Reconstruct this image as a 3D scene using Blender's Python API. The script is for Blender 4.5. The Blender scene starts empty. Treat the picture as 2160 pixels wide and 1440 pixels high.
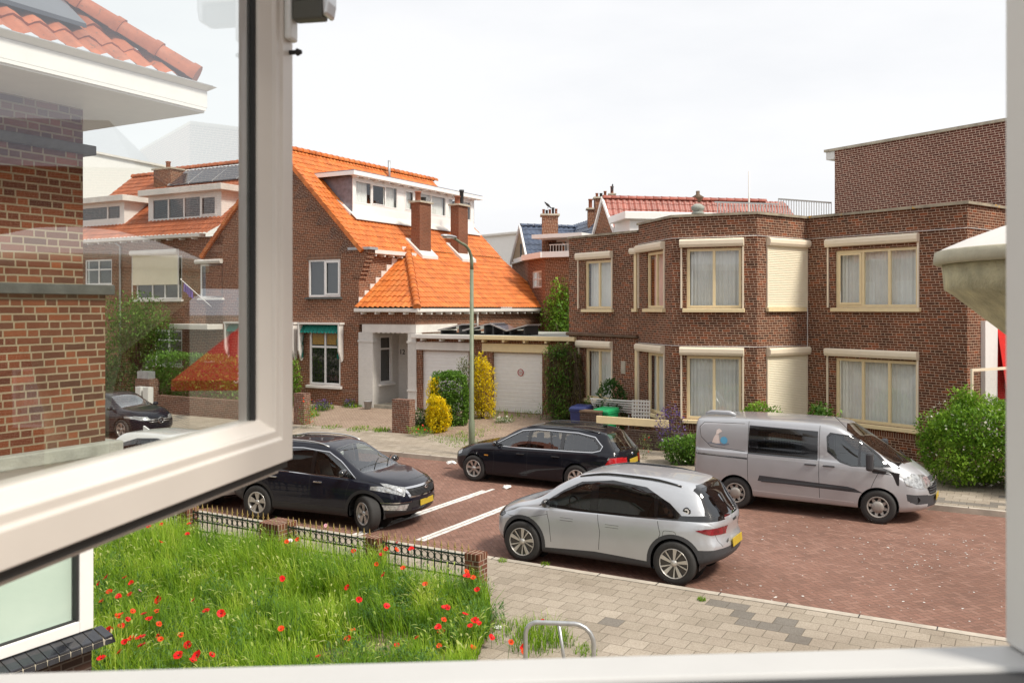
import bpy, bmesh, math, random
from mathutils import Vector, Matrix
from math import sin, cos, pi, radians as R, sqrt, atan2
random.seed(7)
scene = bpy.context.scene
COL = scene.collection
# ---------------------------------------------------------------- camera
F = 1900.0; HZ = 650.0; CZ = 4.4; PW = 2160.0
cd = bpy.data.cameras.new('camera'); cam = bpy.data.objects.new('camera', cd); COL.objects.link(cam)
cam.location = (0, 0, CZ); cam.rotation_euler = (R(90), 0, 0)
cd.sensor_width = 36; cd.lens = 36*F/PW; cd.shift_y = -(720-HZ)/PW
cd.clip_start = 0.05; cd.clip_end = 2000
cd.dof.use_dof = True; cd.dof.focus_distance = 19; cd.dof.aperture_fstop = 11
scene.camera = cam
# ---------------------------------------------------------------- world and sun
SUN_AZ, SUN_EL = R(128), R(50)          # bearing clockwise from the camera axis
w = bpy.data.worlds.new('World'); scene.world = w; w.use_nodes = True
nt = w.node_tree; nt.nodes.clear()
sky = nt.nodes.new('ShaderNodeTexSky'); sky.sky_type = 'NISHITA'; sky.sun_disc = False
sky.sun_elevation = SUN_EL; sky.sun_rotation = SUN_AZ; sky.dust_density = 4; sky.air_density = 1.0
tc = nt.nodes.new('ShaderNodeTexCoord'); mp = nt.nodes.new('ShaderNodeMapping'); mp.inputs['Scale'].default_value = (1, 1, 3.2)
nz = nt.nodes.new('ShaderNodeTexNoise'); nz.inputs['Scale'].default_value = 1.7; nz.inputs['Detail'].default_value = 7; nz.inputs['Roughness'].default_value = .55
cr = nt.nodes.new('ShaderNodeValToRGB')
cr.color_ramp.elements[0].position = .30; cr.color_ramp.elements[0].color = (6.0, 6.12, 6.35, 1)
cr.color_ramp.elements[1].position = .62; cr.color_ramp.elements[1].color = (7.0, 7.0, 7.05, 1)
mx = nt.nodes.new('ShaderNodeMixRGB'); mx.inputs[0].default_value = .93
bg = nt.nodes.new('ShaderNodeBackground'); bg.inputs['Strength'].default_value = .1
wo = nt.nodes.new('ShaderNodeOutputWorld')
L = nt.links.new
L(tc.outputs['Generated'], mp.inputs['Vector']); L(mp.outputs['Vector'], nz.inputs['Vector']); L(nz.outputs['Fac'], cr.inputs[0])
L(sky.outputs[0], mx.inputs[1]); L(cr.outputs[0], mx.inputs[2]); L(mx.outputs[0], bg.inputs['Color']); L(bg.outputs[0], wo.inputs[0])
sl = bpy.data.lights.new('sun', 'SUN'); sl.energy = 2.6; sl.angle = R(11); sl.color = (1, .93, .82)
so = bpy.data.objects.new('sun', sl); COL.objects.link(so)
sd = Vector((sin(SUN_AZ)*cos(SUN_EL), cos(SUN_AZ)*cos(SUN_EL), sin(SUN_EL)))
so.rotation_euler = sd.to_track_quat('Z', 'Y').to_euler(); so.location = (0, -5, 30)
scene.view_settings.view_transform = 'Standard'; scene.view_settings.look = 'None'
scene.view_settings.exposure = .58; scene.view_settings.gamma = 1
# ---------------------------------------------------------------- frames of reference
A = R(29.5); CS, SN = cos(A), sin(A)
def W(s, n, z=0): return Vector((CS*s+SN*n, -SN*s+CS*n, z))     # street frame (s along it, n across) to world
def sn(x, y): return (CS*x-SN*y, SN*x+CS*y)
def gp(u, v, z=0):                                                # where a sight line meets height z
    d = F*(CZ-z)/(v-HZ); return Vector(((u-1080)/F*d, d, z))
def on_n(u, N): return N/(SN*(u-1080)/F+CS)                       # depth on the plane n = N
def s_at(u, N):
    d = on_n(u, N); return CS*(u-1080)/F*d-SN*d
def on_s(u, S):
    return S/(CS*(u-1080)/F-SN)
def n_at(u, S):
    d = on_s(u, S); return SN*(u-1080)/F*d+CS*d
def zv(v, d): return CZ+(HZ-v)/F*d
# ---------------------------------------------------------------- mesh builder
class MB:
    def __init__(s): s.v=[]; s.f=[]; s.mi=[]; s.uv=[]; s.sm=[]; s.M=None; s.m=0
    def pt(s, p):
        p = Vector(p)
        if s.M is not None: p = s.M @ p
        s.v.append(p); return len(s.v)-1
    def face(s, idx, uv=None, sm=False):
        s.f.append(idx); s.mi.append(s.m); s.uv.append(uv); s.sm.append(sm)
    def poly(s, pts, uv=None, sm=False): s.face([s.pt(p) for p in pts], uv, sm); return s
    def box(s, x0, x1, y0, y1, z0, z1):
        i = [s.pt((x, y, z)) for z in (z0, z1) for y in (y0, y1) for x in (x0, x1)]
        for q in ((0,2,3,1), (4,5,7,6), (0,1,5,4), (2,6,7,3), (0,4,6,2), (1,3,7,5)): s.face([i[k] for k in q])
        return s
    def hexa(s, b, t):                                             # bottom and top quads
        i = [s.pt(p) for p in b]+[s.pt(p) for p in t]
        for q in ((3,2,1,0), (4,5,6,7), (0,1,5,4), (1,2,6,5), (2,3,7,6), (3,0,4,7)): s.face([i[k] for k in q])
        return s
    def prism(s, pl, d):                                           # planar polygon extruded by vector d
        d = Vector(d); n = len(pl); a = [s.pt(p) for p in pl]; b = [s.pt(Vector(p)+d) for p in pl]
        s.face(a[::-1]); s.face(b)
        for k in range(n): s.face([a[k], a[(k+1)%n], b[(k+1)%n], b[k]])
        return s
    def tube(s, path, r, n=8, caps=True, sm=True):
        path = [Vector(p) for p in path]; rings = []; up = Vector((0,0,1)); prev = None
        for k, p in enumerate(path):
            t = (path[min(k+1, len(path)-1)]-path[max(k-1, 0)]).normalized()
            if prev is None:
                a = t.cross(up) if abs(t.z) < .95 else t.cross(Vector((1,0,0)))
                a.normalize()
            else: a = (prev-t*prev.dot(t)).normalized()
            prev = a; b = t.cross(a); rr = r[k] if isinstance(r, (list, tuple)) else r
            rings.append([s.pt(p+(a*cos(2*pi*j/n)+b*sin(2*pi*j/n))*rr) for j in range(n)])
        for k in range(len(rings)-1):
            for j in range(n): s.face([rings[k][j], rings[k+1][j], rings[k+1][(j+1)%n], rings[k][(j+1)%n]], None, sm)
        if caps: s.face(rings[0]); s.face(rings[-1][::-1])
        return s
    def lathe(s, prof, c=(0,0,0), n=24, ax='z', sm=True, a0=0, a1=2*pi):    # prof [(r, h)]
        c = Vector(c); rings = []; full = abs(a1-a0-2*pi) < 1e-6; m = n if full else n+1
        for r, h in prof:
            ring = []
            for j in range(m):
                t = a0+(a1-a0)*j/n; x, y = r*cos(t), r*sin(t)
                p = (x, y, h) if ax == 'z' else ((x, h, y) if ax == 'y' else (h, x, y))
                ring.append(s.pt(c+Vector(p)))
            rings.append(ring)
        for k in range(len(rings)-1):
            for j in range(n if full else n): s.face([rings[k][j], rings[k][(j+1)%m], rings[k+1][(j+1)%m], rings[k+1][j]], None, sm)
        return s
    def ball(s, c, r, n=10):
        c = Vector(c); rx, ry, rz = r if isinstance(r, (tuple, list)) else (r, r, r); m = max(4, n//2); rings = []
        for i in range(m+1):
            a = pi*i/m; rings.append([s.pt(c+Vector((rx*sin(a)*cos(2*pi*j/n), ry*sin(a)*sin(2*pi*j/n), -rz*cos(a)))) for j in range(n)])
        for i in range(m):
            for j in range(n): s.face([rings[i][j], rings[i][(j+1)%n], rings[i+1][(j+1)%n], rings[i+1][j]], None, True)
        return s
    def mesh(s, name, mats):
        me = bpy.data.meshes.new(name)
        me.from_pydata([tuple(p) for p in s.v], [], s.f)
        for m in (mats if isinstance(mats, (list, tuple)) else [mats]): me.materials.append(m)
        me.polygons.foreach_set('material_index', s.mi); me.polygons.foreach_set('use_smooth', s.sm)
        ul = me.uv_layers.new(name='UV'); uv = []
        for p, o in zip(me.polygons, s.uv):
            if o is not None: uv += [c for q in o for c in q]; continue
            n = p.normal
            if abs(n.z) > .985: t = Vector((1,0,0)); b = Vector((0,1,0))
            else: t = Vector((-n.y, n.x, 0)).normalized(); b = n.cross(t)
            for vi in p.vertices:
                c = me.vertices[vi].co; uv += [c.dot(t), c.dot(b)]
        ul.data.foreach_set('uv', uv)
        me.update(); return me
    def build(s, name, mats, parent=None, bevel=0, **kw):
        o = bpy.data.objects.new(name, s.mesh(name, mats)); COL.objects.link(o)
        if parent is not None: o.parent = parent
        if bevel:
            b = o.modifiers.new('bevel', 'BEVEL'); b.width = bevel; b.segments = 2; b.limit_method = 'ANGLE'; b.angle_limit = R(40)
        for k, x in kw.items():
            if x is not None: o[k] = x
        return o
def frame(loc=(0,0,0), rz=0): return Matrix.Translation(Vector(loc)) @ Matrix.Rotation(rz, 4, 'Z')
def thing(name, label, cat, loc=(0,0,0), rz=0, group=None):
    o = bpy.data.objects.new(name, None); COL.objects.link(o); o.empty_display_size = .2
    o.location = loc; o.rotation_euler = (0, 0, rz); o['label'] = label; o['category'] = cat
    if group: o['group'] = group
    return o
def tag(o, label, cat, group=None):
    o['label'] = label; o['category'] = cat
    if group: o['group'] = group
    return o
def dup(root, loc, rz=None, label=None, group=None, scale=None):
    def cp(o, par):
        c = o.copy(); COL.objects.link(c)
        if par is not None: c.parent = par
        for ch in list(o.children): cp(ch, c)
        return c
    r = cp(root, None); r.location = loc
    if rz is not None: r.rotation_euler = (0, 0, rz)
    if label: r['label'] = label
    if group: r['group'] = group
    if scale: r.scale = (scale,)*3
    return r
def struct(name, mb, m):
    o = mb.build(name, m); o['kind'] = 'structure'; return o
def text_mesh(name, txt, size, mat, parent, M, ext=.002, align='CENTER'):
    cu = bpy.data.curves.new('t', 'FONT'); cu.body = txt; cu.size = size; cu.extrude = ext; cu.align_x = align; cu.align_y = 'CENTER'
    o = bpy.data.objects.new('t', cu); COL.objects.link(o); bpy.context.view_layer.update()
    me = bpy.data.meshes.new_from_object(o); bpy.data.objects.remove(o); me.name = name
    me.materials.clear(); me.materials.append(mat); me.transform(M)
    o = bpy.data.objects.new(name, me); COL.objects.link(o)
    if parent: o.parent = parent
    return o
# ---------------------------------------------------------------- node helpers
class G:
    def __init__(s, nt): s.nt = nt
    def put(s, sock, v):
        if isinstance(v, (int, float)): sock.default_value = v
        elif isinstance(v, (tuple, list)): sock.default_value = tuple(v) if len(v) != 3 or sock.type != 'RGBA' else (*v, 1)
        else: s.nt.links.new(v, sock)
    def n(s, t, ins={}, **pr):
        nd = s.nt.nodes.new(t)
        for k, v in pr.items(): setattr(nd, k, v)
        for k, v in ins.items(): s.put(nd.inputs[k], v)
        return nd
    def m(s, op, a, b=0, c=0): return s.n('ShaderNodeMath', {0: a, 1: b, 2: c}, operation=op).outputs[0]
    def mix(s, f, a, b, bt='MIX'):
        nd = s.n('ShaderNodeMixRGB', {0: f, 1: a, 2: b}, blend_type=bt); return nd.outputs[0]
    def ramp(s, f, st):
        nd = s.n('ShaderNodeValToRGB', {0: f}); e = nd.color_ramp.elements
        while len(e) < len(st): e.new(.5)
        for k, (p, c) in enumerate(st): e[k].position = p; e[k].color = (*c, 1) if len(c) == 3 else c
        return nd.outputs[0]
    def noise(s, vec, sc, det=4, ro=.5): return s.n('ShaderNodeTexNoise', {'Vector': vec, 'Scale': sc, 'Detail': det, 'Roughness': ro}).outputs['Fac']
def newmat(name):
    m = bpy.data.materials.new(name); m.use_nodes = True; nt = m.node_tree
    g = G(nt); b = nt.nodes['Principled BSDF']; return m, g, b
def mul(c, k): return tuple(min(1, x*k) for x in c)
def plain(name, col, rough=.5, metal=0, var=.12, sc=6, bump=0, bsc=40, coat=0, spec=None, emit=None):
    m, g, b = newmat(name); tcd = g.n('ShaderNodeTexCoord').outputs['Object']
    if var:
        f = g.noise(tcd, sc, 5, .6)
        c = g.ramp(f, [(.3, mul(col, 1-var)), (.7, mul(col, 1+var))]); g.put(b.inputs['Base Color'], c)
    else: b.inputs['Base Color'].default_value = (*col, 1)
    b.inputs['Roughness'].default_value = rough; b.inputs['Metallic'].default_value = metal
    if coat: b.inputs['Coat Weight'].default_value = coat; b.inputs['Coat Roughness'].default_value = .04
    if spec is not None: b.inputs['Specular IOR Level'].default_value = spec
    if bump:
        bp = g.n('ShaderNodeBump', {'Strength': bump, 'Distance': .01, 'Height': g.noise(tcd, bsc, 6, .6)})
        g.put(b.inputs['Normal'], bp.outputs[0])
    return m
def masonry(g, uv, period, split, course, joint, shift=.5):
    """bond of stretchers and headers: returns (joint mask, random per brick, second random)"""
    sp = g.n('ShaderNodeSeparateXYZ', {0: uv}); u, v = sp.outputs[0], sp.outputs[1]
    vv = g.m('DIVIDE', v, course); row = g.m('FLOOR', vv); fv = g.m('SUBTRACT', vv, row)
    uu = g.m('ADD', g.m('DIVIDE', u, period), g.m('MULTIPLY', row, shift)); cu = g.m('FLOOR', uu); fu = g.m('SUBTRACT', uu, cu)
    j = joint/period/2; jv = joint/course/2
    a = g.m('LESS_THAN', fu, j); b = g.m('GREATER_THAN', fu, 1-j)
    m = g.m('MAXIMUM', a, b); half = 0
    if split:
        m = g.m('MAXIMUM', m, g.m('LESS_THAN', g.m('ABSOLUTE', g.m('SUBTRACT', fu, split)), j)); half = g.m('GREATER_THAN', fu, split)
    m = g.m('MAXIMUM', m, g.m('MAXIMUM', g.m('LESS_THAN', fv, jv), g.m('GREATER_THAN', fv, 1-jv)))
    idv = g.n('ShaderNodeCombineXYZ', {0: g.m('ADD', g.m('MULTIPLY', cu, 2), half), 1: row, 2: 0}).outputs[0]
    wn = g.n('ShaderNodeTexWhiteNoise', {'Vector': idv}); g.idv = idv
    wn2 = g.n('ShaderNodeTexWhiteNoise', {'Vector': g.n('ShaderNodeVectorMath', {0: idv, 1: (17.3, 5.1, 3)}, operation='ADD').outputs[0]})
    return m, wn.outputs['Value'], wn2.outputs['Value']
def brick(name, cols, mortar, L=.235, H=.115, course=.0725, joint=.016, stain=.35, bump=.6, rough=.85, split=True, shift=.37):
    m, g, b = newmat(name); uv0 = g.n('ShaderNodeTexCoord').outputs['UV']
    obj = g.n('ShaderNodeTexCoord').outputs['Object']
    wob = g.n('ShaderNodeTexNoise', {'Vector': obj, 'Scale': 9, 'Detail': 2}).outputs['Color']
    uv = g.n('ShaderNodeVectorMath', {0: uv0, 1: g.n('ShaderNodeVectorMath', {0: wob, 'Scale': .008}, operation='SCALE').outputs[0]}, operation='ADD').outputs[0]
    per = L+H if split else L
    mask, r1, r2 = masonry(g, uv, per, L/per if split else 0, course, joint, shift)
    k = len(cols); c = g.ramp(r1, [(i/(k-1) if k > 1 else 0, x) for i, x in enumerate(cols)])
    fine = g.noise(obj, 60, 5, .7); c = g.mix(.5, c, g.ramp(fine, [(.25, (.35,.33,.32)), (.75, (1,1,1))]), 'MULTIPLY')
    c = g.mix(mask, c, g.mix(g.noise(obj, 25, 3), mul(mortar, .8), mortar))
    big = g.noise(obj, .9, 6, .65); c = g.mix(stain, c, g.ramp(big, [(.35, (.45,.42,.4)), (.6, (1,1,1))]), 'MULTIPLY')
    g.put(b.inputs['Base Color'], c); b.inputs['Roughness'].default_value = rough; b.inputs['Specular IOR Level'].default_value = .25
    h = g.m('SUBTRACT', g.m('ADD', g.m('MULTIPLY', fine, .35), g.m('MULTIPLY', r2, .25)), g.m('MULTIPLY', mask, 1.0))
    g.put(b.inputs['Normal'], g.n('ShaderNodeBump', {'Strength': bump, 'Distance': .008, 'Height': h}).outputs[0])
    return m
def herring(name, wd, cols, joint, jcol, stain=.3):
    m, g, b = newmat(name); uv = g.n('ShaderNodeTexCoord').outputs['Object']
    uv = g.n('ShaderNodeVectorRotate', {'Vector': uv, 'Angle': R(45)}, rotation_type='Z_AXIS').outputs[0]
    obj = g.n('ShaderNodeTexCoord').outputs['Object']
    sp = g.n('ShaderNodeSeparateXYZ', {0: uv}); x = g.m('DIVIDE', sp.outputs[0], wd); y = g.m('DIVIDE', sp.outputs[1], wd)
    i = g.m('FLOOR', x); j = g.m('FLOOR', y); fx = g.m('SUBTRACT', x, i); fy = g.m('SUBTRACT', y, j)
    k = g.m('FLOORED_MODULO', g.m('SUBTRACT', i, j), 4)
    def eq(v): return g.m('LESS_THAN', g.m('ABSOLUTE', g.m('SUBTRACT', k, v)), .5)
    e0, e1, e2, e3 = eq(0), eq(1), eq(2), eq(3); t = joint/wd/2
    def no(v): return g.m('SUBTRACT', 1, v)
    ms = g.m('MULTIPLY', g.m('LESS_THAN', fx, t), no(e1))
    ms = g.m('MAXIMUM', ms, g.m('MULTIPLY', g.m('GREATER_THAN', fx, 1-t), no(e0)))
    ms = g.m('MAXIMUM', ms, g.m('MULTIPLY', g.m('LESS_THAN', fy, t), no(e2)))
    ms = g.m('MAXIMUM', ms, g.m('MULTIPLY', g.m('GREATER_THAN', fy, 1-t), no(e3)))
    idv = g.n('ShaderNodeCombineXYZ', {0: g.m('SUBTRACT', i, e1), 1: g.m('SUBTRACT', j, e2)}).outputs[0]
    r = g.n('ShaderNodeTexWhiteNoise', {'Vector': idv}).outputs['Value']
    c = g.ramp(r, [(a/(len(cols)-1), q) for a, q in enumerate(cols)])
    fine = g.noise(obj, 45, 6, .7); c = g.mix(.5, c, g.ramp(fine, [(.3, (.55,.53,.5)), (.7, (1.0,1,1))]), 'MULTIPLY')
    c = g.mix(ms, c, jcol)
    big = g.noise(obj, .35, 7, .62); c = g.mix(stain, c, g.ramp(big, [(.38, (.5,.47,.45)), (.62, (1,1,1))]), 'MULTIPLY')
    spot = g.noise(obj, 14, 2, .5); c = g.mix(g.m('MULTIPLY', g.m('GREATER_THAN', spot, .735), .55), c, (.75,.7,.65))
    g.put(b.inputs['Base Color'], c); b.inputs['Roughness'].default_value = .8; b.inputs['Specular IOR Level'].default_value = .25
    h = g.m('SUBTRACT', g.m('ADD', g.m('MULTIPLY', fine, .4), g.m('MULTIPLY', r, .5)), ms)
    g.put(b.inputs['Normal'], g.n('ShaderNodeBump', {'Strength': .6, 'Distance': .01, 'Height': h}).outputs[0])
    return m
def leafmat(name, cols, trans=.35, rough=.5):
    m, g, b = newmat(name); uv = g.n('ShaderNodeTexCoord').outputs['UV']
    r = g.n('ShaderNodeSeparateXYZ', {0: uv}).outputs[0]
    c = g.ramp(r, [(i/(len(cols)-1), x) for i, x in enumerate(cols)])
    g.put(b.inputs['Base Color'], c); b.inputs['Roughness'].default_value = rough; b.inputs['Specular IOR Level'].default_value = .3
    tr = g.n('ShaderNodeBsdfTranslucent', {'Color': c}); mxs = g.n('ShaderNodeMixShader', {0: trans})
    nt = m.node_tree; nt.links.new(b.outputs[0], mxs.inputs[1]); nt.links.new(tr.outputs[0], mxs.inputs[2])
    nt.links.new(mxs.outputs[0], nt.nodes['Material Output'].inputs[0]); return m
def glass(name, tint=(.9,.95,.93), refl=1.0, dark=0.0, dcol=(.01,.012,.014), base=.04):
    """pane: clear part lets light through, mirror part grows towards grazing angles"""
    m, g, b = newmat(name); nt = m.node_tree
    tr = g.n('ShaderNodeBsdfTransparent', {'Color': tint}); gl = g.n('ShaderNodeBsdfGlossy', {'Roughness': .015, 'Color': (.95,.97,1)})
    ge = g.n('ShaderNodeNewGeometry'); dt = g.m('ABSOLUTE', g.n('ShaderNodeVectorMath', {0: ge.outputs['Incoming'], 1: ge.outputs['Normal']}, operation='DOT_PRODUCT').outputs['Value'])
    fr = g.m('ADD', .04, g.m('MULTIPLY', .96, g.m('POWER', g.m('SUBTRACT', 1, dt), 5))); fac = g.m('MINIMUM', g.m('ADD', g.m('MULTIPLY', fr, refl), base), .95)
    inner = tr.outputs[0]
    if dark:
        df = g.n('ShaderNodeBsdfDiffuse', {'Color': dcol}); ms = g.n('ShaderNodeMixShader', {0: dark}); nt.links.new(tr.outputs[0], ms.inputs[1]); nt.links.new(df.outputs[0], ms.inputs[2]); inner = ms.outputs[0]
    mm = g.n('ShaderNodeMixShader', {0: fac}); nt.links.new(inner, mm.inputs[1]); nt.links.new(gl.outputs[0], mm.inputs[2])
    nt.links.new(mm.outputs[0], nt.nodes['Material Output'].inputs[0]); return m
# ---------------------------------------------------------------- materials
M = {}
M['brick_dark'] = brick('brown brick', [(.12,.046,.027), (.20,.068,.033), (.24,.08,.037), (.15,.055,.032), (.30,.095,.04)], (.62,.45,.32), joint=.013)
M['brick_flat'] = brick('red brown brick', [(.085,.036,.021), (.16,.056,.028), (.20,.068,.031), (.11,.043,.025), (.34,.095,.036)], (.66,.49,.36), stain=.45, joint=.0125)
M['brick_upper'] = brick('maroon brick', [(.11,.038,.028), (.165,.05,.034), (.14,.045,.03), (.20,.062,.042)], (.76,.57,.45), stain=.2, joint=.0155)
M['brick_near'] = brick('weathered red brick', [(.095,.036,.022), (.19,.058,.028), (.26,.078,.032), (.13,.046,.027), (.34,.10,.036)], (.36,.29,.19), joint=.017, bump=1.0, stain=.45)
M['brick_orange'] = brick('orange brown brick', [(.20,.075,.04), (.27,.095,.048), (.23,.085,.05)], (.30,.20,.14), L=.21, H=.10, course=.065, joint=.01)
M['brick_pillar'] = brick('garden pillar brick', [(.13,.055,.038), (.2,.08,.05), (.25,.10,.065)], (.42,.34,.27), stain=.4)
M['brick_soldier'] = brick('upright brick', [(.13,.055,.034), (.19,.07,.04), (.23,.085,.045)], (.50,.38,.28), L=.0725, course=.235, joint=.015, split=False, shift=0)
M['brick_white'] = brick('white painted brick', [(.78,.76,.72), (.82,.80,.76)], (.74,.72,.68), joint=.012, stain=.12, bump=.5)
M['brick_low'] = brick('dark low wall brick', [(.05,.032,.026), (.08,.045,.034), (.1,.055,.04)], (.16,.13,.11), stain=.5)
M['road'] = herring('red clinker herringbone', .098, [(.245,.138,.105), (.32,.175,.132), (.28,.153,.114), (.355,.205,.157), (.265,.146,.112)], .010, (.15,.095,.075), .42)
M['drive'] = herring('beige clinker herringbone', .1, [(.38,.28,.21), (.44,.33,.25), (.33,.24,.18)], .012, (.20,.16,.12), .25)
def tiles_mat(name, cols, joint, sz=.3, pos=None):
    m, g, b = newmat(name); uv = g.n('ShaderNodeTexCoord').outputs['Object']
    mask, r1, r2 = masonry(g, uv, sz, 0, sz, joint, .5)
    c = g.ramp(r1, pos or [(i/(len(cols)-1), x) for i, x in enumerate(cols)])
    # a darker group of replaced tiles lies in patches
    pn = g.noise(g.idv, .075, 2, .5); dk = g.m('MULTIPLY', g.m('GREATER_THAN', pn, .63), g.m('GREATER_THAN', r2, .45))
    c = g.mix(g.m('MULTIPLY', dk, .75), c, (.19,.18,.165))
    fine = g.noise(uv, 50, 6, .75); c = g.mix(.8, c, g.ramp(fine, [(.3, (.45,.43,.40)), (.62, (1,1,1))]), 'MULTIPLY')
    c = g.mix(g.m('MULTIPLY', mask, .75), c, (.13,.11,.08)); big = g.noise(uv, .6, 6, .65); c = g.mix(.35, c, g.ramp(big, [(.35, (.5,.46,.42)), (.6, (1,1,1))]), 'MULTIPLY')
    g.put(b.inputs['Base Color'], c); b.inputs['Roughness'].default_value = .85; b.inputs['Specular IOR Level'].default_value = .2
    h = g.m('SUBTRACT', g.m('ADD', g.m('MULTIPLY', fine, .4), g.m('MULTIPLY', r2, .5)), mask)
    g.put(b.inputs['Normal'], g.n('ShaderNodeBump', {'Strength': .7, 'Distance': .01, 'Height': h}).outputs[0]); return m
M['paving'] = tiles_mat('grey beige paving slabs', [(.40,.345,.275), (.45,.39,.315), (.425,.365,.295), (.50,.435,.355), (.37,.32,.255)], .01)
M['kerb'] = plain('concrete kerb', (.46,.41,.34), .85, var=.2, bump=.4, sc=3)
M['soil'] = plain('dry soil', (.22,.17,.11), .95, var=.35, bump=.8, bsc=20)
M['ground'] = plain('far ground', (.16,.15,.11), .95, var=.2)
M['line'] = plain('worn white road paint', (.72,.70,.66), .7, var=.25, sc=9, bump=.4)
M['white'] = plain('white paint', (.82,.81,.79), .4, var=.03)
M['white2'] = plain('aged white paint', (.72,.69,.65), .5, var=.1, sc=2)
M['cream'] = plain('cream paint', (.80,.66,.40), .42, var=.05)
M['cream_l'] = plain('light cream aluminium', (.82,.72,.56), .42, var=.03)
M['pvc'] = plain('warm white frame', (.66,.615,.56), .32, var=.03)
M['pvc2'] = plain('pale grey frame', (.72,.72,.70), .35, var=.02)
M['rubber'] = plain('black rubber', (.022,.022,.022), .6, var=.1)
M['dark'] = plain('dark grey', (.03,.03,.032), .6, var=.1)
M['lead'] = plain('lead sheet', (.21,.21,.245), .55, var=.25, sc=5, metal=.2)
M['zinc'] = plain('zinc', (.42,.43,.44), .45, metal=.5, var=.15)
M['concrete'] = plain('weathered concrete', (.42,.38,.30), .85, var=.25, sc=4, bump=.6)
M['concrete_g'] = plain('green stained concrete', (.33,.34,.30), .85, var=.3, sc=3, bump=.6)
M['darkband'] = plain('dark slate band', (.075,.08,.075), .6, var=.3, sc=5, bump=.3)
M['coping'] = plain('lichened coping', (.34,.29,.21), .85, var=.35, sc=2.5, bump=.4)
M['steel'] = plain('galvanised steel', (.48,.49,.49), .4, metal=.7, var=.12, sc=12)
M['greenpole'] = plain('olive painted steel', (.17,.20,.13), .5, var=.18, sc=4)
M['iron'] = plain('dark green iron', (.012,.03,.024), .4, var=.1)
M['gold'] = plain('gilded finial', (.55,.40,.16), .4, metal=.3, var=.15)
M['chrome'] = plain('chrome', (.75,.75,.76), .12, metal=1, var=0)
M['curtain'] = plain('net curtain', (.74,.75,.73), .8, var=.05, sc=3)
M['curtain_p'] = plain('curtain with painted reflection', (.78,.60,.55), .8, var=.06)  # pink put into the cloth for the orange roof mirrored in the pane
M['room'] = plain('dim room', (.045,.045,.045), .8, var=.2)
M['glass'] = glass('window glass', (.97,.99,.98), 1.3, 0, base=.04)
M['glass_l'] = glass('low mirror glass', (.97,.98,.98), .45, 0, base=.03)
M['frame_w'] = plain('matt white frame', (.52,.52,.51), .5, var=.04)
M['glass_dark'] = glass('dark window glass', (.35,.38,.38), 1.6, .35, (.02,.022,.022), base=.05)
M['sashglass'] = glass('open sash glass', (.95,.98,.95), 2.0, 0, base=.085)
M['green_cloth'] = plain('green awning cloth', (.0,.16,.125), .8, var=.2)
M['red_cloth'] = plain('red awning cloth', (.62,.015,.01), .75, var=.12)
M['wood_d'] = plain('brown timber', (.12,.075,.045), .7, var=.3, sc=5)
M['solar'] = plain('solar glass', (.035,.018,.02), .12, var=.2, coat=.5)
M['solar_b'] = plain('solar glass blue black', (.035,.04,.055), .15, var=.15, coat=.5)
M['alu'] = plain('aluminium', (.6,.6,.6), .35, metal=.8, var=.05)
M['terracotta'] = plain('terracotta pot', (.28,.095,.05), .75, var=.2)
M['bluebin'] = plain('dark blue plastic', (.018,.028,.12), .4, var=.1)
M['greenbin'] = plain('green plastic', (.01,.30,.10), .38, var=.08)
M['feather'] = plain('black feathers', (.01,.01,.012), .6, var=.1)
def tile_rgb(name, c1, c2, c3, rough=.55):
    m, g, b = newmat(name); uv = g.n('ShaderNodeTexCoord').outputs['UV']; obj = g.n('ShaderNodeTexCoord').outputs['Object']
    _, r1, r2 = masonry(g, uv, .22, 0, .33, .004, 0)
    c = g.ramp(r1, [(0, c1), (.5, c2), (1, c3)]); f = g.noise(obj, 2.2, 6, .7)
    c = g.mix(.7, c, g.ramp(f, [(.3, (.45,.40,.36)), (.60, (1,1,1))]), 'MULTIPLY')
    d = g.noise(obj, 18, 3, .6); c = g.mix(g.m('MULTIPLY', g.m('GREATER_THAN', d, .66), .55), c, (.10,.075,.05)); c = g.mix(.35, c, g.mix(r2, (.45,.42,.40), (1,1,1)), 'MULTIPLY')
    g.put(b.inputs['Base Color'], c); b.inputs['Roughness'].default_value = rough; return m
M['tile_o'] = tile_rgb('orange pantile', (.62,.16,.025), (.74,.20,.035), (.70,.23,.05))
M['tile_o2'] = tile_rgb('faded orange pantile', (.42,.12,.05), (.52,.15,.06), (.47,.15,.07))
M['tile_r'] = tile_rgb('red pantile', (.33,.085,.06), (.40,.115,.08), (.36,.10,.07), .45)
M['tile_b'] = tile_rgb('blue glazed pantile', (.075,.10,.16), (.10,.135,.21), (.09,.12,.19), .25)
M['lf_mid'] = leafmat('mid green leaves', [(.05,.12,.015), (.11,.23,.03), (.20,.36,.05)])
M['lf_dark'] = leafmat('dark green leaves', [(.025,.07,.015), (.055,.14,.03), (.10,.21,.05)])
M['lf_bright'] = leafmat('bright green leaves', [(.08,.18,.015), (.19,.36,.03), (.36,.52,.07)])
M['lf_yellow'] = leafmat('yellow leaves', [(.45,.38,.01), (.85,.66,.01), (.9,.74,.02)])
M['lf_dead'] = leafmat('withered climber', [(.10,.09,.035), (.23,.19,.08), (.19,.22,.06)])
M['lf_olive'] = leafmat('olive leaves', [(.07,.09,.03), (.13,.16,.05), (.19,.22,.08)])
M['lf_purple'] = leafmat('purple blossom', [(.10,.06,.20), (.20,.13,.34)])
M['lf_white'] = leafmat('white blossom', [(.75,.72,.6), (.85,.83,.75)])
M['bark'] = plain('bark', (.08,.055,.035), .9, var=.3, bump=.8)
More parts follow.
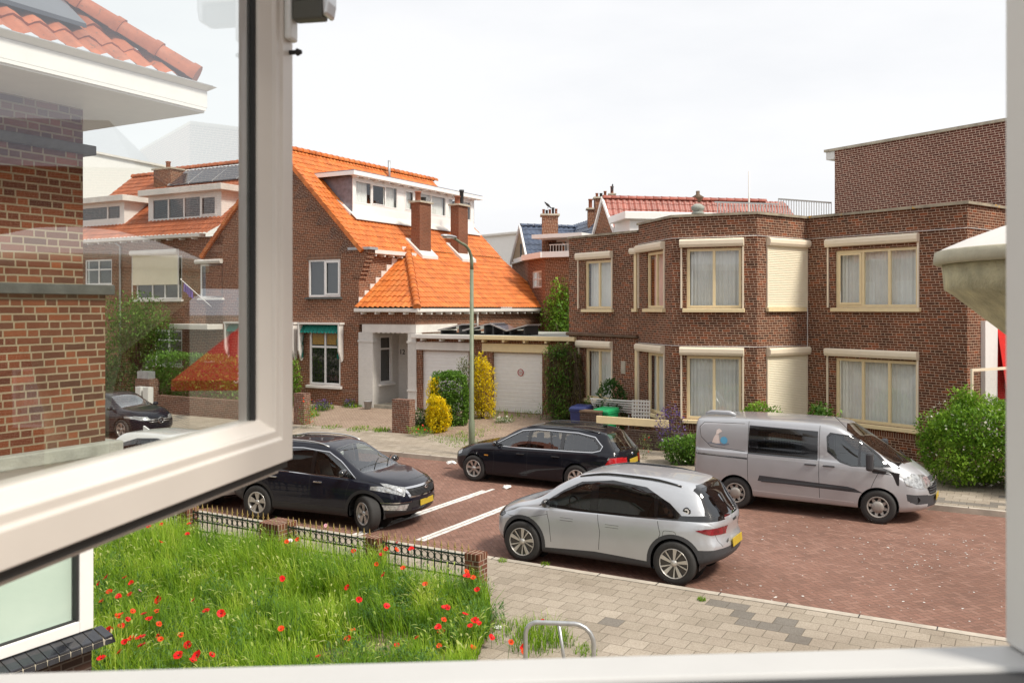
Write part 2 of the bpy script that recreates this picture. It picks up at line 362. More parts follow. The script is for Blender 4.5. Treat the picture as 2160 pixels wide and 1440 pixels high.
# ================================================================ setting: ground, road, pavements
def sheet(name, pts, z, mat, frm=None):
    mb = MB(); mb.poly([(a, b, z) for a, b in pts]); o = struct(name, mb, mat); o.rotation_euler = (0, 0, -A); return o
sheet('ground', [(-600,-600), (600,-600), (600,600), (-600,600)], -.15, M['ground'])
sheet('road', [(-90,13.5), (60,13.5), (60,21.65), (-90,21.65)], 0, M['road'])
def slab(name, s0, s1, n0, n1, z0, z1, mat):
    mb = MB(); mb.box(s0, s1, n0, n1, z0, z1); o = struct(name, mb, mat); o.rotation_euler = (0, 0, -A); return o
slab('pavement_near', -90, 60, -6, 13.40, -.1, .055, M['paving'])
slab('pavement_far', -90, 60, 21.75, 25.6, -.1, .13, M['paving'])
slab('kerb_near', -90, 60, 13.404, 13.54, -.1, .065, M['kerb'])
slab('kerb_far', -90, 60, 21.6, 21.746, -.1, .125, M['kerb'])
for nm, n_, z_ in (('kerb_near', 13.47, .069), ('kerb_far', 21.67, .129)):
    mb = MB(); s = -60
    while s < 30: mb.box(s, s+.012, n_-.068, n_+.072, z_-.003, z_+.002); s += 1.0
    o = struct(nm+'_joints', mb, M['dark']); o.rotation_euler = (0, 0, -A)
slab('front_gardens_ground', -90, 60, 25.6, 60, -.1, .12, M['soil'])
mb = MB(); pts = [gp(u, v, .05) for u, v in ((1030, 1262), (1046, 1305), (1035, 1345), (960, 1440), (700, 1600), (60, 1560))]+[W(-14, 7, 0), W(-14, 11.62, 0)]
mb.poly([(p.x, p.y, .062) for p in pts]); struct('garden_soil', mb, M['soil'])
# driveways of clinker in front of the house and the garages
mb = MB(); mb.prism([(-22.2, 25.05, .135), (-18.5, 25.05, .135), (-19.6, 29.5, .30), (-26.5, 29.5, .30), (-26.2, 25.05, .135)], (0, 0, -.35))
o = struct('driveway_house', mb, M['drive']); o.rotation_euler = (0, 0, -A)
mb = MB(); mb.prism([(-17.2, 25.05, .136), (-10.2, 25.05, .136), (-12.9, 29.62, .46), (-19.0, 29.62, .46)], (0, 0, -.5))
o = struct('driveway_garages', mb, M['drive']); o.rotation_euler = (0, 0, -A)
# crossing lines: two pairs of worn white strips
for k, (s0, a, b) in enumerate(((-9.93, 14.0, 18.55), (-11.25, 13.6, 18.6))):
    rnd = random.Random(k); mb = MB()
    for off in (-.11, .008):
        n = a
        while n < b:
            ln = rnd.uniform(.25, .5); j = lambda: rnd.uniform(-.008, .008)
            mb.poly([(s0+off+j(), n, .004), (s0+off+.10+j(), n, .004), (s0+off+.10+j(), n+ln-.012, .004), (s0+off+j(), n+ln-.012, .004)]); n += ln
    o = struct('road_line' if k == 0 else 'road_line', mb, M['line']); o.rotation_euler = (0, 0, -A)
# bird droppings and litter specks on the road
mb = MB(); rnd = random.Random(5)
for _ in range(230):
    u, v = rnd.uniform(1500, 2150), rnd.uniform(1090, 1330)
    if rnd.random() < .3: u, v = rnd.uniform(1800, 2110), rnd.uniform(1120, 1200)
    p = gp(u, v); s_, n_ = sn(p.x, p.y)
    if not 13.7 < n_ < 20: continue
    r = rnd.uniform(.006, .022); k = rnd.randint(5, 7)
    mb.poly([(p.x+r*rnd.uniform(.6, 1.3)*cos(2*pi*i/k), p.y+r*rnd.uniform(.6, 1.3)*sin(2*pi*i/k), .005) for i in range(k)])
o = mb.build('bird_droppings', M['line']); o['kind'] = 'stuff'
def crumple(name, label, u, v, z, r, mat, seed):
    p = gp(u, v, z); mb = MB(); rnd = random.Random(seed)
    mb.ball((0, 0, r*.25), (r, r*.8, r*.35), 9)
    mb.v = [q+Vector([rnd.uniform(-.2, .2)*r for _ in range(3)]) for q in mb.v]; mb.sm = [False]*len(mb.sm)
    mb.v = [Vector((q.x, q.y, max(q.z, .004))) for q in mb.v]
    o = mb.build(name, mat); o.location = p; tag(o, label, 'litter')
crumple('crumpled_paper', 'crumpled white paper lying on the road between the black estate car and the silver hatchback', 1068, 1030, 0, .12, M['white'], 3)
crumple('crumpled_paper', 'white scrap lying at the far kerb in front of the black estate car', 952, 978, .13, .13, M['white'], 4)
crumple('crumpled_paper', 'small white wrapper lying on the slabs near the metal bike hoop', 1050, 1325, .06, .06, M['white'], 6)
# ================================================================ plants
def leaf(mb, c, d, up, L_, w_, col):
    """a folded leaf pointing along d"""
    d = d.normalized(); sd_ = d.cross(up)
    if sd_.length < .05: sd_ = Vector((1,0,0))
    sd_.normalize(); nrm = sd_.cross(d)
    a, b = c, c+d*L_; m = c+d*L_*.45-nrm*w_*.12; l = c+d*L_*.5+sd_*w_*.5; r = c+d*L_*.5-sd_*w_*.5
    i = [mb.pt(q) for q in (a, r, b, l)]; u = [(col, .5)]*4
    mb.face(i, u)
def foliage(mb, c, r, n, size, seed, asp=.5, shell=.55, flat=0, box=False, colb=0, clump=.5, droop=0):
    """leaves through the volume, denser near the surface, in clumps; colour value varies by clump"""
    rnd = random.Random(seed); c = Vector(c); k = 0
    cl = [(Vector((rnd.gauss(0,1), rnd.gauss(0,1), rnd.gauss(0,1))).normalized(), rnd.uniform(.86, 1.16), rnd.uniform(-.25, .25)) for _ in range(26)]
    while k < n:
        d = Vector((rnd.gauss(0,1), rnd.gauss(0,1), rnd.gauss(0,1)))
        d.normalize(); q = rnd.random()
        rad = shell+(1-shell)*sqrt(q) if rnd.random() < .8 else rnd.random()
        best = max(cl, key=lambda t: t[0].dot(d)); rad *= 1+(best[1]-1)*clump*2
        if box:
            mxx = max(abs(d.x), abs(d.y), abs(d.z)); d2 = d/mxx; d2 = d2.lerp(d, .25)
        else: d2 = d
        p = Vector((d2.x*r[0], d2.y*r[1], d2.z*r[2]))*rad
        if flat and p.z < -flat*r[2]: p.z = -flat*r[2]*rnd.random()
        o = (Vector((rnd.gauss(0,.75), rnd.gauss(0,.75), rnd.gauss(.1-droop,.7)))+d*.4)
        col = min(.98, max(.02, .45+best[2]+rnd.gauss(0, .2)+colb))
        s_ = size*rnd.uniform(.6, 1.35); leaf(mb, c+p, o, Vector((0,0,1)), s_, s_*asp, col); k += 1
    return mb
def shrub(name, label, cat, loc, r, n, size, mat, seed, z0=0, flowers=None, stems=True, group=None, **kw):
    t = thing(name, label, cat, loc, 0, group); mb = MB()
    foliage(mb, (0, 0, z0+r[2]*.98), r, n, size, seed, **kw); mb.v = [Vector((q.x, q.y, max(q.z, .01))) for q in mb.v]
    mb.build('foliage', mat, t)
    if stems:
        sb = MB(); rnd = random.Random(seed+1)
        for k in range(5):
            a = rnd.uniform(0, 6.28); sb.tube([(0.05*cos(a), .05*sin(a), 0), (r[0]*.25*cos(a), r[1]*.25*sin(a), z0+r[2]*.6), (r[0]*.5*cos(a), r[1]*.5*sin(a), z0+r[2]*1.3)], [.02, .014, .006], 5)
        sb.build('stem', M['bark'], t)
    if flowers:
        fm, fn, fs = flowers; fb = MB(); foliage(fb, (0, 0, z0+r[2]*.98), (r[0]*1.03, r[1]*1.03, r[2]*1.03), fn, fs, seed+9, asp=.9, shell=.93)
        fb.v = [Vector((q.x, q.y, max(q.z, .05))) for q in fb.v]; fb.build('blossom', fm, t)
    return t
# ---- long grass of the near garden
def inpoly(x, y, P):
    c = False; n = len(P)
    for i in range(n):
        a, b = P[i], P[(i+1)%n]
        if (a.y > y) != (b.y > y) and x < (b.x-a.x)*(y-a.y)/(b.y-a.y)+a.x: c = not c
    return c
GP = [gp(u, v, .05) for u, v in ((1024, 1258), (1040, 1300), (1030, 1345), (985, 1440), (800, 1500), (60, 1480))]+[W(-14, 7, 0), W(-14, 11.55, 0), W(-7.2, 11.55, 0)]
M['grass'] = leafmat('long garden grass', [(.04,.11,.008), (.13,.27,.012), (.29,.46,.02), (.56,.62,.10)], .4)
M['grass_head'] = leafmat('barley grass heads', [(.30,.44,.06), (.46,.56,.13), (.60,.62,.26)], .45)
def blade(mb, x, y, z0, h, lean, ang, wd, col, head=None):
    dx, dy = cos(ang), sin(ang); px, py = -dy*wd, dx*wd; P = []
    for k in range(4):
        t = k/3; f = lean*t*t*h; P.append((x+dx*f, y+dy*f, z0+h*(t-.28*lean*t*t), 1-t*.85))
    ids = []
    for q in P: ids.append((mb.pt((q[0]-px*q[3], q[1]-py*q[3], q[2])), mb.pt((q[0]+px*q[3], q[1]+py*q[3], q[2]))))
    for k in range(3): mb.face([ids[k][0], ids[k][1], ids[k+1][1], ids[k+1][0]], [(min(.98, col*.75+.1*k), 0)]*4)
    if head is not None:
        a = P[-1]; b = P[-2]; d = Vector((a[0]-b[0], a[1]-b[1], a[2]-b[2])).normalized(); p = Vector(a[:3]); q = []
        hw = .011; c2 = min(.98, max(0.02, col+.1)); L_ = .09
        for k in range(4):
            t = k/3; ww = hw*(.45, 1, .85, .15)[k]; pp = p+d*L_*t+Vector((dx*.02*t, dy*.02*t, -.045*t*t)); q.append((head.pt(pp-Vector((px, py, 0)).normalized()*ww), head.pt(pp+Vector((px, py, 0)).normalized()*ww)))
        for k in range(3): head.face([q[k][0], q[k][1], q[k+1][1], q[k+1][0]], [(c2, 0)]*4)
gm = MB(); hm = MB(); rnd = random.Random(11)
import mathutils.noise as mn
xs = [p.x for p in GP]; ys = [p.y for p in GP]; cnt = 0
bare = [(gp(660, 1300, .05), .5), (gp(800, 1375, .05), .7), (gp(700, 1395, .05), .6), (gp(930, 1400, .05), .4), (gp(560, 1400, .05), .35), (gp(850, 1300, .05), .3)]
while cnt < 36000:
    x, y = rnd.uniform(min(xs), max(xs)), rnd.uniform(min(ys), max(ys))
    if not inpoly(x, y, GP): continue
    if y < 9.3 or x/y < -.50: continue
    s_, n_ = sn(x, y); thin = 0
    for p, r_ in bare:
        d_ = (Vector((x, y, 0))-Vector((p.x, p.y, 0))).length
        if d_ < r_: thin = max(thin, 1-d_/r_)
    if rnd.random() < thin*.9: continue
    cnt += 1
    f = mn.noise(Vector((x*.9, y*.9, 3))); f2 = mn.noise(Vector((x*2.3, y*2.3, 9)))
    tall = .44+.15*f-.28*thin+(0.12 if n_ > 10 and x < -1.9 else 0)
    if x > -1.6 and n_ < 10.6: tall *= .8
    h = max(.10, tall*rnd.uniform(.5, 1.2)*(1+.45*mn.noise(Vector((x*3.1, y*3.1, 70))))); base_ang = 2.6+2.2*mn.noise(Vector((x*.8, y*.8, 20)))
    col = min(.95, max(.02, .40+.75*f2+.35*f+rnd.gauss(0, .15)+.3*thin))
    hd = rnd.random() < max(.004, .035+.20*mn.noise(Vector((x*1.2, y*1.2, 50))))
    blade(gm, x, y, .06, h, rnd.uniform(.1, 1.0 if hd else .8), base_ang+rnd.gauss(0, 1.0), rnd.uniform(.004, .0095), col, hm if hd else None)
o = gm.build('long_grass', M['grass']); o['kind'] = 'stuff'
o = hm.build('barley_grass_heads', M['grass_head']); o['kind'] = 'stuff'
# leafy weeds among the grass (chamomile and poppy foliage), as ground cover
wb = MB(); rnd = random.Random(21)
for k in range(420):
    for _ in range(60):
        x, y = rnd.uniform(min(xs), max(xs)), rnd.uniform(min(ys), max(ys))
        if inpoly(x, y, GP) and y > 9.3 and x/y > -.5: break
    s_, n_ = sn(x, y)
    if not ((x > -2.3) or (x < -3.2 and n_ < 9.5) or rnd.random() < .12): continue
    if any((Vector((x, y))-Vector((p.x, p.y))).length < r_*.75 for p, r_ in bare): continue
    hh = rnd.uniform(.2, .55)
    foliage(wb, (x+(.12 if x > -.9 and rnd.random() < .2 else 0), y, .06+hh*.5), (.13, .13, hh*.6), 90, .065, k, asp=.24, shell=.2, colb=rnd.uniform(-.25, .2))
M['weed'] = leafmat('weed leaves', [(.05,.13,.03), (.10,.22,.045), (.19,.33,.07)], .35)
o = wb.build('garden_weeds', M['weed']); o['kind'] = 'stuff'
# tufts on pavement and verges
vb = MB(); rnd = random.Random(31)
spots = [(1060,1335,.06,.3,.22), (1140,1345,.06,.35,.33), (1185,1350,.06,.2,.2), (1150,1350,.06,.32,.42), (1120,1360,.06,.3,.35), (1235,1375,.06,.15,.1), (1110,1330,.06,.3,.14), (1480,1265,.06,.06,.05), (1150,1190,.06,.08,.03), (1060,1182,.06,.09,.03),
  (760,905,.14,.5,.13), (805,908,.14,.3,.2), (700,900,.14,.4,.06), (655,880,.14,.35,.5), (950,925,.14,.7,.1), (1000,915,.16,.6,.16), (1040,905,.18,.6,.2), (1075,890,.25,.6,.25), (1120,885,.3,.4,.25), (1010,890,.2,.4,.3),
  (940,905,.14,.5,.25), (900,905,.14,.45,.4), (1180,870,.3,.6,.45), (1215,880,.2,.4,.4), (680,862,.28,.5,.35), (745,858,.28,.4,.3), (1090,905,.16,.5,.08), (980,935,.13,.6,.05), (1350,925,.12,.4,.5), (1440,965,.13,.5,.2), (1060,872,.4,1.2,.35), (1130,872,.4,.6,.4)]
for k, (u, v, z, r_, h_) in enumerate(spots):
    p = gp(u, v, z)
    for j in range(int(70+160*r_)):
        a = rnd.uniform(0, 6.28); q = r_*sqrt(rnd.random()); blade(vb, p.x+q*cos(a), p.y+q*sin(a)*1.5, z, h_*rnd.uniform(.4, 1.2)*(1-.5*q/r_)+.02, rnd.uniform(.1, .9), rnd.uniform(0, 6.28), .006 if z < .1 else .012, rnd.uniform(.1, .8))
o = vb.build('weed_tufts', M['grass']); o['kind'] = 'stuff'
# ---- poppies, one thing each
M['poppy_r'] = leafmat('red poppy petal', [(.70,.008,.008), (.85,.02,.016)], .25); M['poppy_o'] = leafmat('orange poppy petal', [(.80,.06,.012), (.85,.10,.015)], .25)
M['poppy_p'] = leafmat('pink poppy petal', [(.75,.35,.42), (.8,.5,.55)], .25); M['poppy_w'] = leafmat('white poppy petal', [(.8,.76,.76), (.85,.8,.8)], .25)
M['stem'] = plain('poppy stem', (.08,.16,.04), .7, var=.1)
def poppy_meshes(seed, mat):
    rnd = random.Random(seed); mb = MB()
    for k in range(5):
        a = 2*pi*k/5+rnd.uniform(-.3, .3); r_ = .038*rnd.uniform(.8, 1.15); up = rnd.uniform(.25, .9); rings = []
        for i in range(3):
            t = i/2; rad = .004+r_*t; wdt = (.25, .95, .75)[i]
            rings.append([mb.pt((rad*cos(a+wdt*(j-1.5)/1.6), rad*sin(a+wdt*(j-1.5)/1.6), up*.03*t**.7+rnd.uniform(-.005, .005))) for j in range(4)])
        for i in range(2):
            for j in range(3): mb.face([rings[i][j], rings[i][j+1], rings[i+1][j+1], rings[i+1][j]], [(rnd.uniform(.1, .9), 0)]*4, True)
    return mb.mesh('petals', mat)
PM = {c: [poppy_meshes(i*7+j, M['poppy_'+c]) for i in range(3)] for j, c in enumerate('ropw')}
cb = MB(); cb.ball((0, 0, .008), .007, 6); CEN = cb.mesh('flower_centre', M['rubber'])
STM = []
for k in range(3):
    sb = MB(); q = (.03, -.04, .02)[k]; sb.tube([(q, .02, -.5), (q*.6, .012, -.2), (0, 0, 0)], .0028, 4, False); STM.append(sb.mesh('stem', M['stem']))
PL6 = '''160,640r 300,640r 103,685r 348,683r 182,748r 338,767r 250,787r 410,742p 556,810R 820,815r 918,895R 1030,912R 357,897o 443,918r 268,928o 237,935o 543,895o 320,958r 482,957r 555,992o 182,1042R 268,1010r 560,1077o 573,1110o 348,1103o 420,1100R 430,1155R 297,1130r 722,1075o 780,1150R 262,1205o 123,1255R 708,1232R 850,1230R 960,1228r 812,1270r 465,245p 480,253r 578,237r 785,235r 775,310r 572,375o 1385,218r 1825,247p 1530,370o 1555,362w 1612,350o 2035,440r 1495,650r 1990,715r 2075,808r 1990,1105r 1770,1240r 2035,1045o 1485,1030o 125,820o'''
PL7 = '''422,382r 338,425r 302,465r 415,430o 530,427R 267,537o 472,570o 322,622r 343,857r 950,597o 950,632R 1000,643o 1030,732r 790,875R 940,920r 1013,967R 1045,990r 980,1007r 765,1057O 733,1020r 775,960o 420,1153r 570,1103r 740,1160o 1000,1175o 1140,1098r 1285,1128o 1385,1168r 1385,1200o 1525,975r 640,695o'''
pl = []
for src, ox, oy in ((PL6, 180, 1040), (PL7, 720, 1040)):
    for t in src.split():
        c = t[-1]; a, b = t[:-1].split(','); pl.append((ox+float(a)/3.6, oy+float(b)/3.6, c))
def zone(u, v, h):
    if u > 1080 : return 'by the metal bike hoop'
    if h < .3: return 'low on the thin garden patch'
    if v < 1150: return 'along the far iron railing' if u < 770 else 'beside railing near the end pillar'
    if v < 1250: return 'in upper right garden' if u > 600 else 'in the tall grass mid garden'
    if u > 860: return 'in weeds at the right garden edge'
    if u < 400: return 'in left cluster by tiled sill' if v < 1345 else 'at front left garden edge'
    return 'in the front middle garden'
NM = {'r': 'red', 'o': 'orange', 'p': 'pale pink', 'w': 'white', 'R': 'large red', 'O': 'large orange'}
zs = {}; items = []
for k, (u, v, c) in enumerate(pl):
    v0 = v
    h = .58 if v < 1160 else (.5 if not (u > 700 and v > 1300) else .42)
    if v > 1330 and u > 620: h = .2
    if u > 1050: h = .35
    p = gp(u, v, h)
    items.append((u, v, c, h, p)); zs.setdefault((NM[c], zone(u, v, h)), []).append(k)
ORD = ['first', 'second', 'third', 'fourth', 'fifth', 'sixth', 'seventh', 'eighth', 'ninth', 'tenth', 'eleventh', 'twelfth']
for (nm, zn), ks in zs.items():
    ks.sort(key=lambda k: items[k][0])
    for r_, k in enumerate(ks):
        u, v, c, h, p = items[k]; rnd = random.Random(k*3+1)
        lab = f'{nm} poppy {zn}' if len(ks) == 1 else f'{nm} poppy {zn}, {ORD[min(r_, 11)]} from left'
        t = thing('poppy', lab, 'flower', p, rnd.uniform(-1.1, 1.1), 'poppies in the overgrown front garden')
        sc = (1.35 if c in 'RO' else 1.0)*rnd.uniform(.85, 1.1); cc = c.lower()
        a = bpy.data.objects.new('petals', PM[cc][k%3]); b = bpy.data.objects.new('stem', STM[k%3]); d = bpy.data.objects.new('flower_centre', CEN)
        for q in (a, b): COL.objects.link(q); q.parent = t
        COL.objects.link(d); d.parent = a
        a.scale = (sc,)*3; a.rotation_euler = (rnd.uniform(.1, .95), rnd.uniform(-.5, .5), 0); b.scale = (1, 1, max(.2, (h-.05)/.5))
# ================================================================ garden fence
NF = 11.7
def pillar(name, label, s0, s1, n0, n1, z1, mat, cap=True):
    t = thing(name, label, 'brick pillar', W((s0+s1)/2, (n0+n1)/2, 0), -A, 'brick pillars of the near garden fence' if n0 < 14 else 'brick gate pillars of the house')
    a, b = (s1-s0)/2, (n1-n0)/2; mb = MB(); mb.box(-a, a, -b, b, 0, z1-.1); mb.build('shaft', mat, t)
    mb = MB(); mb.box(-a-.004, a+.004, -b-.004, b+.004, z1-.1, z1); mb.build('cap', M['brick_soldier'] if n0 < 14 else mat, t, bevel=.006); return t
pe = [s_at(1010, 11.58), s_at(797, 11.58), s_at(585, 11.45), s_at(396, 11.58)]
pw = [.25, .25, .45, .27]
names = ['brick end pillar of the near fence with poppies at its foot beside the pavement', 'narrow brick pillar half hidden in grass, next one left of the fence end', 'broad brick pillar with wide brick top in the near garden fence', 'square brick pillar of the near fence just below the open sash']
for k in range(4): pillar('brick_pillar', names[k], pe[k]-pw[k], pe[k], NF-pw[k]/2, NF+pw[k]/2, .68, M['brick_pillar'])
M['_'] = None
ringm = MB(); ringm.lathe([(.049, -.006), (.058, -.006), (.058, .006), (.049, .006), (.049, -.006)], (0, 0, 0), 16, 'y'); RINGM = ringm.mesh('ring', M['iron'])
barm = MB(); barm.box(-.007, .007, -.007, .007, .18, .60); BARM = barm.mesh('bar', M['iron'])
fb = MB(); fb.lathe([(.004, .585), (.012, .595), (.006, .61), (.014, .628), (.012, .642), (.005, .655), (.012, .668), (.002, .742)], (0, 0, 0), 6)
fb.box(-.027, .027, -.006, .006, .652, .664); FINM = fb.mesh('finial', M['gold'])
def link(nm, me, par, loc):
    o = bpy.data.objects.new(nm, me); COL.objects.link(o); o.parent = par; o.location = loc; return o
ends = [(pe[0]-pw[0], pe[1]), (pe[1]-pw[1], pe[2]), (pe[2]-pw[2], pe[3]), (pe[3]-pw[3], pe[3]-pw[3]-1.6)]
fl = ['right panel of the green iron railing with gold spear tips beside the end pillar', 'panel of the iron railing sunk in tall grass between narrow and broad pillar', 'panel of the iron railing behind the tall grass left of the broad pillar', 'short stretch of iron railing emerging under the open sash']
for k, (s1, s0) in enumerate(ends):
    t = thing('iron_railing', fl[k], 'fence', W(s0, NF, .05), -A, 'iron railing panels of the near garden'); w_ = s1-s0
    for z in (.22, .40, .555):
        mb = MB(); mb.box(0, w_, -.012, .012, z-.012, z+.012); mb.build('rail', M['iron'], t)
    nb = int(round(w_/.132)); st = w_/nb
    for i in range(nb+1):
        x = min(max(i*st, .012), w_-.012); b = link('bar', BARM, t, (x, 0, 0)); link('finial', FINM, b, (0, 0, 0))
        if i < nb: link('ring', RINGM, t, (x+st/2, 0, .478))
pillar('brick_pillar', 'tall brick gate pillar between the clinker driveway and the yellow shrub', s_at(863, 24.9)-.72, s_at(863, 24.9), 24.9, 25.25, 1.28, M['brick_pillar'])
pillar('brick_pillar', 'tall brick gate pillar at the left edge of the driveway beside the sash', s_at(641, 24.9)-.5, s_at(641, 24.9), 24.9, 25.25, 1.28, M['brick_pillar'])
# ================================================================ bike hoop
c = gp(1175, 1312, .8); 
t = thing('bike_hoop', 'grey galvanised bicycle hoop with a slanted middle leg on the near pavement', 'bike rack', (c.x, c.y, .05), R(-9))
mb = MB(); P = [(-.36, 0, 0), (-.365, 0, .45)]+[(-.365+.14*(1-cos(a)), 0, .60+.14*sin(a)) for a in [R(x) for x in (0, 25, 50, 75, 90)]]+[(.2, 0, .745)]+[(.2+.22*sin(a), 0, .52+.225*cos(a)) for a in [R(x) for x in (15, 35, 55, 75, 90)]]+[(.42, 0, 0)]
mb.tube(P, .027, 12); mb.build('hoop', M['steel'], t)
mb = MB(); mb.tube([(.02, 0, .74), (.13, 0, 0)], .02, 10); mb.build('middle_leg', M['steel'], t)
# ================================================================ street lamp
lp = W(s_at(995, 22.15), 22.15, .12)
t = thing('street_lamp', 'olive green street lamp with a curved arm behind the black estate car', 'street lamp', lp, -A)
mb = MB(); mb.tube([(0, 0, 0), (0, 0, 1.0), (0, 0, 1.05), (0, 0, 5.4)], [.092, .092, .068, .055], 14); mb.build('post', M['greenpole'], t)
mb = MB(); mb.tube([(0, 0, 5.4)]+[(0, -.55*(1-cos(R(a))), 5.62+.5*sin(R(a))) for a in (0, 20, 40, 60, 80, 88)]+[(0, -.95, 6.25)], [.055, .05, .048, .045, .042, .04, .038, .036], 10); mb.build('arm', M['greenpole'], t)
mb = MB(); n_ = 10
pr = [(-.85, .05), (-.95, .10), (-1.1, .125), (-1.35, .12), (-1.5, .07), (-1.53, .02)]; rings = []
for y, wd in pr:
    rings.append([mb.pt((wd*cos(2*pi*j/n_), y, 6.265+.02*(y+.9)*-1+(.055 if sin(2*pi*j/n_) > 0 else .03)*sin(2*pi*j/n_)*(wd/.125)**.5)) for j in range(n_)])
for a in range(5):
    for j in range(n_): mb.face([rings[a][j], rings[a][(j+1)%n_], rings[a+1][(j+1)%n_], rings[a+1][j]], None, True)
mb.face(rings[0]); mb.face(rings[-1]); h_ = mb.build('lamp_head', M['alu'], t)
mb = MB(); mb.box(-.09, .09, -1.42, -1.05, 6.225, 6.237); mb.build('lens', M['white2'], h_)
# ================================================================ building helpers
def TM(p0, p1, z=0, base=None):
    """matrix of a wall: x along it to the right, y into it, z up"""
    x = Vector((p1[0]-p0[0], p1[1]-p0[1], 0)); ln = x.length; x.normalize(); y = Vector((-x.y, x.x, 0))
    m = Matrix(((x.x, y.x, 0, p0[0]), (x.y, y.y, 0, p0[1]), (0, 0, 1, z), (0, 0, 0, 1)))
    if base is not None: m = base @ m
    return m, ln
def wall(mb, T, L_, z0, z1, holes=(), dp=.12, a0=0):
    """brick face with real openings and reveals; hole = (a0, a1, z0, z1)"""
    mb.M = T; xs = sorted({a0, L_, *[h[0] for h in holes], *[h[1] for h in holes]}); zs_ = sorted({z0, z1, *[h[2] for h in holes], *[h[3] for h in holes]})
    for i in range(len(xs)-1):
        for j in range(len(zs_)-1):
            cx, cz = (xs[i]+xs[i+1])/2, (zs_[j]+zs_[j+1])/2
            if any(h[0] < cx < h[1] and h[2] < cz < h[3] for h in holes): continue
            mb.poly([(xs[i], 0, zs_[j]), (xs[i+1], 0, zs_[j]), (xs[i+1], 0, zs_[j+1]), (xs[i], 0, zs_[j+1])])
    for a, b, c, d in holes:
        mb.poly([(a, 0, c), (a, dp, c), (a, dp, d), (a, 0, d)]); mb.poly([(b, dp, c), (b, 0, c), (b, 0, d), (b, dp, d)])
        mb.poly([(a, 0, d), (a, dp, d), (b, dp, d), (b, 0, d)]); mb.poly([(a, dp, c), (a, 0, c), (b, 0, c), (b, dp, c)])
    return mb
def pleats(mb, a, b, c, d, y, amp=.022, per=.11, seed=0):
    rnd = random.Random(seed); n = max(8, int((b-a)/per*6)); pr = None
    for i in range(n+1):
        x = a+(b-a)*i/n; t = 2*pi*x/per; yy = y+amp*sin(t+.7*sin(x*3+seed))+amp*.4*sin(t*.43+seed); q = (mb.pt((x, yy, c)), mb.pt((x+.004*sin(t*.3), yy*.4+y*.6, d)))
        if pr: mb.face([pr[0], q[0], q[1], pr[1]], None, True)
        pr = q
def win(par, T, a, b, c, d, mulls=(), trans=(), fw=.07, mat='white', gmat='glass', cur='curtain', dp=.09, sill=None, seed=0, name='window', sash=(), cset=None, bars=None, blind=None, silld=.12):
    """window > pane, curtain, sill. mulls: fractions across; trans: fractions up; sash: indices of bays with an extra inner frame"""
    mb = MB(); mb.M = T; y0, y1 = dp-.05, dp+.02
    mb.box(a, b, y0, y1, d-fw, d); mb.box(a, b, y0, y1, c, c+fw)
    mb.box(a, a+fw, y0, y1, c+fw, d-fw); mb.box(b-fw, b, y0, y1, c+fw, d-fw)
    ms = [a+(b-a)*m for m in mulls]; ed = [a+fw]+[q for m in ms for q in (m-fw*.45, m+fw*.45)]+[b-fw]
    for m in ms: mb.box(m-fw*.45, m+fw*.45, y0+.003, y1, c+fw, d-fw)
    bays = [(ed[2*i], ed[2*i+1]) for i in range(len(ms)+1)]
    for t in trans:
        z = c+(d-c)*t
        for p, q in bays: mb.box(p, q, y0+.006, y1, z-fw*.4, z+fw*.4)
    for i in sash:
        p, q = bays[i]; f2 = fw*.75; lo, hi = c+fw, (c+(d-c)*trans[0]-fw*.4 if trans else d-fw)
        for bx in ((p+.004, q-.004, hi-f2, hi-.004), (p+.004, q-.004, lo+.004, lo+f2), (p+.004, p+f2, lo+f2, hi-f2), (q-f2, q-.004, lo+f2, hi-f2)): mb.box(bx[0], bx[1], y0-.02, y0+.003, bx[2], bx[3])
    w_ = mb.build(name, M[mat] if isinstance(mat, str) else mat, par)
    mb = MB(); mb.M = T
    for p, q in bays: mb.poly([(p, dp-.01, c+fw), (q, dp-.01, c+fw), (q, dp-.01, d-fw), (p, dp-.01, d-fw)])
    mb.build('pane', M[gmat], w_)
    if bars:
        mb = MB(); mb.M = T; nx, nz_ = bars
        for p, q in bays:
            for i in range(1, nx): x = p+(q-p)*i/nx; mb.box(x-.006, x+.006, dp-.02, dp-.012, c+fw, d-fw)
            for i in range(1, nz_): z = c+fw+(d-c-2*fw)*i/nz_; mb.box(p, q, dp-.023, dp-.013, z-.006, z+.006)
        mb.build('leading', M['dark'], w_)
    mb = MB(); mb.M = T
    if cur:
        for k, (p, q) in enumerate(cset if cset else [(0, 1)]): pleats(mb, a+.01+(b-a-.02)*p, a+.01+(b-a-.02)*q, c+fw*.5, d-fw*.5, dp+.16, seed=seed+k)
        mb.build('curtain', M[cur], w_)
    if blind:
        mb = MB(); mb.M = T; z = c+(d-c)*(1-blind); mb.box(a+fw, b-fw, dp+.03, dp+.04, z, d-fw); mb.build('blind', M['curtain'], w_)
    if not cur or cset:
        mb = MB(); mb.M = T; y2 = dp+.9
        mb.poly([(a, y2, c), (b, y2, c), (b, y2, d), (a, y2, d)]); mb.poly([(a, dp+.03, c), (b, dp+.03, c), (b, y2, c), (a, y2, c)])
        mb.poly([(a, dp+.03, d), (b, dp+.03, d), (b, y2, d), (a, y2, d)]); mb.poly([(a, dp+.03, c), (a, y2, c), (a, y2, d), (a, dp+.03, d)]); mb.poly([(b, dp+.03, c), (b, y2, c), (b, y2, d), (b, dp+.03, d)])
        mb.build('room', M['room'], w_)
    if sill:
        sm, sh = sill; mb = MB(); mb.M = T
        mb.prism([(a-.1, dp, c), (a-.1, -silld, c-.02), (a-.1, -silld, c-sh), (a-.1, dp, c-sh)], (b-a+.2, 0, 0)); mb.build('sill', M[sm], w_, bevel=.006)
    return w_
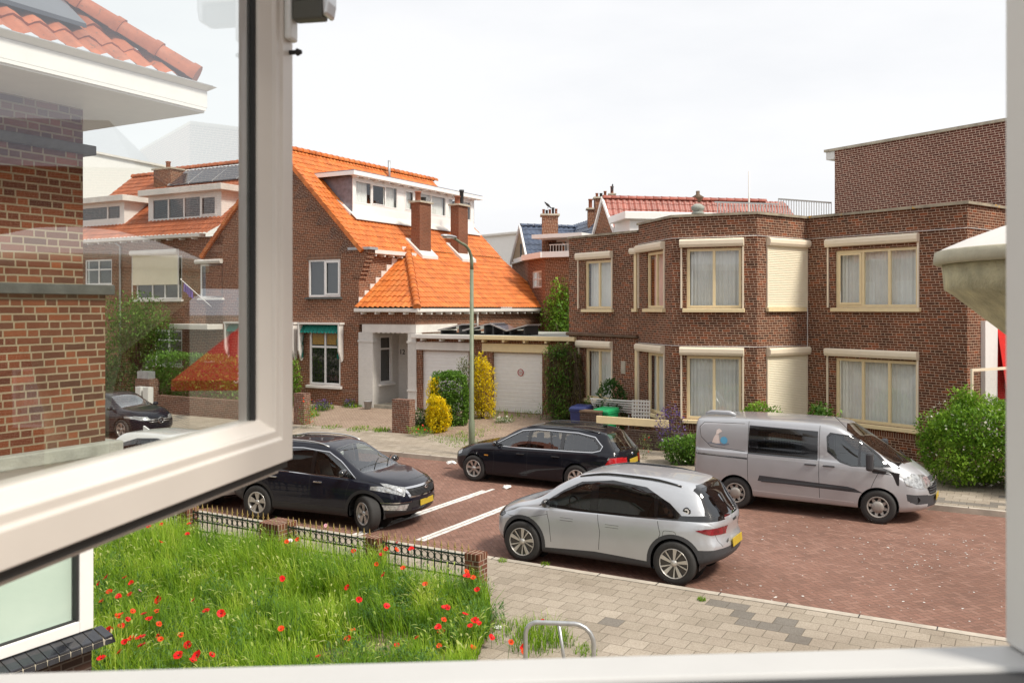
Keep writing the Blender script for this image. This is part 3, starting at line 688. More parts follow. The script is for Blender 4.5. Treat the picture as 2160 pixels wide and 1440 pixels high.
def shutterbox(par, T, a, b, z0, z1, mat='cream_l', guides=None, closed=None, out=.17):
    mb = MB(); mb.M = T
    mb.prism([(a, 0, z0), (a, 0, z1), (a, -out*.72, z1), (a, -out, z1-.05), (a, -out, z0+.08), (a, -out*.75, z0)], (b-a, 0, 0)); x = mb.build('shutter_box', M[mat], par, bevel=.008)
    if guides is not None:
        mb = MB(); mb.M = T
        for g_ in (a+.015, b-.055): mb = MB(); mb.M = T; mb.box(g_, g_+.045, -.045, 0, guides, z0); mb.build('shutter_guide', M[mat], x)
    if closed is not None:
        mb = MB(); mb.M = T; z = closed; h = .052; pts = []
        while z < z0: pts += [(-.022, z+.004), (-.036, z+h*.35), (-.034, z+h*.8), (-.022, z+h)]; z += h
        for i in range(len(pts)-1):
            (y, p), (y2, q) = pts[i], pts[i+1]; mb.poly([(a+.06, y, p), (b-.06, y, p), (b-.06, y2, q), (a+.06, y2, q)])
        mb.build('roller_shutter', M['cream_s'], x)
    return x
M['cream_s'] = plain('cream shutter slats', (.82,.76,.60), .5, var=.02)
def pantiles(name, mat, par, base, O, U, V, polys, w=.24, l=.34, amp=.03, sm=6, lip=.024):
    O, U, V = Vector(O), Vector(U).normalized(), Vector(V).normalized(); N = U.cross(V)
    if isinstance(polys[0][0], (int, float)): polys = [polys]
    me = bpy.data.meshes.new(name); all_ = bmesh.new()
    for P in polys:
        bm = bmesh.new(); uvl = None
        u0, u1 = min(p[0] for p in P), max(p[0] for p in P); v0, v1 = min(p[1] for p in P), max(p[1] for p in P)
        i0, i1 = math.floor(u0/w*sm), math.ceil(u1/w*sm); r0, r1 = math.floor(v0/l), math.ceil(v1/l)
        prof = lambda i: amp*(.75*sin(2*pi*i/sm)+.25*sin(4*pi*i/sm+.6))
        top = None
        for r in range(r0, r1):
            jit = lambda i, r=r: .004*math.sin((i//sm)*12.9+r*78.2)
            lo = [bm.verts.new((i*w/sm, r*l-.02, prof(i)+lip+jit(i))) for i in range(i0, i1+1)]
            hi = [bm.verts.new((i*w/sm, (r+1)*l, prof(i)+jit(i)*.5)) for i in range(i0, i1+1)]
            lo2 = [bm.verts.new((v.co.x, v.co.y, v.co.z)) for v in lo]; lb = [bm.verts.new((v.co.x, v.co.y+.004, v.co.z-lip*1.2)) for v in lo]
            for k in range(len(lo)-1):
                f = bm.faces.new((lo[k], lo[k+1], hi[k+1], hi[k])); f.smooth = True
                bm.faces.new((lb[k], lb[k+1], lo2[k+1], lo2[k]))
        area = sum(P[i][0]*P[(i+1)%len(P)][1]-P[(i+1)%len(P)][0]*P[i][1] for i in range(len(P)))
        for i in range(len(P)):
            a, b = Vector((*P[i], 0)), Vector((*P[(i+1)%len(P)], 0)); e = (b-a); no = Vector((e.y, -e.x, 0))*(1 if area > 0 else -1)
            bmesh.ops.bisect_plane(bm, geom=bm.verts[:]+bm.edges[:]+bm.faces[:], plane_co=a, plane_no=no.normalized(), clear_outer=True, dist=1e-5)
        t = bpy.data.meshes.new('t'); bm.to_mesh(t); all_.from_mesh(t); bpy.data.meshes.remove(t); bm.free()
    ul = all_.loops.layers.uv.new('UV')
    for f in all_.faces:
        for lp_ in f.loops: lp_[ul].uv = (lp_.vert.co.x, f.calc_center_median().y)
    m = Matrix(((U.x, V.x, N.x, O.x), (U.y, V.y, N.y, O.y), (U.z, V.z, N.z, O.z), (0, 0, 0, 1)))
    if base is not None: m = base @ m
    bmesh.ops.transform(all_, matrix=m, verts=all_.verts[:]); all_.to_mesh(me); all_.free(); me.materials.append(M[mat])
    o = bpy.data.objects.new(name, me); COL.objects.link(o); o.parent = par; return o
def ridge(name, mat, par, base, p0, p1, r=.13, l=.36):
    p0, p1 = Vector(p0), Vector(p1); d = p1-p0; n = max(1, round(d.length/l)); d.normalize(); st = (p1-p0).length/n; mb = MB(); mb.M = base
    s_ = d.cross(Vector((0, 0, 1))).normalized(); up = s_.cross(d)
    for k in range(n):
        a = p0+d*st*k; rs = []
        for t, rr in ((-.02, r*1.12), (.05, r*1.12), (.06, r), (st, r*.93)):
            rs.append([mb.pt(a+d*t+(s_*cos(x)+up*(sin(x)-.25))*rr) for x in [R(-15+210*j/8) for j in range(9)]])
        for i in range(3):
            for j in range(8): mb.face([rs[i][j+1], rs[i][j], rs[i+1][j], rs[i+1][j+1]], [(k*.22+.1, .1)]*4, True)
        mb.face(rs[0][::-1], [(k*.22+.1, .1)]*9)
    return mb.build(name, M[mat], par)
def gutter(par, base, p0, p1, z0, z1, out=.28, mat='white2', brk=.62, bm_='white2'):
    """gutter board with brackets, wall line p0 to p1"""
    T, ln = TM(p0, p1, 0, base); mb = MB(); mb.M = T
    mb.prism([(0, 0, z1), (0, -out, z1), (0, -out, z0+.02), (0, -out+.03, z0), (0, 0, z0)], (ln, 0, 0)); g_ = mb.build('gutter', M[mat], par, bevel=.006)
    if brk:
        mb = MB(); mb.M = T; x = brk*.5
        while x < ln: mb.box(x-.045, x+.045, -out*.82, 0, z0-.09, z0-.002); x += brk
        mb.build('gutter_brackets', M[bm_], g_)
    return g_
def chimney(par, base, s0, s1, n0, n1, z0, z1, mat='brick_orange', pots=((.25, .5, .1, .35),), name='chimney', capm='concrete'):
    mb = MB(); mb.M = base; mb.box(s0, s1, n0, n1, z0, z1); c_ = mb.build(name, M[mat], par)
    mb = MB(); mb.M = base; mb.box(s0-.09, s1+.09, n0-.09, n1+.09, z1, z1+.09); mb.build('chimney_cap', M[capm], c_, bevel=.01)
    for k, (fx, fy, r, h) in enumerate(pots):
        mb = MB(); mb.M = base; mb.lathe([(r, 0), (r, h*.85), (r*1.2, h*.87), (r*1.2, h), (r*.8, h), (r*.8, h*.5)], (s0+(s1-s0)*fx, n0+(n1-n0)*fy, z1+.09), 12); mb.build('chimney_pot', M['terracotta' if k%2 == 0 else 'dark'], c_)
    return c_
# ================================================================ house number 12
S0, N0 = -24.1, 29.6; HB = Matrix.Translation((-S0, -N0, 0))
h = thing('gabled_brick_house', 'brown gabled house with bright orange tiled roof, long white dormer and number 12 porch', 'house', W(S0, N0, 0), -A)
def smb(): m_ = MB(); m_.M = HB; return m_
RS, RZ = -28.65, 11.5; EZ = 7.0; LS = 2*RS-S0
T, ln = TM((LS, N0), (S0, N0), 0, HB)
def sa(u): return s_at(u, N0)-LS
w1 = (sa(650), sa(718)); w2 = (sa(652), sa(718)); w3 = (sa(507), sa(590)); w4 = (sa(500), sa(612))
zz = lambda v, u: zv(v, on_n(u, N0))
H1 = (*w1, zz(626, 684), zz(547, 684)); H2 = (*w2, zz(812, 684), zz(697, 684)); H3 = (*w3, H1[2], H1[3]); H4 = (*w4, H2[2], H2[3])
mb = MB(); wall(mb, T, ln, .1, EZ-.1, [H1, H2, H3, H4])
a_ = RS-LS; mb.poly([(0, 0, EZ-.1), (ln, 0, EZ-.1), (ln, 0, EZ), (a_, 0, RZ-.12), (0, 0, EZ)])
T2, l2 = TM((S0, N0), (S0, 41.4), 0, HB); wall(mb, T2, l2, .1, EZ)
T3, l3 = TM((LS, 41.4), (LS, N0), 0, HB); mb.M = T3; mb.poly([(0, 0, .1), (l3, 0, .1), (l3, 0, EZ), (0, 0, EZ)])
T4, l4 = TM((S0, 41.4), (LS, 41.4), 0, HB); mb.M = T4; mb.poly([(0, 0, .1), (l4, 0, .1), (l4, 0, EZ), (l4/2, 0, RZ-.1), (0, 0, EZ)])
mb.build('wall', M['brick_dark'], h)
# soldier courses over the windows and braided brick at the verge
for q in (H1, H3):
    mb = MB(); mb.M = T; mb.box(q[0]-.05, q[1]+.05, -.004, .02, q[3], q[3]+.24); mb.build('lintel_course', M['brick_soldier'], h)
mb = MB(); mb.M = T; mb.box(w2[0]-.6, ln, -.004, .02, .9, 1.02); mb.build('plinth_course', M['brick_soldier'], h)
M['braid'] = brick('slanted verge brick', [(.09,.034,.022), (.15,.05,.028), (.19,.065,.033)], (.5,.39,.30), L=.235, H=.115, course=.0725, joint=.015)
mb = MB(); mb.M = T; k = 0
sl = (RZ-EZ)/(S0-RS); an = atan2(sl, 1)
x = ln-.15
while x > a_+.5:
    z = EZ+(ln-x)*sl; tri = [(x-1.0, -.006, z-.42+.0), (x-.02, -.006, z-.42), (x-.62, -.006, z+.12+.06)]
    i = [mb.pt(p) for p in tri]; mb.face(i, [((p[0]*cos(R(-55))-p[2]*sin(R(-55))), (p[0]*sin(R(-55))+p[2]*cos(R(-55)))) for p in tri]); x -= .62
mb.build('braided_brick', M['braid'], h)
W_ = win(h, T, *H1, mulls=(.5,), sash=(1,), mat='white', gmat='glass_dark', cur='curtain', sill=('darkband', .1), fw=.085)
win(h, T, *H3, mulls=(.5,), mat='white', gmat='glass_dark', cur='curtain', sill=('darkband', .1), fw=.085)
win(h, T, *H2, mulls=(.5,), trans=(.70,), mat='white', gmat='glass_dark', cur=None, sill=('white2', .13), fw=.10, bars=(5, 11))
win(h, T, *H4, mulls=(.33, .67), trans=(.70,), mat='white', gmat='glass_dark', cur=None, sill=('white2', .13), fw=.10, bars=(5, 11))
M['amber'] = plain('amber leaded glass', (.32,.19,.03), .3, var=.4, sc=14)
mb = MB(); mb.M = T; zt_ = H2[2]+(H2[3]-H2[2])*.70
for q in (H2, H4):
    for a, b in ((q[0]+.14, (q[0]+q[1])/2-.09), ((q[0]+q[1])/2+.09, q[1]-.14)):
        mb = MB(); mb.M = T; mb.box(a, b, .06, .072, zt_+.1, q[3]-.14); mb.build('amber_toplight', M['amber'], h)
# folded green awnings with white side boards
for (a, b) in ((sa(638), sa(723)), (sa(483), sa(626))):
    zt = zz(681, 684); zb = zz(752, 684); mb = MB(); mb.M = T
    mb.box(a-.04, b+.1, -.3, 0, zt-.06, zt+.02)
    for x in (a, b-.02): mb.prism([(x, -.3, zt-.06), (x, -.02, zt-.06), (x, -.02, zb-.1), (x, -.12, zb-.2), (x, -.3, zb+.25)], (.07 if x > a else .07, 0, 0))
    f = mb.build('awning_box', M['white2'], h)
    mb = MB(); mb.M = T; n_ = 60; pr = None
    for i in range(n_+1):
        x = a+.09+(b-a-.18)*i/n_; q = [mb.pt((x, -.06-.2*t-.02*sin(i*1.1), zt-.08-.3*t-(.045*abs(sin(i*.55)) if t == 1 else 0))) for t in (0, .5, 1)]
        if pr: 
            for j in range(2): mb.face([pr[j], pr[j+1], q[j+1], q[j]], None, True)
        pr = q
    for x, sg in ((a+.09, 1), (b-.09, -1)):
        pr = None
        for i in range(10):
            z = zt-.1-(zt-zb-.05)*i/9; q = (mb.pt((x, -.04, z)), mb.pt((x+sg*(.02+.10*sin(i*1.3)**2*.5+.09*(1-i/9)), -.16-.05*sin(i*1.7), z-.03)))
            if pr: mb.face([pr[0], pr[1], q[1], q[0]], None, True)
            pr = q
    mb.build('awning_cloth', M['green_cloth'], f)
# corbelled kneeler at the foot of the gable
mb = smb()
for k in range(7): mb.box(S0-.3, S0+.08*(k+1)*.9, N0-.012-.001*k, N0+.45, EZ-1.35+.17*k, EZ-1.35+.17*(k+1))
mb.build('corbel', M['brick_dark'], h)
mb = smb(); mb.box(S0-.55, S0+.62, N0-.06, N0+.5, EZ-.16, EZ-.05); mb.build('corbel_cap', M['zinc'], h)
# roofs
sd_ = Vector((RS-S0, 0, RZ-EZ)); LV = sd_.length; dn = sd_.normalized(); X = (S0+.12)
o_ = Vector((S0, N0, EZ))
V1 = (Vector((RS, 0, RZ))-Vector((S0, 0, EZ)))
pantiles('roof_tiles', 'tile_o', h, HB, (S0, N0, EZ+.06), (0, 1, 0), V1, [(-.12, -.42), (3.5, -.42), (3.5, 0), (11.9, 0), (11.9, LV), (-.12, LV)] and [[(-.12, -.40), (3.42, -.40), (3.42, LV), (-.12, LV)], [(3.42, 0), (11.95, 0), (11.95, LV), (3.42, LV)]])
V2 = Vector((RS, 0, RZ))-Vector((LS, 0, EZ))
pantiles('roof_tiles', 'tile_o', h, HB, (LS, N0, EZ+.06), (0, -1, 0), V2, [(-11.9, -.4), (.12, -.4), (.12, LV), (-11.9, LV)], sm=4)
LE = -20.9; LZ = 4.42; V3 = Vector((S0-LE, 0, EZ-LZ)); L3 = V3.length; hn = 33.0
pantiles('roof_tiles', 'tile_o', h, HB, (LE, N0, LZ+.02), (0, 1, 0), V3, [(-.3, 0), (11.95, 0), (11.95, L3+.02), (hn-N0+.05, L3+.02)])
# hip face towards the street
fr = Vector((0, hn-(N0-.3), EZ-LZ)); LF = fr.length
pantiles('roof_tiles', 'tile_o', h, HB, (S0, N0-.3, LZ+.02), (1, 0, 0), fr, [(.0, 0), (LE-S0, 0), (0.0, LF)], w=.26, l=.4, amp=.035)
ridge('hip_ridge', 'tile_o', h, HB, (LE+.02, N0-.34, LZ+.06), (S0+.02, hn, EZ+.1), .15, .38)
ridge('roof_ridge', 'tile_o', h, HB, (RS, N0-.12, RZ+.1), (RS, 42.0, RZ+.1), .15, .40)
mb = smb()                                                         # verge tiles along the gable
for sgn, sx in ((1, S0), (-1, LS)):
    d_ = Vector((RS-sx, 0, RZ-EZ)); n_ = int(d_.length/.34); d_.normalize(); nrm = Vector((-d_.z, 0, d_.x)) if sgn < 0 else Vector((d_.z, 0, -d_.x))
    nrm = Vector((sgn*abs(d_.z), 0, abs(d_.x)))
    for k in range(-1, n_):
        p = Vector((sx, N0-.14, EZ+.02))+d_*(k*.34); q = p+d_*.36
        mb.hexa([p-nrm*.10, p-nrm*.10+Vector((0, .2, 0)), q-nrm*.10+Vector((0, .2, 0)), q-nrm*.10], [p+nrm*.1, p+nrm*.1+Vector((0, .2, 0)), q+nrm*.07+Vector((0, .2, 0)), q+nrm*.07])
mb.build('verge_tiles', M['tile_o'], h)
# extension: walls, porch, pillars
T5, l5 = TM((S0, N0), (-21.19, N0), 0, HB); pa, pb = s_at(787, N0)-S0, s_at(861, N0)-S0
mb = MB(); wall(mb, T5, l5, 3.74, LZ-.1); T6, l6 = TM((-21.19, N0), (-21.19, 41.4), 0, HB); wall(mb, T6, l6, .1, LZ-.1); mb.build('wall', M['brick_dark'], h)
mb = MB(); mb.M = T5; mb.box(0, l5+.004, -.005, .02, 3.74, 3.86); mb.M = T6; mb.box(-.004, 3.2, -.005, .02, 3.74, 3.86); mb.build('lintel_course', M['brick_soldier'], h)
mb = MB(); mb.M = T5
mb.box(.004, pa, -.03, .35, .1, 3.40); mb.box(pb, l5+.03, -.03, .4, .1, 3.40)
mb.box(-.02, pa+.04, -.06, .3, 3.0, 3.08); mb.box(pb-.04, l5+.06, -.06, .4, 3.0, 3.08); mb.box(pb-.03, l5+.05, -.055, .4, 1.05, 1.12)
mb.build('porch_pillars', M['brick_white'], h)
mb = MB(); mb.M = T5; mb.box(.2, l5+.035, -.035, .3, 3.405, 3.735)
x = pa
while x < pb: mb.box(x, x+.12, -.01, .02, 3.375, 3.405); x += .24
mb.M = T6; mb.box(0, 3.0, -.033, .02, 3.42, 3.735); mb.build('porch_beam', M['white2'], h)
T7, l7 = TM((S0+pa, N0+.35), (S0+pa, N0+1.75), 0, HB); T8, l8 = TM((S0+pa, N0+1.75), (-21.3, N0+1.75), 0, HB)
mb = MB(); wh = (.12, .95, 1.25, 3.25); wall(mb, T7, l7, .1, 3.6, [wh]); wall(mb, T8, l8, .1, 3.6)
mb.M = T7; mb.build('porch_wall', M['brick_white'], h)
mb = MB(); mb.M = HB; mb.box(S0+pa-.1, -21.25, N0+.1, N0+1.75, 3.60, 3.7); mb.build('porch_ceiling', M['white2'], h)
mb = MB(); mb.M = HB; mb.box(S0+pa, -21.25, N0+.05, N0+1.75, .12, .42); mb.build('porch_step', M['concrete'], h)
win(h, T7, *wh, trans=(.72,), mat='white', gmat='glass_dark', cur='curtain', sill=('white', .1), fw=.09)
text_mesh('house_number', '12', .30, M['rubber'], h, HB @ TM((S0+pa, N0+1.75), (-21.3, N0+1.75))[0] @ Matrix.Translation((s_at(849, N0+1.75)-(S0+pa), -.02, 2.52)) @ Matrix.Rotation(R(90), 4, 'X'), .008)
# gutters
gutter(h, HB, (S0, N0+.5), (S0, 33.25), EZ-.30, EZ-.12, out=.34, brk=.62)
gutter(h, HB, (S0-.0, N0), (-21.19, N0), LZ-.18, LZ-.03, out=.33, brk=.72)
gutter(h, HB, (-21.19, N0-.33), (-21.19, 41.5), LZ-.18, LZ-.03, out=.33, brk=.72)
mb = smb(); st = 9                                                 # white stepped flashing on the side wall
for k in range(st):
    n0_, n1_ = N0-.02+(hn-N0)*k/st, N0-.02+(hn-N0)*(k+1)/st; z0_, z1_ = LZ+(EZ-LZ)*k/st, LZ+(EZ-LZ)*(k+1)/st
    mb.hexa([(S0, n0_, z0_+.0), (S0+.03, n0_, z0_+.0), (S0+.03, n1_+.02, z0_+.2), (S0, n1_+.02, z0_+.2)], [(S0, n0_, z1_+.16), (S0+.03, n0_, z1_+.16), (S0+.03, n1_+.02, z1_+.16), (S0, n1_+.02, z1_+.16)])
mb.build('stepped_flashing', M['white2'], h)
for n_, zt in ((N0+4.6, LZ-.1), (41.0, LZ-.1)):
    mb = smb(); mb.tube([(-21.12, n_, zt), (-21.12, n_, 3.4)], .045, 8); mb.build('downpipe', M['white2'], h)
# dormer
DS = -25.55; D0, D1 = n_at(744, DS), n_at(1000, DS); DZ0, DZ1 = 8.42, 10.22
mb = smb(); mb.prism([(DS, D0, DZ0), (DS, D0, DZ1), (RS+1.1, D0, DZ1)], (0, .03, 0)); mb.build('dormer_cheek', M['lead'], h); mb = smb(); mb.prism([(DS, D1-.03, DZ0), (DS, D1-.03, DZ1), (RS+1.1, D1-.03, DZ1)], (0, .03, 0)); mb.build('dormer_cheek', M['lead'], h)
T9, l9 = TM((DS, D0), (DS, D1), 0, HB); da = lambda u: n_at(u, DS)-D0
wn = [(da(749), da(839), (.37, .70), (1,), True), (da(853), da(873), (), (0,), True), (da(886), da(941), (.42,), (), False), (da(945), da(962), (), (), False), (da(977), da(994), (), (), False)]
mb = MB(); wall(mb, T9, l9, DZ0, DZ1-.02, [(a, b, DZ0+.62, DZ1-.16) for a, b, *_ in wn], .05)
mb.M = T9; mb.box(0, l9, -.02, -.001, DZ0+.12, DZ0+.5); mb.box(-.03, .09, -.03, .0, DZ0, DZ1)
dm = mb.build('dormer', M['white'], h)
for a, b, ml, sh, cu in wn: win(dm, T9, a, b, DZ0+.62, DZ1-.16, mulls=ml, sash=sh, mat='white', gmat='glass', cur='curtain', fw=.06, dp=.04, cset=[(0, .33), (.72, 1)] if ml and cu else None, seed=int(a*10))
mb = smb(); mb.box(RS+.9, DS+.35, D0-.35, D1+.3, DZ1+.16, DZ1+.2); mb.build('dormer_roof', M['lead'], dm)
mb = smb(); mb.box(DS+.05, DS+.38, D0-.38, D1+.32, DZ1-.02, DZ1+.155); mb.box(RS+1.0, DS+.05, D0-.38, D0-.3, DZ1-.02, DZ1+.155)
x = D0
while x < D1: mb.box(DS, DS+.3, x-.04, x+.04, DZ1-.09, DZ1-.021); x += .75
mb.build('dormer_fascia', M['white'], dm)
mb = smb(); mb.prism([(DS-.05, D0-.18, DZ0+.2), (DS+.35, D0-.18, DZ0-.14), (DS+.35, D0-.18, DZ0-.10), (DS-.05, D0-.18, DZ0+.24)], (0, D1-D0+.3, 0))
mb.prism([(DS+.02, D0-.22, DZ0+.05), (RS+1.0, D0-.22, DZ1+.03), (RS+1.0, D0-.22, DZ1+.12), (DS+.02, D0-.22, DZ0+.17)], (0, .2, 0)); mb.build('lead_flashing', M['white2'], dm)
c1 = chimney(h, HB, -24.35, -23.87, 33.65, 34.55, 6.4, 9.22, pots=((.4, .3, .13, .45), (.5, .7, .12, .22)))
c2 = chimney(h, HB, -24.4, -23.93, 37.0, 37.85, 6.4, 9.42, pots=((.5, .3, .13, .4), (.5, .75, .10, .75)))
for cn, n_ in ((c1, 33.65), (c2, 37.0)):
    mb = smb(); mb.hexa([(-24.55, n_-.16, 6.95), (-23.6, n_-.16, 6.66), (-23.6, n_+1.1, 6.66), (-24.55, n_+1.1, 6.95)], [(-24.55, n_-.16, 7.62), (-23.6, n_-.16, 6.80), (-23.6, n_+1.1, 6.80), (-24.55, n_+1.1, 7.62)]); mb.build('lead_flashing', M['white2'], cn)
mb = smb(); mb.tube([(RS+.5, 37.0, 10.9), (RS+.5, 37, 11.95)], .07, 8); mb.build('roof_vent', M['steel'], h)
# ================================================================ garages
def garage(name, label, u0, u1, du0, du1, lu0, lu1, trim, doorz, flu):
    s0, s1 = s_at(u0, N0), s_at(u1, N0); B = Matrix.Translation((-s0, -N0, 0)); t = thing(name, label, 'garage', W(s0, N0, 0), -A)
    T_, l_ = TM((s0, N0+.02), (s1, N0+.02), 0, B); d0, d1 = s_at(du0, N0)-s0, s_at(du1, N0)-s0
    mb = MB(); wall(mb, T_, l_, .1, 3.28, [(d0, d1, doorz, 2.72)], .15); mb.M = T_
    mb.poly([(l_, 0, .1), (l_, 6, .1), (l_, 6, 3.28), (l_, 0, 3.28)]); mb.build('wall', M['brick_dark'], t)
    mb = MB(); mb.M = T_; z = doorz; pr = []
    while z < 2.72: pr += [(.13, z+.004), (.12, z+.015), (.12, z+.125), (.13, z+.135)]; z += .14
    for i in range(len(pr)-1): mb.poly([(d0, pr[i][0], pr[i][1]), (d1, pr[i][0], pr[i][1]), (d1, pr[i+1][0], pr[i+1][1]), (d0, pr[i+1][0], pr[i+1][1])])
    dd = mb.build('garage_door', M['white'], t)
    mb = MB(); mb.M = T_; mb.box(s_at(lu0, N0)-s0, s_at(lu1, N0)-s0, -.05, .02, 2.74, 3.06); mb.build('lintel', M[trim], t, bevel=.01)
    mb = MB(); mb.M = T_; mb.box(-.02, l_, -.02, 6, 3.30, 3.36); mb.build('roof', M['concrete_g'], t)
    gutter(t, B, (s0, N0+.02), (s1, N0+.02), 3.20, 3.36, out=.36, mat=trim, brk=.9, bm_=trim); return t, dd, T_, d0, d1
g1, *_ = garage('garage', 'white fronted garage with grooved door joined to the number 12 porch', 877.5, 1004, 889, 988, 878, 991, 'white2', .32, 0)
g2, dd, T_, d0, d1 = garage('garage', 'garage with white door, cream lintel and round no parking sign', 1004.5, 1219, 1038, 1143, 1017, 1157, 'cream', .46, 0)
mb = MB(); mb.M = T_; cx, czz = s_at(1095, N0)-s_at(1004.5, N0), 1.98
mb.lathe([(0, 0), (.135, 0)], (cx, .098, czz), 24, 'y'); sg = mb.build('no_parking_sign', M['white'], dd)
mb = MB(); mb.M = T_; mb.lathe([(.135, .0), (.105, -.006), (.105, 0)], (cx, .096, czz), 24, 'y'); mb.box(cx-.1, cx+.1, .088, .094, czz-.012, czz+.012); mb.build('sign_ring', plain('sign red', (.45,.03,.03), .5, var=0), sg)
for tx, dz in (('VERBODEN', .045), ('TE PARKEREN', -.05)): text_mesh('sign_text', tx, .035, M['rubber'], sg, T_ @ Matrix.Translation((cx, .092, czz+dz)) @ Matrix.Rotation(R(90), 4, 'X'), .001)
# solar panels on the garage roof
def panel(u0, u1, n0, n1, za, zb, label):
    s0, s1 = s_at(u0, n0), s_at(u1, n0); t = thing('solar_panel', label, 'solar panel', W(s0, n0, 3.36), -A, 'tilted solar panels on the garage roof'); B = Matrix.Translation((-s0, -n0, -3.36))
    mb = MB(); mb.M = B; mb.hexa([(s0, n0, za), (s1, n0, zb), (s1, n1, zb), (s0, n1, za)], [(s0, n0, za+.03), (s1, n0, zb+.03), (s1, n1, zb+.03), (s0, n1, za+.03)]); mb.build('panel', M['solar'], t)
    mb = MB(); mb.M = B; e = .025
    for q in ((s0-e, s0, n0-e, n1+e, za, za), (s1, s1+e, n0-e, n1+e, zb, zb)): mb.box(q[0], q[1], q[2], q[3], q[4]-.01, q[4]+.045)
    mb.prism([(s0, n0-e, za-.01), (s1, n0-e, zb-.01), (s1, n0-e, zb+.045), (s0, n0-e, za+.045)], (0, e, 0)); mb.build('panel_frame', M['alu'], t)
    mb = MB(); mb.M = B; mb.box(min(s0, s1)+.1, min(s0, s1)+.16, n0, n1, 3.365, za); mb.box(max(s0, s1)-.16, max(s0, s1)-.1, n0, n1, 3.365, zb-.01); mb.box(s0, s1, n0+.3, n0+.5, 3.365, 3.42); mb.build('mount', M['dark'], t)
panel(925, 975, 30.2, 31.3, 3.50, 3.74, 'leftmost tilted solar panel on the garage roof beside the number 12 wall')
panel(977, 1028, 30.2, 31.3, 3.50, 3.76, 'solar panel on the garage roof behind the street lamp')
panel(1034, 1068, 30.2, 31.3, 3.78, 3.52, 'reddish solar panel sloping down right in the middle of the garage roof')
panel(1070, 1112, 30.2, 31.3, 3.52, 3.74, 'rightmost solar panel on the garage roof above the no parking sign')
# ================================================================ flat roofed cream framed house on the right
PA, PB, PC, PD, PE, PF, PG = (2.083, 32.95), (4.22, 30.06), (4.89, 27.49), (7.20, 26.47), (9.12, 27.85), (12.06, 23.86), (18.0, 28.3)
BX, BY = PD; HB2 = Matrix.Translation((-BX, -BY, 0)); ZT = 7.16
fh = thing('flat_roofed_brick_house', 'flat roofed brown brick house with cream window frames, shutter boxes and canted bay', 'house', (BX, BY, 0), 0)
def seg(p, q):
    T, l = TM(p, q, 0, HB2); d = Vector((q[0]-p[0], q[1]-p[1])).normalized()
    def a(u):                                                     # distance along the wall seen at column u
        k = (u-1080)/F; return (k*p[1]-p[0])/(d.x-k*d.y)
    return T, l, a
SG = [seg(PA, PB), seg(PB, PC), seg(PC, PD), seg(PD, PE), seg(PE, PF), seg(PF, PG)]
UP = (4.40, 6.20); LO = (1.05, 2.97); specs = [
 (0, 1234, 1291, UP[0]-.02, 6.08, (.5,), (), 'curtain', (1219, 1293, 6.13, 6.38)), (0, 1235, 1291, 1.2, 2.97, (.5,), (), 'curtain', (1220, 1293, 3.0, 3.25)),
 (1, 1364, 1401, *UP, (.5,), (), 'curtain_p', (1345, 1403, 6.24, 6.48)), (1, 1365, 1401, *LO, (.5,), (), 'curtain', (1345, 1403, 2.99, 3.23)),
 (2, 1448, 1564, *UP, (.5,), (), 'curtain', (1435, 1570, 6.24, 6.48)), (2, 1448, 1564, *LO, (.5,), (), 'curtain', (1435, 1570, 2.99, 3.23)),
 (4, 1762, 1936, 4.42, 6.12, (.34, .66), (0,), 'curtain', (1745, 1940, 6.24, 6.48)), (4, 1762, 1936, LO[0], 2.92, (.34, .66), (), 'curtain', (1744, 1939, 2.97, 3.2))]
holes = {i: [] for i in range(6)}
for si, u0, u1, z0, z1, *_ in specs: holes[si].append((SG[si][2](u0), SG[si][2](u1), z0, z1))
mb = MB()
for i, (T, l, a) in enumerate(SG): wall(mb, T, l, 0, ZT if i else 6.93, holes[i])
mb.M = HB2
b0, b1 = (-6.0, 44), (20, 44)
mb.poly([(PA[0], PA[1], 0), (PA[0]+6, PA[1]+8, 0), (PA[0]+6, PA[1]+8, 6.93), (PA[0], PA[1], 6.93)])
mb.build('wall', M['brick_flat'], fh)
mb = MB(); mb.M = HB2; z = 6.6
mb.poly([(*PB, z), (*PC, z), (*PD, z), (*PE, z), (*PF, z), (*PG, z), (18, 40, z), (8, 41, z), (*PA, z)]); mb.build('flat_roof', M['concrete_g'], fh)
def coping(pts, z, cl=False):
    """flat stone along a polyline: one mesh with mitred joints"""
    P = [Vector(p) for p in pts]; mb = MB(); mb.M = HB2; ring = []
    for i, p in enumerate(P):
        d1 = (P[min(i+1, len(P)-1)]-P[min(i, len(P)-2)]).normalized(); d0 = (P[max(i, 1)]-P[max(i, 1)-1]).normalized()
        n0, n1 = Vector((d0.y, -d0.x)), Vector((d1.y, -d1.x)); m = (n0+n1); m = m/m.length_squared*2 if m.length else n0
        ring.append([mb.pt((*(p+m*.07), z)), mb.pt((*(p+m*.07), z+.075)), mb.pt((*(p-m*.25), z+.09)), mb.pt((*(p-m*.25), z))])
    for i in range(len(P)-1):
        for j in range(4): mb.face([ring[i][j], ring[i+1][j], ring[i+1][(j+1)%4], ring[i][(j+1)%4]])
    mb.face(ring[0]); mb.face(ring[-1][::-1]); return mb
M['coping'] = None
def coping_mat():
    m, g, b = newmat('lichened coping'); o = g.n('ShaderNodeTexCoord').outputs['Object']
    c = g.ramp(g.noise(o, 3, 6, .65), [(.3, (.17,.14,.11)), (.5, (.32,.28,.21)), (.7, (.42,.36,.26))]); y = g.m('GREATER_THAN', g.noise(o, 1.7, 5, .7), .62)
    g.put(b.inputs['Base Color'], g.mix(y, c, (.55,.30,.03))); b.inputs['Roughness'].default_value = .9; return m
M['coping'] = coping_mat()
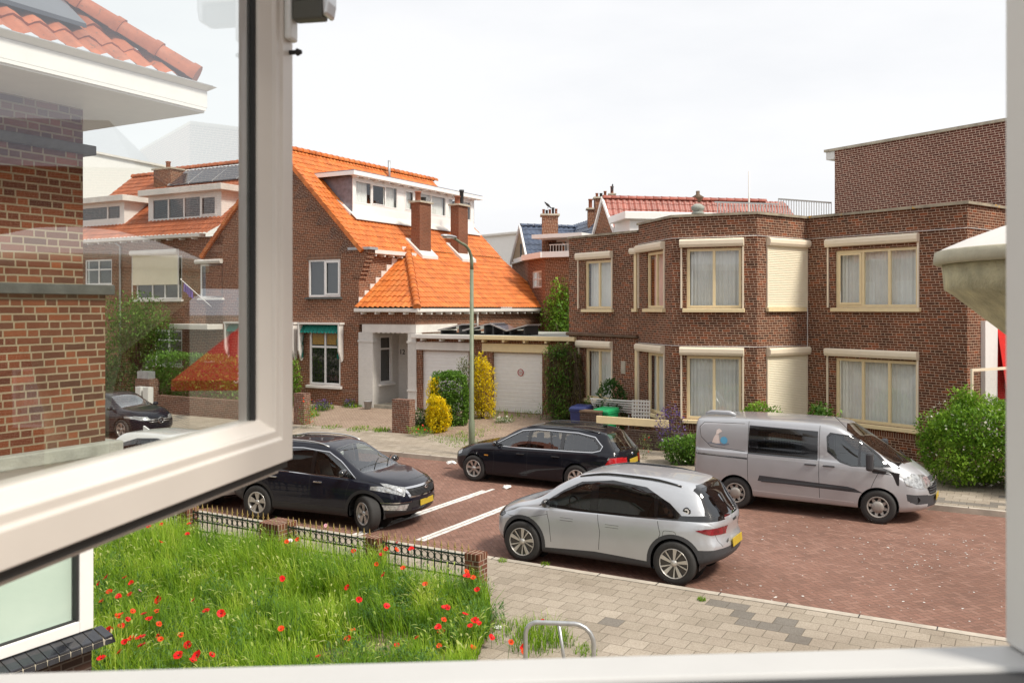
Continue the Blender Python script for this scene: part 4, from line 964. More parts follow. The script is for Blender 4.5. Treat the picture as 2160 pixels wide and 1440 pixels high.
coping([PB, PC, PD, PE, PF, PG], ZT).build('coping', M['coping'], fh); coping([PA, PB], 6.93).build('coping', M['coping'], fh)
for k, (si, u0, u1, z0, z1, ml, tr, cu, bx) in enumerate(specs):
    T, l, a = SG[si]; sh = (0,) if (si == 4 and z0 > 4) else ()
    win(fh, T, a(u0), a(u1), z0, z1, mulls=ml, sash=sh, mat='cream', gmat='glass_l' if si == 1 else 'glass', cur=cu, sill=('cream', .12), fw=.085, seed=k, dp=.1)
    shutterbox(fh, T, max(a(bx[0]), .01), min(a(bx[1]), l), bx[2], bx[3], guides=z0)
T, l, a = SG[3]
for z0, z1, b0_, b1_ in ((4.42, 6.26, 6.26, 6.49), (1.02, 2.98, 2.98, 3.22)):
    sb = shutterbox(fh, T, a(1616), a(1702), b0_, b1_, guides=z0, closed=z0)
    mb = MB(); mb.M = T; mb.box(a(1616)-.02, a(1696), -.11, .0, z0-.12, z0); mb.build('sill', M['cream'], fh, bevel=.006)
T, l, a = SG[0]; sb = shutterbox(fh, T, a(1333), l-.01, 6.2, 6.41)
mb = MB(); mb.M = T; mb.box(a(1339), a(1344), -.05, 0, 4.381, 6.2); mb.box(a(1336), l-.01, -.1, 0, 4.28, 4.38); mb.build('shutter_guide', M['cream'], fh); mb = MB(); mb.M = T; mb.box(a(1341), a(1346), -.05, 0, .9, 3.15); mb.build('shutter_guide', M['cream'], fh)
mb = MB(); mb.M = T; mb.tube([(-.05, -.06, 3.47), (l, -.06, 3.44)], .06, 8); mb.build('brown_pipe', M['wood_d'], fh)
mb = MB(); mb.M = T; mb.box(a(1310), a(1319.5), -.012, 0, 2.18, 2.6); mb.build('wall_plate', M['concrete'], fh)
# cable run along the walls over the boxes
for z, ss in ((6.53, (1, 2, 3, 4, 5)), (3.26, (1, 2, 3))):
    for i in ss:
        T, l, a = SG[i]; mb = MB(); mb.M = T; mb.tube([(.0, -.015, z), (l, -.015, z)], .011, 5); mb.build('cable', M['white2'], fh)
T, l, a = SG[4]; mb = MB(); mb.M = T; mb.tube([(.03, -.015, 1), (.03, -.015, 6.5)], .012, 5); mb.build('cable', M['white2'], fh)
for i in (0, 1, 2, 4):
    T, l, a = SG[i]; mb = MB(); mb.M = T; mb.box(-.003 if i else .1, l+.003, -.006, .02, .74, .88); mb.build('plinth_course', M['brick_soldier'], fh)
T, l, a = SG[5]                                                    # side wall: sill, white door surround with red blind
mb = MB(); mb.M = T; mb.box(a(2086), a(2086)+2.2, -.12, 0, 4.30, 4.42); mb.box(a(2088), a(2088)+2.1, -.05, 0, 4.42, 6.2); mb.build('side_window', M['cream_l'], fh)
mb = MB(); mb.M = T; x = a(2069); xb = a(2095); mb.box(x, xb, -.12, 0, .9, 4.06); mb.box(xb, xb+2.8, -.12, 0, 3.92, 4.06); mb.build('awning_surround', M['white'], fh)
mb = MB(); mb.M = T; mb.box(xb+.01, xb+2.8, -.09, -.06, 1.9, 3.92); mb.prism([(xb+.01, -.10, 3.9), (xb+.01, -.35, 2.2), (xb+.01, -.34, 2.2), (xb+.01, -.09, 3.9)], (2.7, 0, 0)); mb.build('red_awning', M['red_cloth'], fh)
ws = thing('wind_screen', 'glass wind screen in a pale frame behind the big flowering bush', 'screen', (11.55, 22.6, .13), atan2(.6, .8)-.1)
mb = MB()
for q in ((0, .05, 0, 2.75), (2.6, 2.65, 0, 2.75)): mb.box(q[0], q[1], 0, .05, q[2], q[3])
mb.box(.05, 2.6, 0, .05, 2.68, 2.75); mb.box(.05, 2.6, 0, .05, .6, .66); mb.build('screen_frame', M['cream_l'], ws)
mb = MB(); mb.poly([(.05, .025, .66), (2.6, .025, .66), (2.6, .025, 2.68), (.05, .025, 2.68)]); mb.build('pane', M['glass'], ws)
# roof things
def rp(u, d): return (u-1080)/F*d
t = thing('roof_vent', 'white capped vent pipe on the flat roof parapet', 'vent', (rp(1472, 29), 29, 6.44)); mb = MB()
mb.lathe([(.13, 0), (.13, 1.0)], (0, 0, 0), 12); mb.build('vent_pipe', M['wood_d'], t); mb = MB(); mb.lathe([(0, .93), (.2, .95), (.21, 1.0), (.14, 1.06), (.2, 1.1), (.22, 1.2), (.1, 1.29), (0, 1.3)], (0, 0, .02), 16); mb.build('vent_cap', M['concrete_g'], t)
t = thing('flag_pole', 'thin white mast standing on the flat roof', 'mast', (rp(1580, 31), 31, 6.6)); mb = MB(); mb.tube([(0, 0, 0), (0, 0, 2.5)], .03, 8); mb.build('mast', M['white2'], t)
t = thing('roof_railing', 'grey metal balustrade on the flat roof left of the tall brick block', 'railing', (rp(1642, 30.5), 30.5, 6.65)); e = Vector((11.2-rp(1642, 30.5), 31.6-30.5, 0)); Tr, lr = TM((0, 0), (e.x, e.y))
mb = MB(); mb.M = Tr; mb.box(0, lr, -.02, .02, 1.42, 1.47); mb.box(0, lr, -.02, .02, .6, .63); mb.build('rail', M['steel'], t)
k = int(lr/.115)
mb = MB(); mb.box(-.012, .012, -.012, .012, 0, 1.42); BR = mb.mesh('bar', M['steel'])
for i in range(k+1):
    p = Tr @ Vector((i*lr/k, 0, 0)); link('bar', BR, t, p)
Tr2, lr2 = TM((0, 0), (-2.3, -.6))
mb = MB(); mb.M = Tr2; mb.box(0, lr2, -.02, .02, 1.25, 1.29); mb.build('rail', M['steel'], t)
for i in range(1, 21): link('bar', BR, t, (Tr2 @ Vector((i*lr2/21, 0, -.15))))
# tall brick block behind
ub = thing('tall_brick_block', 'tall windowless maroon brick block with white eaves end rising behind the flat roof', 'building', (11.5, 32.1, 0)); UB = Matrix.Translation((-11.5, -32.1, 0))
e1 = (18.9, 20.4+.0); d_ = Vector((14.15-11.5, 28.0-32.1)); e1 = (11.5+d_.x*2.4, 32.1+d_.y*2.4); T, l = TM((11.5, 32.1), e1, 0, UB)
mb = MB(); wall(mb, T, l, 5, 10.0); T2, l2 = TM((11.5+6*.84, 32.1+6*.54), (11.5, 32.1), 0, UB); wall(mb, T2, l2, 5, 10.0)
T3, l3 = TM(e1, (e1[0]+5, e1[1]+3.2), 0, UB); wall(mb, T3, l3, 0, 10.0); mb.build('wall', M['brick_upper'], ub)
mb = MB(); mb.M = T; mb.box(-.42, l, -.06, 6, 10.0, 10.09); mb.build('roof_edge', M['concrete'], ub)
mb = MB(); mb.M = T; mb.box(-.36, -.002, -.01, 3, 9.72, 9.99); mb.build('eaves_box', M['pvc2'], ub)
# row of houses further right across the street: seen mirrored in the open sash
rh = thing('brick_row_house', 'long brick house beyond the tall block at the right, mirrored in the sash glass', 'house', W(6, 27, 0), -A)
T, l = TM((0, 0), (16, 0)); hs = [(1.2+4*k, 3.2+4*k, z, z+1.7) for k in range(4) for z in (1.0, 4.2)]
mb = MB(); wall(mb, T, l, 0, 8.4, hs); T2, l2 = TM((0, 6), (0, 0)); wall(mb, T2, l2, 0, 8.4); mb.build('wall', M['brick_dark'], rh)
for q in hs: win(rh, T, *q, mulls=(.5,), mat='white', cur='curtain', fw=.08)
mb = MB(); mb.hexa([(-.3, -.4, 8.4), (16, -.4, 8.4), (16, 6, 8.4), (-.3, 6, 8.4)], [(0, .2, 8.7), (16, .2, 8.7), (16, 5, 10.8), (2, 5, 10.8)]); mb.build('roof', M['lead'], rh)
# ================================================================ houses in the distance
def px(u, v, d): return Vector(((u-1080)/F*d, d, zv(v, d)))
# red roofed house
D1_ = 46.; ap = px(1272, 419, D1_); t = thing('red_roofed_house', 'house with glossy red tiled roof, brick gable and flat dormer behind the flat roof', 'house', (ap.x, ap.y, 0)); Bz = Matrix.Translation((-ap.x, -ap.y, 0))
rd = Vector((sin(R(80)), cos(R(80)), 0)); pd = Vector((rd.y, -rd.x, 0)); RL = 9.7; hw = 2.1; dz = 5.4
fR = ap+pd*hw*1.35-Vector((0, 0, dz)); fL = ap-pd*hw*.0-Vector((0, 0, dz))
gl = px(1236, 560, D1_+1.2); gr = px(1322, 560, D1_-1.6)
mb = MB(); mb.M = Bz; mb.poly([(gl.x, gl.y, 3), (gr.x, gr.y, 3), tuple(gr), tuple(ap), tuple(gl)]); e_ = gr+rd*RL; mb.poly([(gr.x, gr.y, 3), (e_.x, e_.y, 3), tuple(e_), tuple(gr)]); mb.build('wall', M['brick_dark'], t)
Uu = rd; Vv = (ap-gr); Vv = Vv-Uu*Vv.dot(Uu); off = (ap-gr).dot(Uu)
pantiles('roof_tiles', 'tile_r', t, Bz, tuple(gr+Vector((0, 0, .05))), tuple(Uu), tuple(Vv), [(-.15, 0), (RL+1.4, 0), (RL-.5, Vv.length), (off-.1, Vv.length)], w=.30, l=.36, sm=4, amp=.035)
ridge('roof_ridge', 'tile_r', t, Bz, tuple(ap+Vector((0, 0, .08))), tuple(ap+rd*(RL-.8)+Vector((0, 0, .08))), .13, .45)
mb = MB(); mb.M = Bz; nrm = (gr-gl).cross(Vector((0, 0, 1))).normalized()*.12
for a_, b_ in ((gl, ap), (gr, ap)): mb.hexa([a_-nrm*0-Vector((0,0,.12)), a_+nrm-Vector((0,0,.12)), a_+nrm+Vector((0,0,.1)), a_+Vector((0,0,.1))], [b_-Vector((0,0,.12)), b_+nrm-Vector((0,0,.12)), b_+nrm+Vector((0,0,.1)), b_+Vector((0,0,.1))])
mb.build('barge_boards', M['white'], t)
dq = px(1329, 457, 42.6); Td, ld = TM((dq.x, dq.y), (dq.x+rd.x*5, dq.y+rd.y*5), 0, Bz)
mb = MB(); wall(mb, Td, 4.6, 7.0, zv(463, 42.6), [(.5, 2.2, zv(500, 42.6), zv(470, 42.6))]); mb.M = Td; mb.box(-.02, .0, 0, 2.5, 7, zv(463, 42.6)); dm = mb.build('dormer', M['white'], t)
win(dm, Td, .5, 2.2, zv(500, 42.6), zv(470, 42.6), mulls=(.5,), mat='white', cur='curtain', fw=.07)
mb = MB(); mb.M = Td; mb.box(-.35, 4.7, -.3, 2.4, zv(463, 42.6), zv(447, 42.6)); mb.build('dormer_roof', M['white'], dm, bevel=.03)
def far_chimney(par, B, u, w_, v0, v1, d, mat='brick_dark', pots=4, potsc=1):
    c = px(u, v1, d); k = w_/F*d; rnd = random.Random(int(u)); return chimney(par, B, c.x-k/2, c.x+k/2, c.y-k*.4, c.y+k*.6, zv(v0, d), zv(v1, d), mat, [((i+.5)/pots, .5, .10*potsc, rnd.uniform(.3, .6)*potsc) for i in range(pots)])
far_chimney(t, Bz, 1268, 26, 470, 420, 47.5, pots=3, potsc=.7); far_chimney(t, Bz, 1291, 9, 430, 412, 47, 'brick_orange', 1, .8)
far_chimney(t, Bz, 1251, 22, 500, 443, 49, pots=2)
c = px(1472, 416, 47); mb = MB(); mb.M = Bz @ Matrix.Translation(c); mb.lathe([(.2, -.3), (.3, -.05), (.32, 0), (.10, .14), (.10, .32), (.0, .32)], (0, 0, 0), 14); mb.lathe([(0, .0), (.32, .0)], (0, 0, 0), 14); mb.build('roof_cowl', M['wood_d'], t)
# blue roofed house
D2 = 50.; ap = px(1098, 477, D2); t = thing('blue_roofed_house', 'house with blue glazed roof tiles, rendered gable, white dormer and balcony far behind the garages', 'house', (ap.x, ap.y, 0)); Bz = Matrix.Translation((-ap.x, -ap.y, 0))
rd = Vector((sin(R(72)), cos(R(72)), 0)); gl = px(1079, 553, D2+.6); gr = px(1113, 548, D2-1.4)
M['render_b'] = plain('beige render', (.38,.29,.19), .8, var=.08)
mb = MB(); mb.M = Bz; mb.poly([tuple(gl), tuple(gr), tuple(ap)]); mb.build('gable', M['render_b'], t)
mb = MB(); mb.M = Bz; s_ = px(1099, 530, D2-1.1); mb.box(s_.x-.06, s_.x+.06, s_.y-.1, s_.y, s_.z-.6, s_.z+.4); mb.build('slit_window', M['dark'], t)
mb = MB(); mb.M = Bz; nrm = (gr-gl).cross(Vector((0, 0, 1))).normalized()*.1
for a_, b_ in ((gl, ap), (gr, ap)): mb.hexa([a_-Vector((0,0,.12)), a_+nrm-Vector((0,0,.12)), a_+nrm+Vector((0,0,.1)), a_+Vector((0,0,.1))], [b_-Vector((0,0,.12)), b_+nrm-Vector((0,0,.12)), b_+nrm+Vector((0,0,.1)), b_+Vector((0,0,.1))])
mb.build('barge_boards', M['white'], t)
Vv = (ap-gr); Vv = Vv-rd*Vv.dot(rd); off = (ap-gr).dot(rd)
pantiles('roof_tiles', 'tile_b', t, Bz, tuple(gr+Vector((0, 0, .03))), tuple(rd), tuple(Vv), [(0, 0), (3.6, 0), (3.6, Vv.length), (off, Vv.length)], w=.30, l=.36, sm=4, amp=.035)
ridge('roof_ridge', 'tile_b', t, Bz, tuple(ap+Vector((0, 0, .08))), tuple(ap+rd*3.6+Vector((0, 0, .08))), .1, .4)
q = px(1160, 480, 56); q2 = px(1250, 452, 50); dd_ = (q2-q); dd_.z = 0; dd_.normalize()
pts = [px(1158, 482, 56), px(1252, 455, 50), px(1258, 500, 47), px(1158, 515, 53)]
Uq = (pts[1]-pts[0]).normalized(); Nq = Uq.cross(pts[3]-pts[0]).normalized(); Vq = Nq.cross(Uq); Vq = -Vq if Vq.z < 0 else Vq
pantiles('roof_tiles', 'tile_b', t, Bz, tuple(pts[3]), tuple(Uq), tuple(Vq), [(0, -.6), (6.6, -.6), (6.6, 1.55), (0, 1.3)], w=.30, l=.36, sm=4)
far_chimney(t, Bz, 1160, 33, 600, 456, 46, pots=5, potsc=.62)
# lower brick part, balcony, windows
lw = thing('brick_back_house', 'lower brick house with white cornice, balcony and small window behind the green tree', 'house', (px(1150, 600, 45).x, 45, 0)); Bq = Matrix.Translation((-px(1150, 600, 45).x, -45, 0))
a1, a2, a3, a0_ = px(1128, 550, 47), px(1150, 550, 44.5), px(1225, 550, 43.5), px(1080, 555, 52)
zt = zv(545, 45)
T, l = TM((a1.x-.35, a1.y), (a2.x, a2.y), 0, Bq); mb = MB(); kk = .55; wall(mb, T, l, 2, zt, [(l*.25, l*.8, zv(607, 46), zv(572, 46))])
T2, l2 = TM((a2.x, a2.y), (a3.x, a3.y), 0, Bq); wall(mb, T2, l2, 2, zt); T0, l0 = TM((a0_.x, a0_.y), (a1.x-.35, a1.y), 0, Bq); wall(mb, T0, l0, 2, zv(555, 50)); mb.build('wall', M['brick_dark'], lw)
win(lw, T, l*.25, l*.8, zv(607, 46), zv(572, 46), mulls=(.5,), trans=(.5,), mat='white', cur='curtain', fw=.07)
mb = MB(); mb.M = T; mb.box(-.2, l+.15, -.3, .2, zt, zt+.28); mb.M = T2; mb.box(-.1, l2, -.28, .2, zt+.004, zt+.284); mb.M = T0; mb.box(0, l0-.1, -.2, .2, zv(555, 50), zv(546, 50)); mb.build('cornice', M['white'], lw)
mb = MB(); mb.M = T2; mb.box(0, l2, 1.2, 1.3, zt+.28, zv(500, 44.5)); mb.box(-.6, l2+.2, -.3, 2.5, zv(503, 44.5), zv(495, 44.5)); ro = mb.build('roof_room', M['white'], lw)
mb = MB(); mb.M = T2; mb.box(-.35, .55, 1.05, 1.19, zv(538, 44.5), zv(508, 44.5)); mb.box(.9, 1.5, 1.1, 1.19, zv(540, 44.5), zv(508, 44.5)); mb.build('window', M['glass_dark'], ro)
mb = MB(); mb.M = T2
for i in range(14): x = .3+i*.16; mb.box(x-.012, x+.012, -.02, .0, zt+.28, zv(518, 44.5))
mb.box(.25, 2.5, -.03, .01, zv(518, 44.5), zv(516, 44.5)); mb.build('balcony_rail', M['white2'], lw)
# white building far behind
c0, c1_ = px(990, 560, 75), px(1100, 560, 70)
T, l = TM((0, 0), (c1_.x-c0.x, c1_.y-c0.y)); t = thing('white_building', 'plain white rendered building edge far behind the orange roof', 'building', (c0.x, c0.y, 0)); mb = MB(); wall(mb, T, l+3, 0, zv(493, 73)); mb.build('wall', M['white'], t); mb = MB(); mb.M = T; mb.box(0, l+3, -.2, 0, zv(499, 73), zv(495, 73)); mb.build('roof_edge', M['white2'], t)
# crows
def crow(label, u, v, d, az, tilt):
    p = px(u, v, d); t = thing('crow', label, 'bird', p, az); mb = MB()
    mb.lathe([(0, -.26), (.03, -.2), (.035, -.12), (.06, -.05), (.068, .03), (.055, .1), (.035, .14), (.042, .175), (.036, .21), (.012, .235), (.004, .28), (0, .285)], (0, 0, 0), 10, 'x')
    Mt = Matrix.Translation((0, 0, .17)) @ Matrix.Rotation(-tilt, 4, 'Y'); mb.v = [Mt @ q for q in mb.v]; mb.build('body', M['feather'], t)
    mb = MB()
    for y in (-.03, .03): mb.tube([(0, y, .12), (0.01, y, 0)], .007, 5)
    mb.build('legs', M['feather'], t)
crow('black crow perched on the pots of the chimney of the blue roofed house', 1156, 440, 45.9, R(165), .75)
crow('black crow sitting upright on the small chimney of the red roof', 1291.5, 404, 46.9, R(70), 1.2)
# ---- trees and shrubs beyond
def tree(name, label, p, hh, r, n, size, mat, seed, group=None):
    t = thing(name, label, 'tree', p, 0, group); mb = MB(); rnd = random.Random(seed)
    for k in range(7): 
        a = 6.28*k/7+rnd.uniform(-.3, .3); q = rnd.uniform(.25, .6); foliage(mb, (r*q*cos(a), r*q*sin(a), hh*rnd.uniform(.45, .85)), (r*.55, r*.55, hh*.26), n//8, size, seed*10+k, shell=.3)
    foliage(mb, (0, 0, hh*.7), (r*.6, r*.6, hh*.3), n//5, size, seed+99, shell=.3); mb.build('crown', mat, t)
    sb = MB(); sb.tube([(0, 0, 0), (.05, 0, hh*.35), (0, .05, hh*.7)], [.13, .10, .04], 8)
    for k in range(5): a = 6.28*k/5; sb.tube([(0, 0, hh*.3), (r*.3*cos(a), r*.3*sin(a), hh*.55), (r*.6*cos(a), r*.6*sin(a), hh*.78)], [.06, .04, .012], 6)
    sb.build('trunk', M['bark'], t); return t
p = px(1188, 700, 44); tree('garden_tree', 'bright green tree between the garages and the flat roofed house', (p.x, p.y, .1), 5.6, 1.2, 3800, .16, M['lf_bright'], 3)
p = px(1235, 650, 42); tree('garden_tree', 'dark green tree behind the brick back house and flat roofed house', (p.x-.8, p.y, .1), 4.6, 1.2, 1500, .13, M['lf_mid'], 4)
# ================================================================ planting in front of the houses
def gq(u, v, z): p = gp(u, v, z); return (p.x, p.y, z)
bx = dict(box=True, clump=.15)
shrub('clipped_hedge', 'block shaped dark green clipped hedge between the yellow shrubs', 'hedge', W(s_at(948, 26.9), 26.9, .15), (.66, .55, .98), 15000, .075, M['lf_mid'], 1, shell=.72, asp=.7, box=True, clump=.25)
shrub('yellow_shrub', 'low yellow leaved shrub spilling down in front of the dark hedge', 'shrub', W(s_at(925, 25.6), 25.6, .14), (.40, .34, .62), 3400, .085, M['lf_yellow'], 2, shell=.6, clump=.8)
t = shrub('yellow_shrub', 'slender yellow leaved shrub standing against the left side of the dark hedge', 'shrub', W(s_at(915, 26.3), 26.3, .15), (.26, .26, .95), 2300, .085, M['lf_yellow'], 3, shell=.4, clump=1)
shrub('yellow_shrub', 'tall yellow column shrub between the street lamp and the no parking garage', 'shrub', W(s_at(1016, 28.2), 28.2, .25), (.46, .4, 1.25), 4600, .085, M['lf_yellow'], 4, shell=.5, clump=.95)
shrub('green_shrub', 'olive green shrub with loose top behind the clipped hedge', 'shrub', W(s_at(985, 27.9), 27.9, .25), (.4, .4, 1.28), 1600, .085, M['lf_olive'], 5, shell=.4, clump=.8)
shrub('green_shrub', 'dark straggly bush at the foot of the yellow shrub beside the gate pillar', 'shrub', W(s_at(886, 26.2), 26.2, .13), (.5, .4, .36), 1500, .07, M['lf_dark'], 6, shell=.3, clump=.9)
t = thing('climber', 'brown withered climber with a green top hanging on the garage wall', 'climber', W(s_at(1182, 28.9), 28.9, .3), -A)
mb = MB(); foliage(mb, (0, .25, 1.42), (.70, .32, 1.2), 9000, .13, 8, asp=.2, box=True, shell=.7, clump=.5, droop=.9); mb.build('dead_growth', M['lf_dead'], t)
mb = MB(); foliage(mb, (0, -.12, 1.5), (.72, .1, 1.1), 900, .09, 12, shell=.1, clump=1); foliage(mb, (-.1, .2, 2.5), (.72, .38, .30), 900, .10, 9, shell=.3, clump=.9); foliage(mb, (-.1, -.1, .45), (.7, .4, .5), 800, .09, 10, shell=.3, clump=.9); mb.build('green_growth', M['lf_mid'], t)
mb = MB(); rnd = random.Random(8)
for k in range(26):
    x = rnd.uniform(-.65, .65); P = [(x, -.02, 2.55)]
    for j in range(6): x += rnd.uniform(-.12, .12); P.append((x, rnd.uniform(-.12, .05), 2.55-.4*(j+1)))
    mb.tube(P, .012, 4, False)
mb.build('vine_stems', M['bark'], t)
def flowerbed(label, u, v, z, r, h_, mat, fmat, nf, seed, name='flowering_plant', fs=.06):
    p = gq(u, v, z); t = thing(name, label, 'plant', p); mb = MB(); foliage(mb, (0, 0, h_*.5), (r, r, h_*.55), int(500*r/.4), .07, seed, asp=.3, shell=.2, clump=.9); mb.v = [Vector((q.x, q.y, max(q.z, .01))) for q in mb.v]; mb.build('foliage', mat, t)
    mb = MB(); foliage(mb, (0, 0, h_*.62), (r*.9, r*.9, h_*.5), nf, fs, seed+5, asp=.9, shell=.4); mb.v = [Vector((q.x, q.y, max(q.z, .05))) for q in mb.v]; mb.build('blossom', fmat, t); return t
PR = M['poppy_r']
flowerbed('red flowering rose bush beside the withered climber', 1153, 882, .25, .55, .95, M['lf_mid'], PR, 60, 21)
flowerbed('purple lavender tuft under the lead lighted window with green awning', 678, 868, .2, .45, .45, M['lf_dark'], M['lf_purple'], 260, 22)
flowerbed('small purple plant near the white porch pillar', 738, 862, .2, .35, .4, M['lf_dark'], M['lf_purple'], 90, 23)
flowerbed('poppy clump with orange and red flowers beside the left gate pillar', 650, 902, .14, .38, .95, M['lf_mid'], M['poppy_o'], 40, 24)
flowerbed('low white and red flowering patch right of the tall gate pillar', 885, 918, .14, .5, .3, M['lf_bright'], PR, 18, 25)
flowerbed('white flowering patch in the middle of the garage driveway verge', 1062, 892, .3, .35, .2, M['lf_mid'], M['lf_white'], 120, 26)
flowerbed('purple blossoming spike plant on the low dark wall beside the van', 1415, 960, .13, .5, 1.35, M['lf_olive'], M['lf_purple'], 420, 27, fs=.07)
flowerbed('pale grasslike plant with a red poppy in front of the low dark wall', 1362, 968, .13, .22, .8, M['lf_olive'], PR, 5, 28)
shrub('leafy_bush', 'low leafy bush with small white flowers at the rear of the silver van', 'shrub', gq(1452, 978, .13), (.72, .5, .40), 3600, .09, M['lf_mid'], 31, shell=.5, clump=.6, flowers=(M['lf_white'], 60, .05))
shrub('round_bush', 'round bright green bush behind the rear roof of the silver van', 'shrub', W(s_at(1602, 25.4), 25.4, .12), (.72, .6, .82), 5000, .09, M['lf_bright'], 32, shell=.7, clump=.4, flowers=(M['lf_white'], 60, .05))
shrub('leafy_bush', 'dark leaved bush behind the middle of the silver van roof', 'shrub', W(s_at(1728, 25.6), 25.6, .12), (.55, .5, .88), 2800, .12, M['lf_mid'], 33, shell=.4, clump=.9)
shrub('climbing_plant', 'dark climbing plant behind the glass wind screen', 'shrub', (12.0, 23.9, .12), (.35, .3, .95), 1100, .10, M['lf_dark'], 34, shell=.4, clump=.9)
t = shrub('flowering_bush', 'big bright green bush with white blossom at the right beside the pavement', 'shrub', (11.35, 21.75, .12), (1.35, 1.2, 1.05), 20000, .095, M['lf_bright'], 35, shell=.72, clump=.55, flowers=(M['lf_white'], 420, .06))
mb = MB()
foliage(mb, (-.35, .1, 2.05), (.35, .35, .30), 600, .1, 36, shell=.2, clump=1); foliage(mb, (.9, .1, 1.5), (.75, .6, .6), 1800, .1, 37, shell=.5); foliage(mb, (-.9, .3, 1.3), (.55, .5, .5), 1000, .1, 38, shell=.4); mb.build('foliage', M['lf_bright'], t)
shrub('broadleaf_bush', 'dark round broadleaf bush under the lower left window of the flat roofed house', 'shrub', W(s_at(1290, 27.6), 27.6, .15), (.52, .5, .98), 2200, .12, M['lf_dark'], 39, shell=.75, clump=.35)
shrub('small_conifer', 'small pointed conifer beside the blue bin', 'shrub', W(s_at(1243, 28.3), 28.3, .15), (.25, .25, .6), 600, .07, M['lf_mid'], 40, shell=.6, clump=.3)
shrub('climbing_plant', 'green climber at the left corner of the house beside the sash', 'shrub', W(s_at(622, 29.0), 29.0, .2), (.3, .3, 1.05), 1100, .1, M['lf_bright'], 41, shell=.5, clump=.6)
# low wall, bins, bench, boards
lw_ = thing('low_garden_wall', 'dark low brick garden wall with a cream board along its top', 'wall', W(s_at(1330, 25.75), 25.75, .12), -A)
w0 = s_at(1330, 25.75); wl = 2.6
mb = MB(); mb.box(-.2, wl, 0, .25, 0, .55); mb.build('wall', M['brick_low'], lw_)
mb = MB(); mb.box(s_at(1258, 25.75)-w0, s_at(1410, 25.75)-w0, -.02, .05, .70, .93); mb.build('board', M['cream'], lw_, bevel=.01)
for x in (-.5, 1.2): 
    mb = MB(); mb.box(x, x+.08, .055, .13, 0, .9); mb.build('board_post', M['wood_d'], lw_)
t = thing('garden_pillar', 'short brown brick pillar in front of the blue and green bins', 'brick pillar', W(s_at(1243, 25.95), 25.95, .12), -A)
mb = MB(); mb.box(-.33, .33, 0, .4, 0, .98); mb.build('shaft', M['brick_low'], t); mb = MB(); mb.box(-.35, .35, -.02, .42, .98, 1.04); mb.build('cap', M['wood_d'], t, bevel=.01)
def bin_(label, u, n, mat, rz):
    t = thing('wheelie_bin', label, 'bin', W(s_at(u, n), n, .14), -A+rz, 'wheelie bins'); mb = MB()
    mb.hexa([(-.22, -.28, .08), (.22, -.28, .08), (.22, .24, .08), (-.22, .24, .08)], [(-.28, -.36, .96), (.28, -.36, .96), (.28, .36, .96), (-.28, .36, .96)]); mb.box(-.3, .3, -.38, .38, .90, .965); mb.build('body', mat, t, bevel=.02)
    mb = MB(); mb.hexa([(-.31, -.40, .97), (.31, -.40, .97), (.31, .40, .97), (-.31, .40, .97)], [(-.25, -.32, 1.06), (.25, -.32, 1.06), (.27, .36, 1.08), (-.27, .36, 1.08)]); l_ = mb.build('lid', mat, t, bevel=.025)
    mb = MB(); mb.tube([(-.24, .42, .98), (.24, .42, .98)], .018, 8); mb.build('handle', mat, l_)
    mb = MB()
    for x in (-.24, .2): mb.lathe([(0, 0), (.1, 0), (.1, .05), (0, .05)], (x, .26, .1), 14, 'x')
    mb.build('wheels', M['rubber'], t)
bin_('dark blue wheelie bin left of the green bin', 1226, 26.9, M['bluebin'], .1)
bin_('green wheelie bin in front of the white slatted bench', 1278, 26.6, M['greenbin'], -.1)
t = thing('garden_bench', 'white slatted garden bench folded over beside the green bin', 'bench', W(s_at(1305, 27.2), 27.2, .14), -A+.15)
for k in range(6):
    mb = MB(); y = -.05+k*.075; mb.hexa([(-.95, y, 1.28-k*.075), (.45, y, 1.24-k*.085), (.45, y+.02, 1.24-k*.085), (-.95, y+.02, 1.28-k*.075)], [(-.95, y, 1.32-k*.075), (.45, y, 1.285-k*.085), (.45, y+.02, 1.285-k*.085), (-.95, y+.02, 1.32-k*.075)]); mb.build('slat', M['white'], t)
mb = MB()
for i in range(7): mb.hexa([(.48+i*.09, -.15, .62), (.52+i*.09, -.15, .62), (.52+i*.09, -.13, .62), (.48+i*.09, -.13, .62)], [(.43+i*.09, .1, 1.30), (.47+i*.09, .1, 1.30), (.47+i*.09, .12, 1.30), (.43+i*.09, .12, 1.30)])
for i in range(6): z = .68+i*.11; f = (z-.62)/.68; mb.box(.46-.05*f, 1.08-.05*f, -.165+.25*f, -.15+.25*f, z, z+.06)
mb.build('woven_end', M['white2'], t)
mb = MB()
for x in (-.8, .3): mb.tube([(x, .1, 0), (x, .15, .8)], .02, 6)
mb.build('legs', M['alu'], t)
t = thing('zinc_bucket', 'small zinc bucket standing at the white porch pillar', 'bucket', W(s_at(776, 29.1), 29.1, .28)); mb = MB(); mb.lathe([(0, .01), (.13, .01), (.17, .33), (.18, .335), (.165, .335), (.12, .03)], (0, 0, 0), 16); mb.build('bucket', M['zinc'], t)
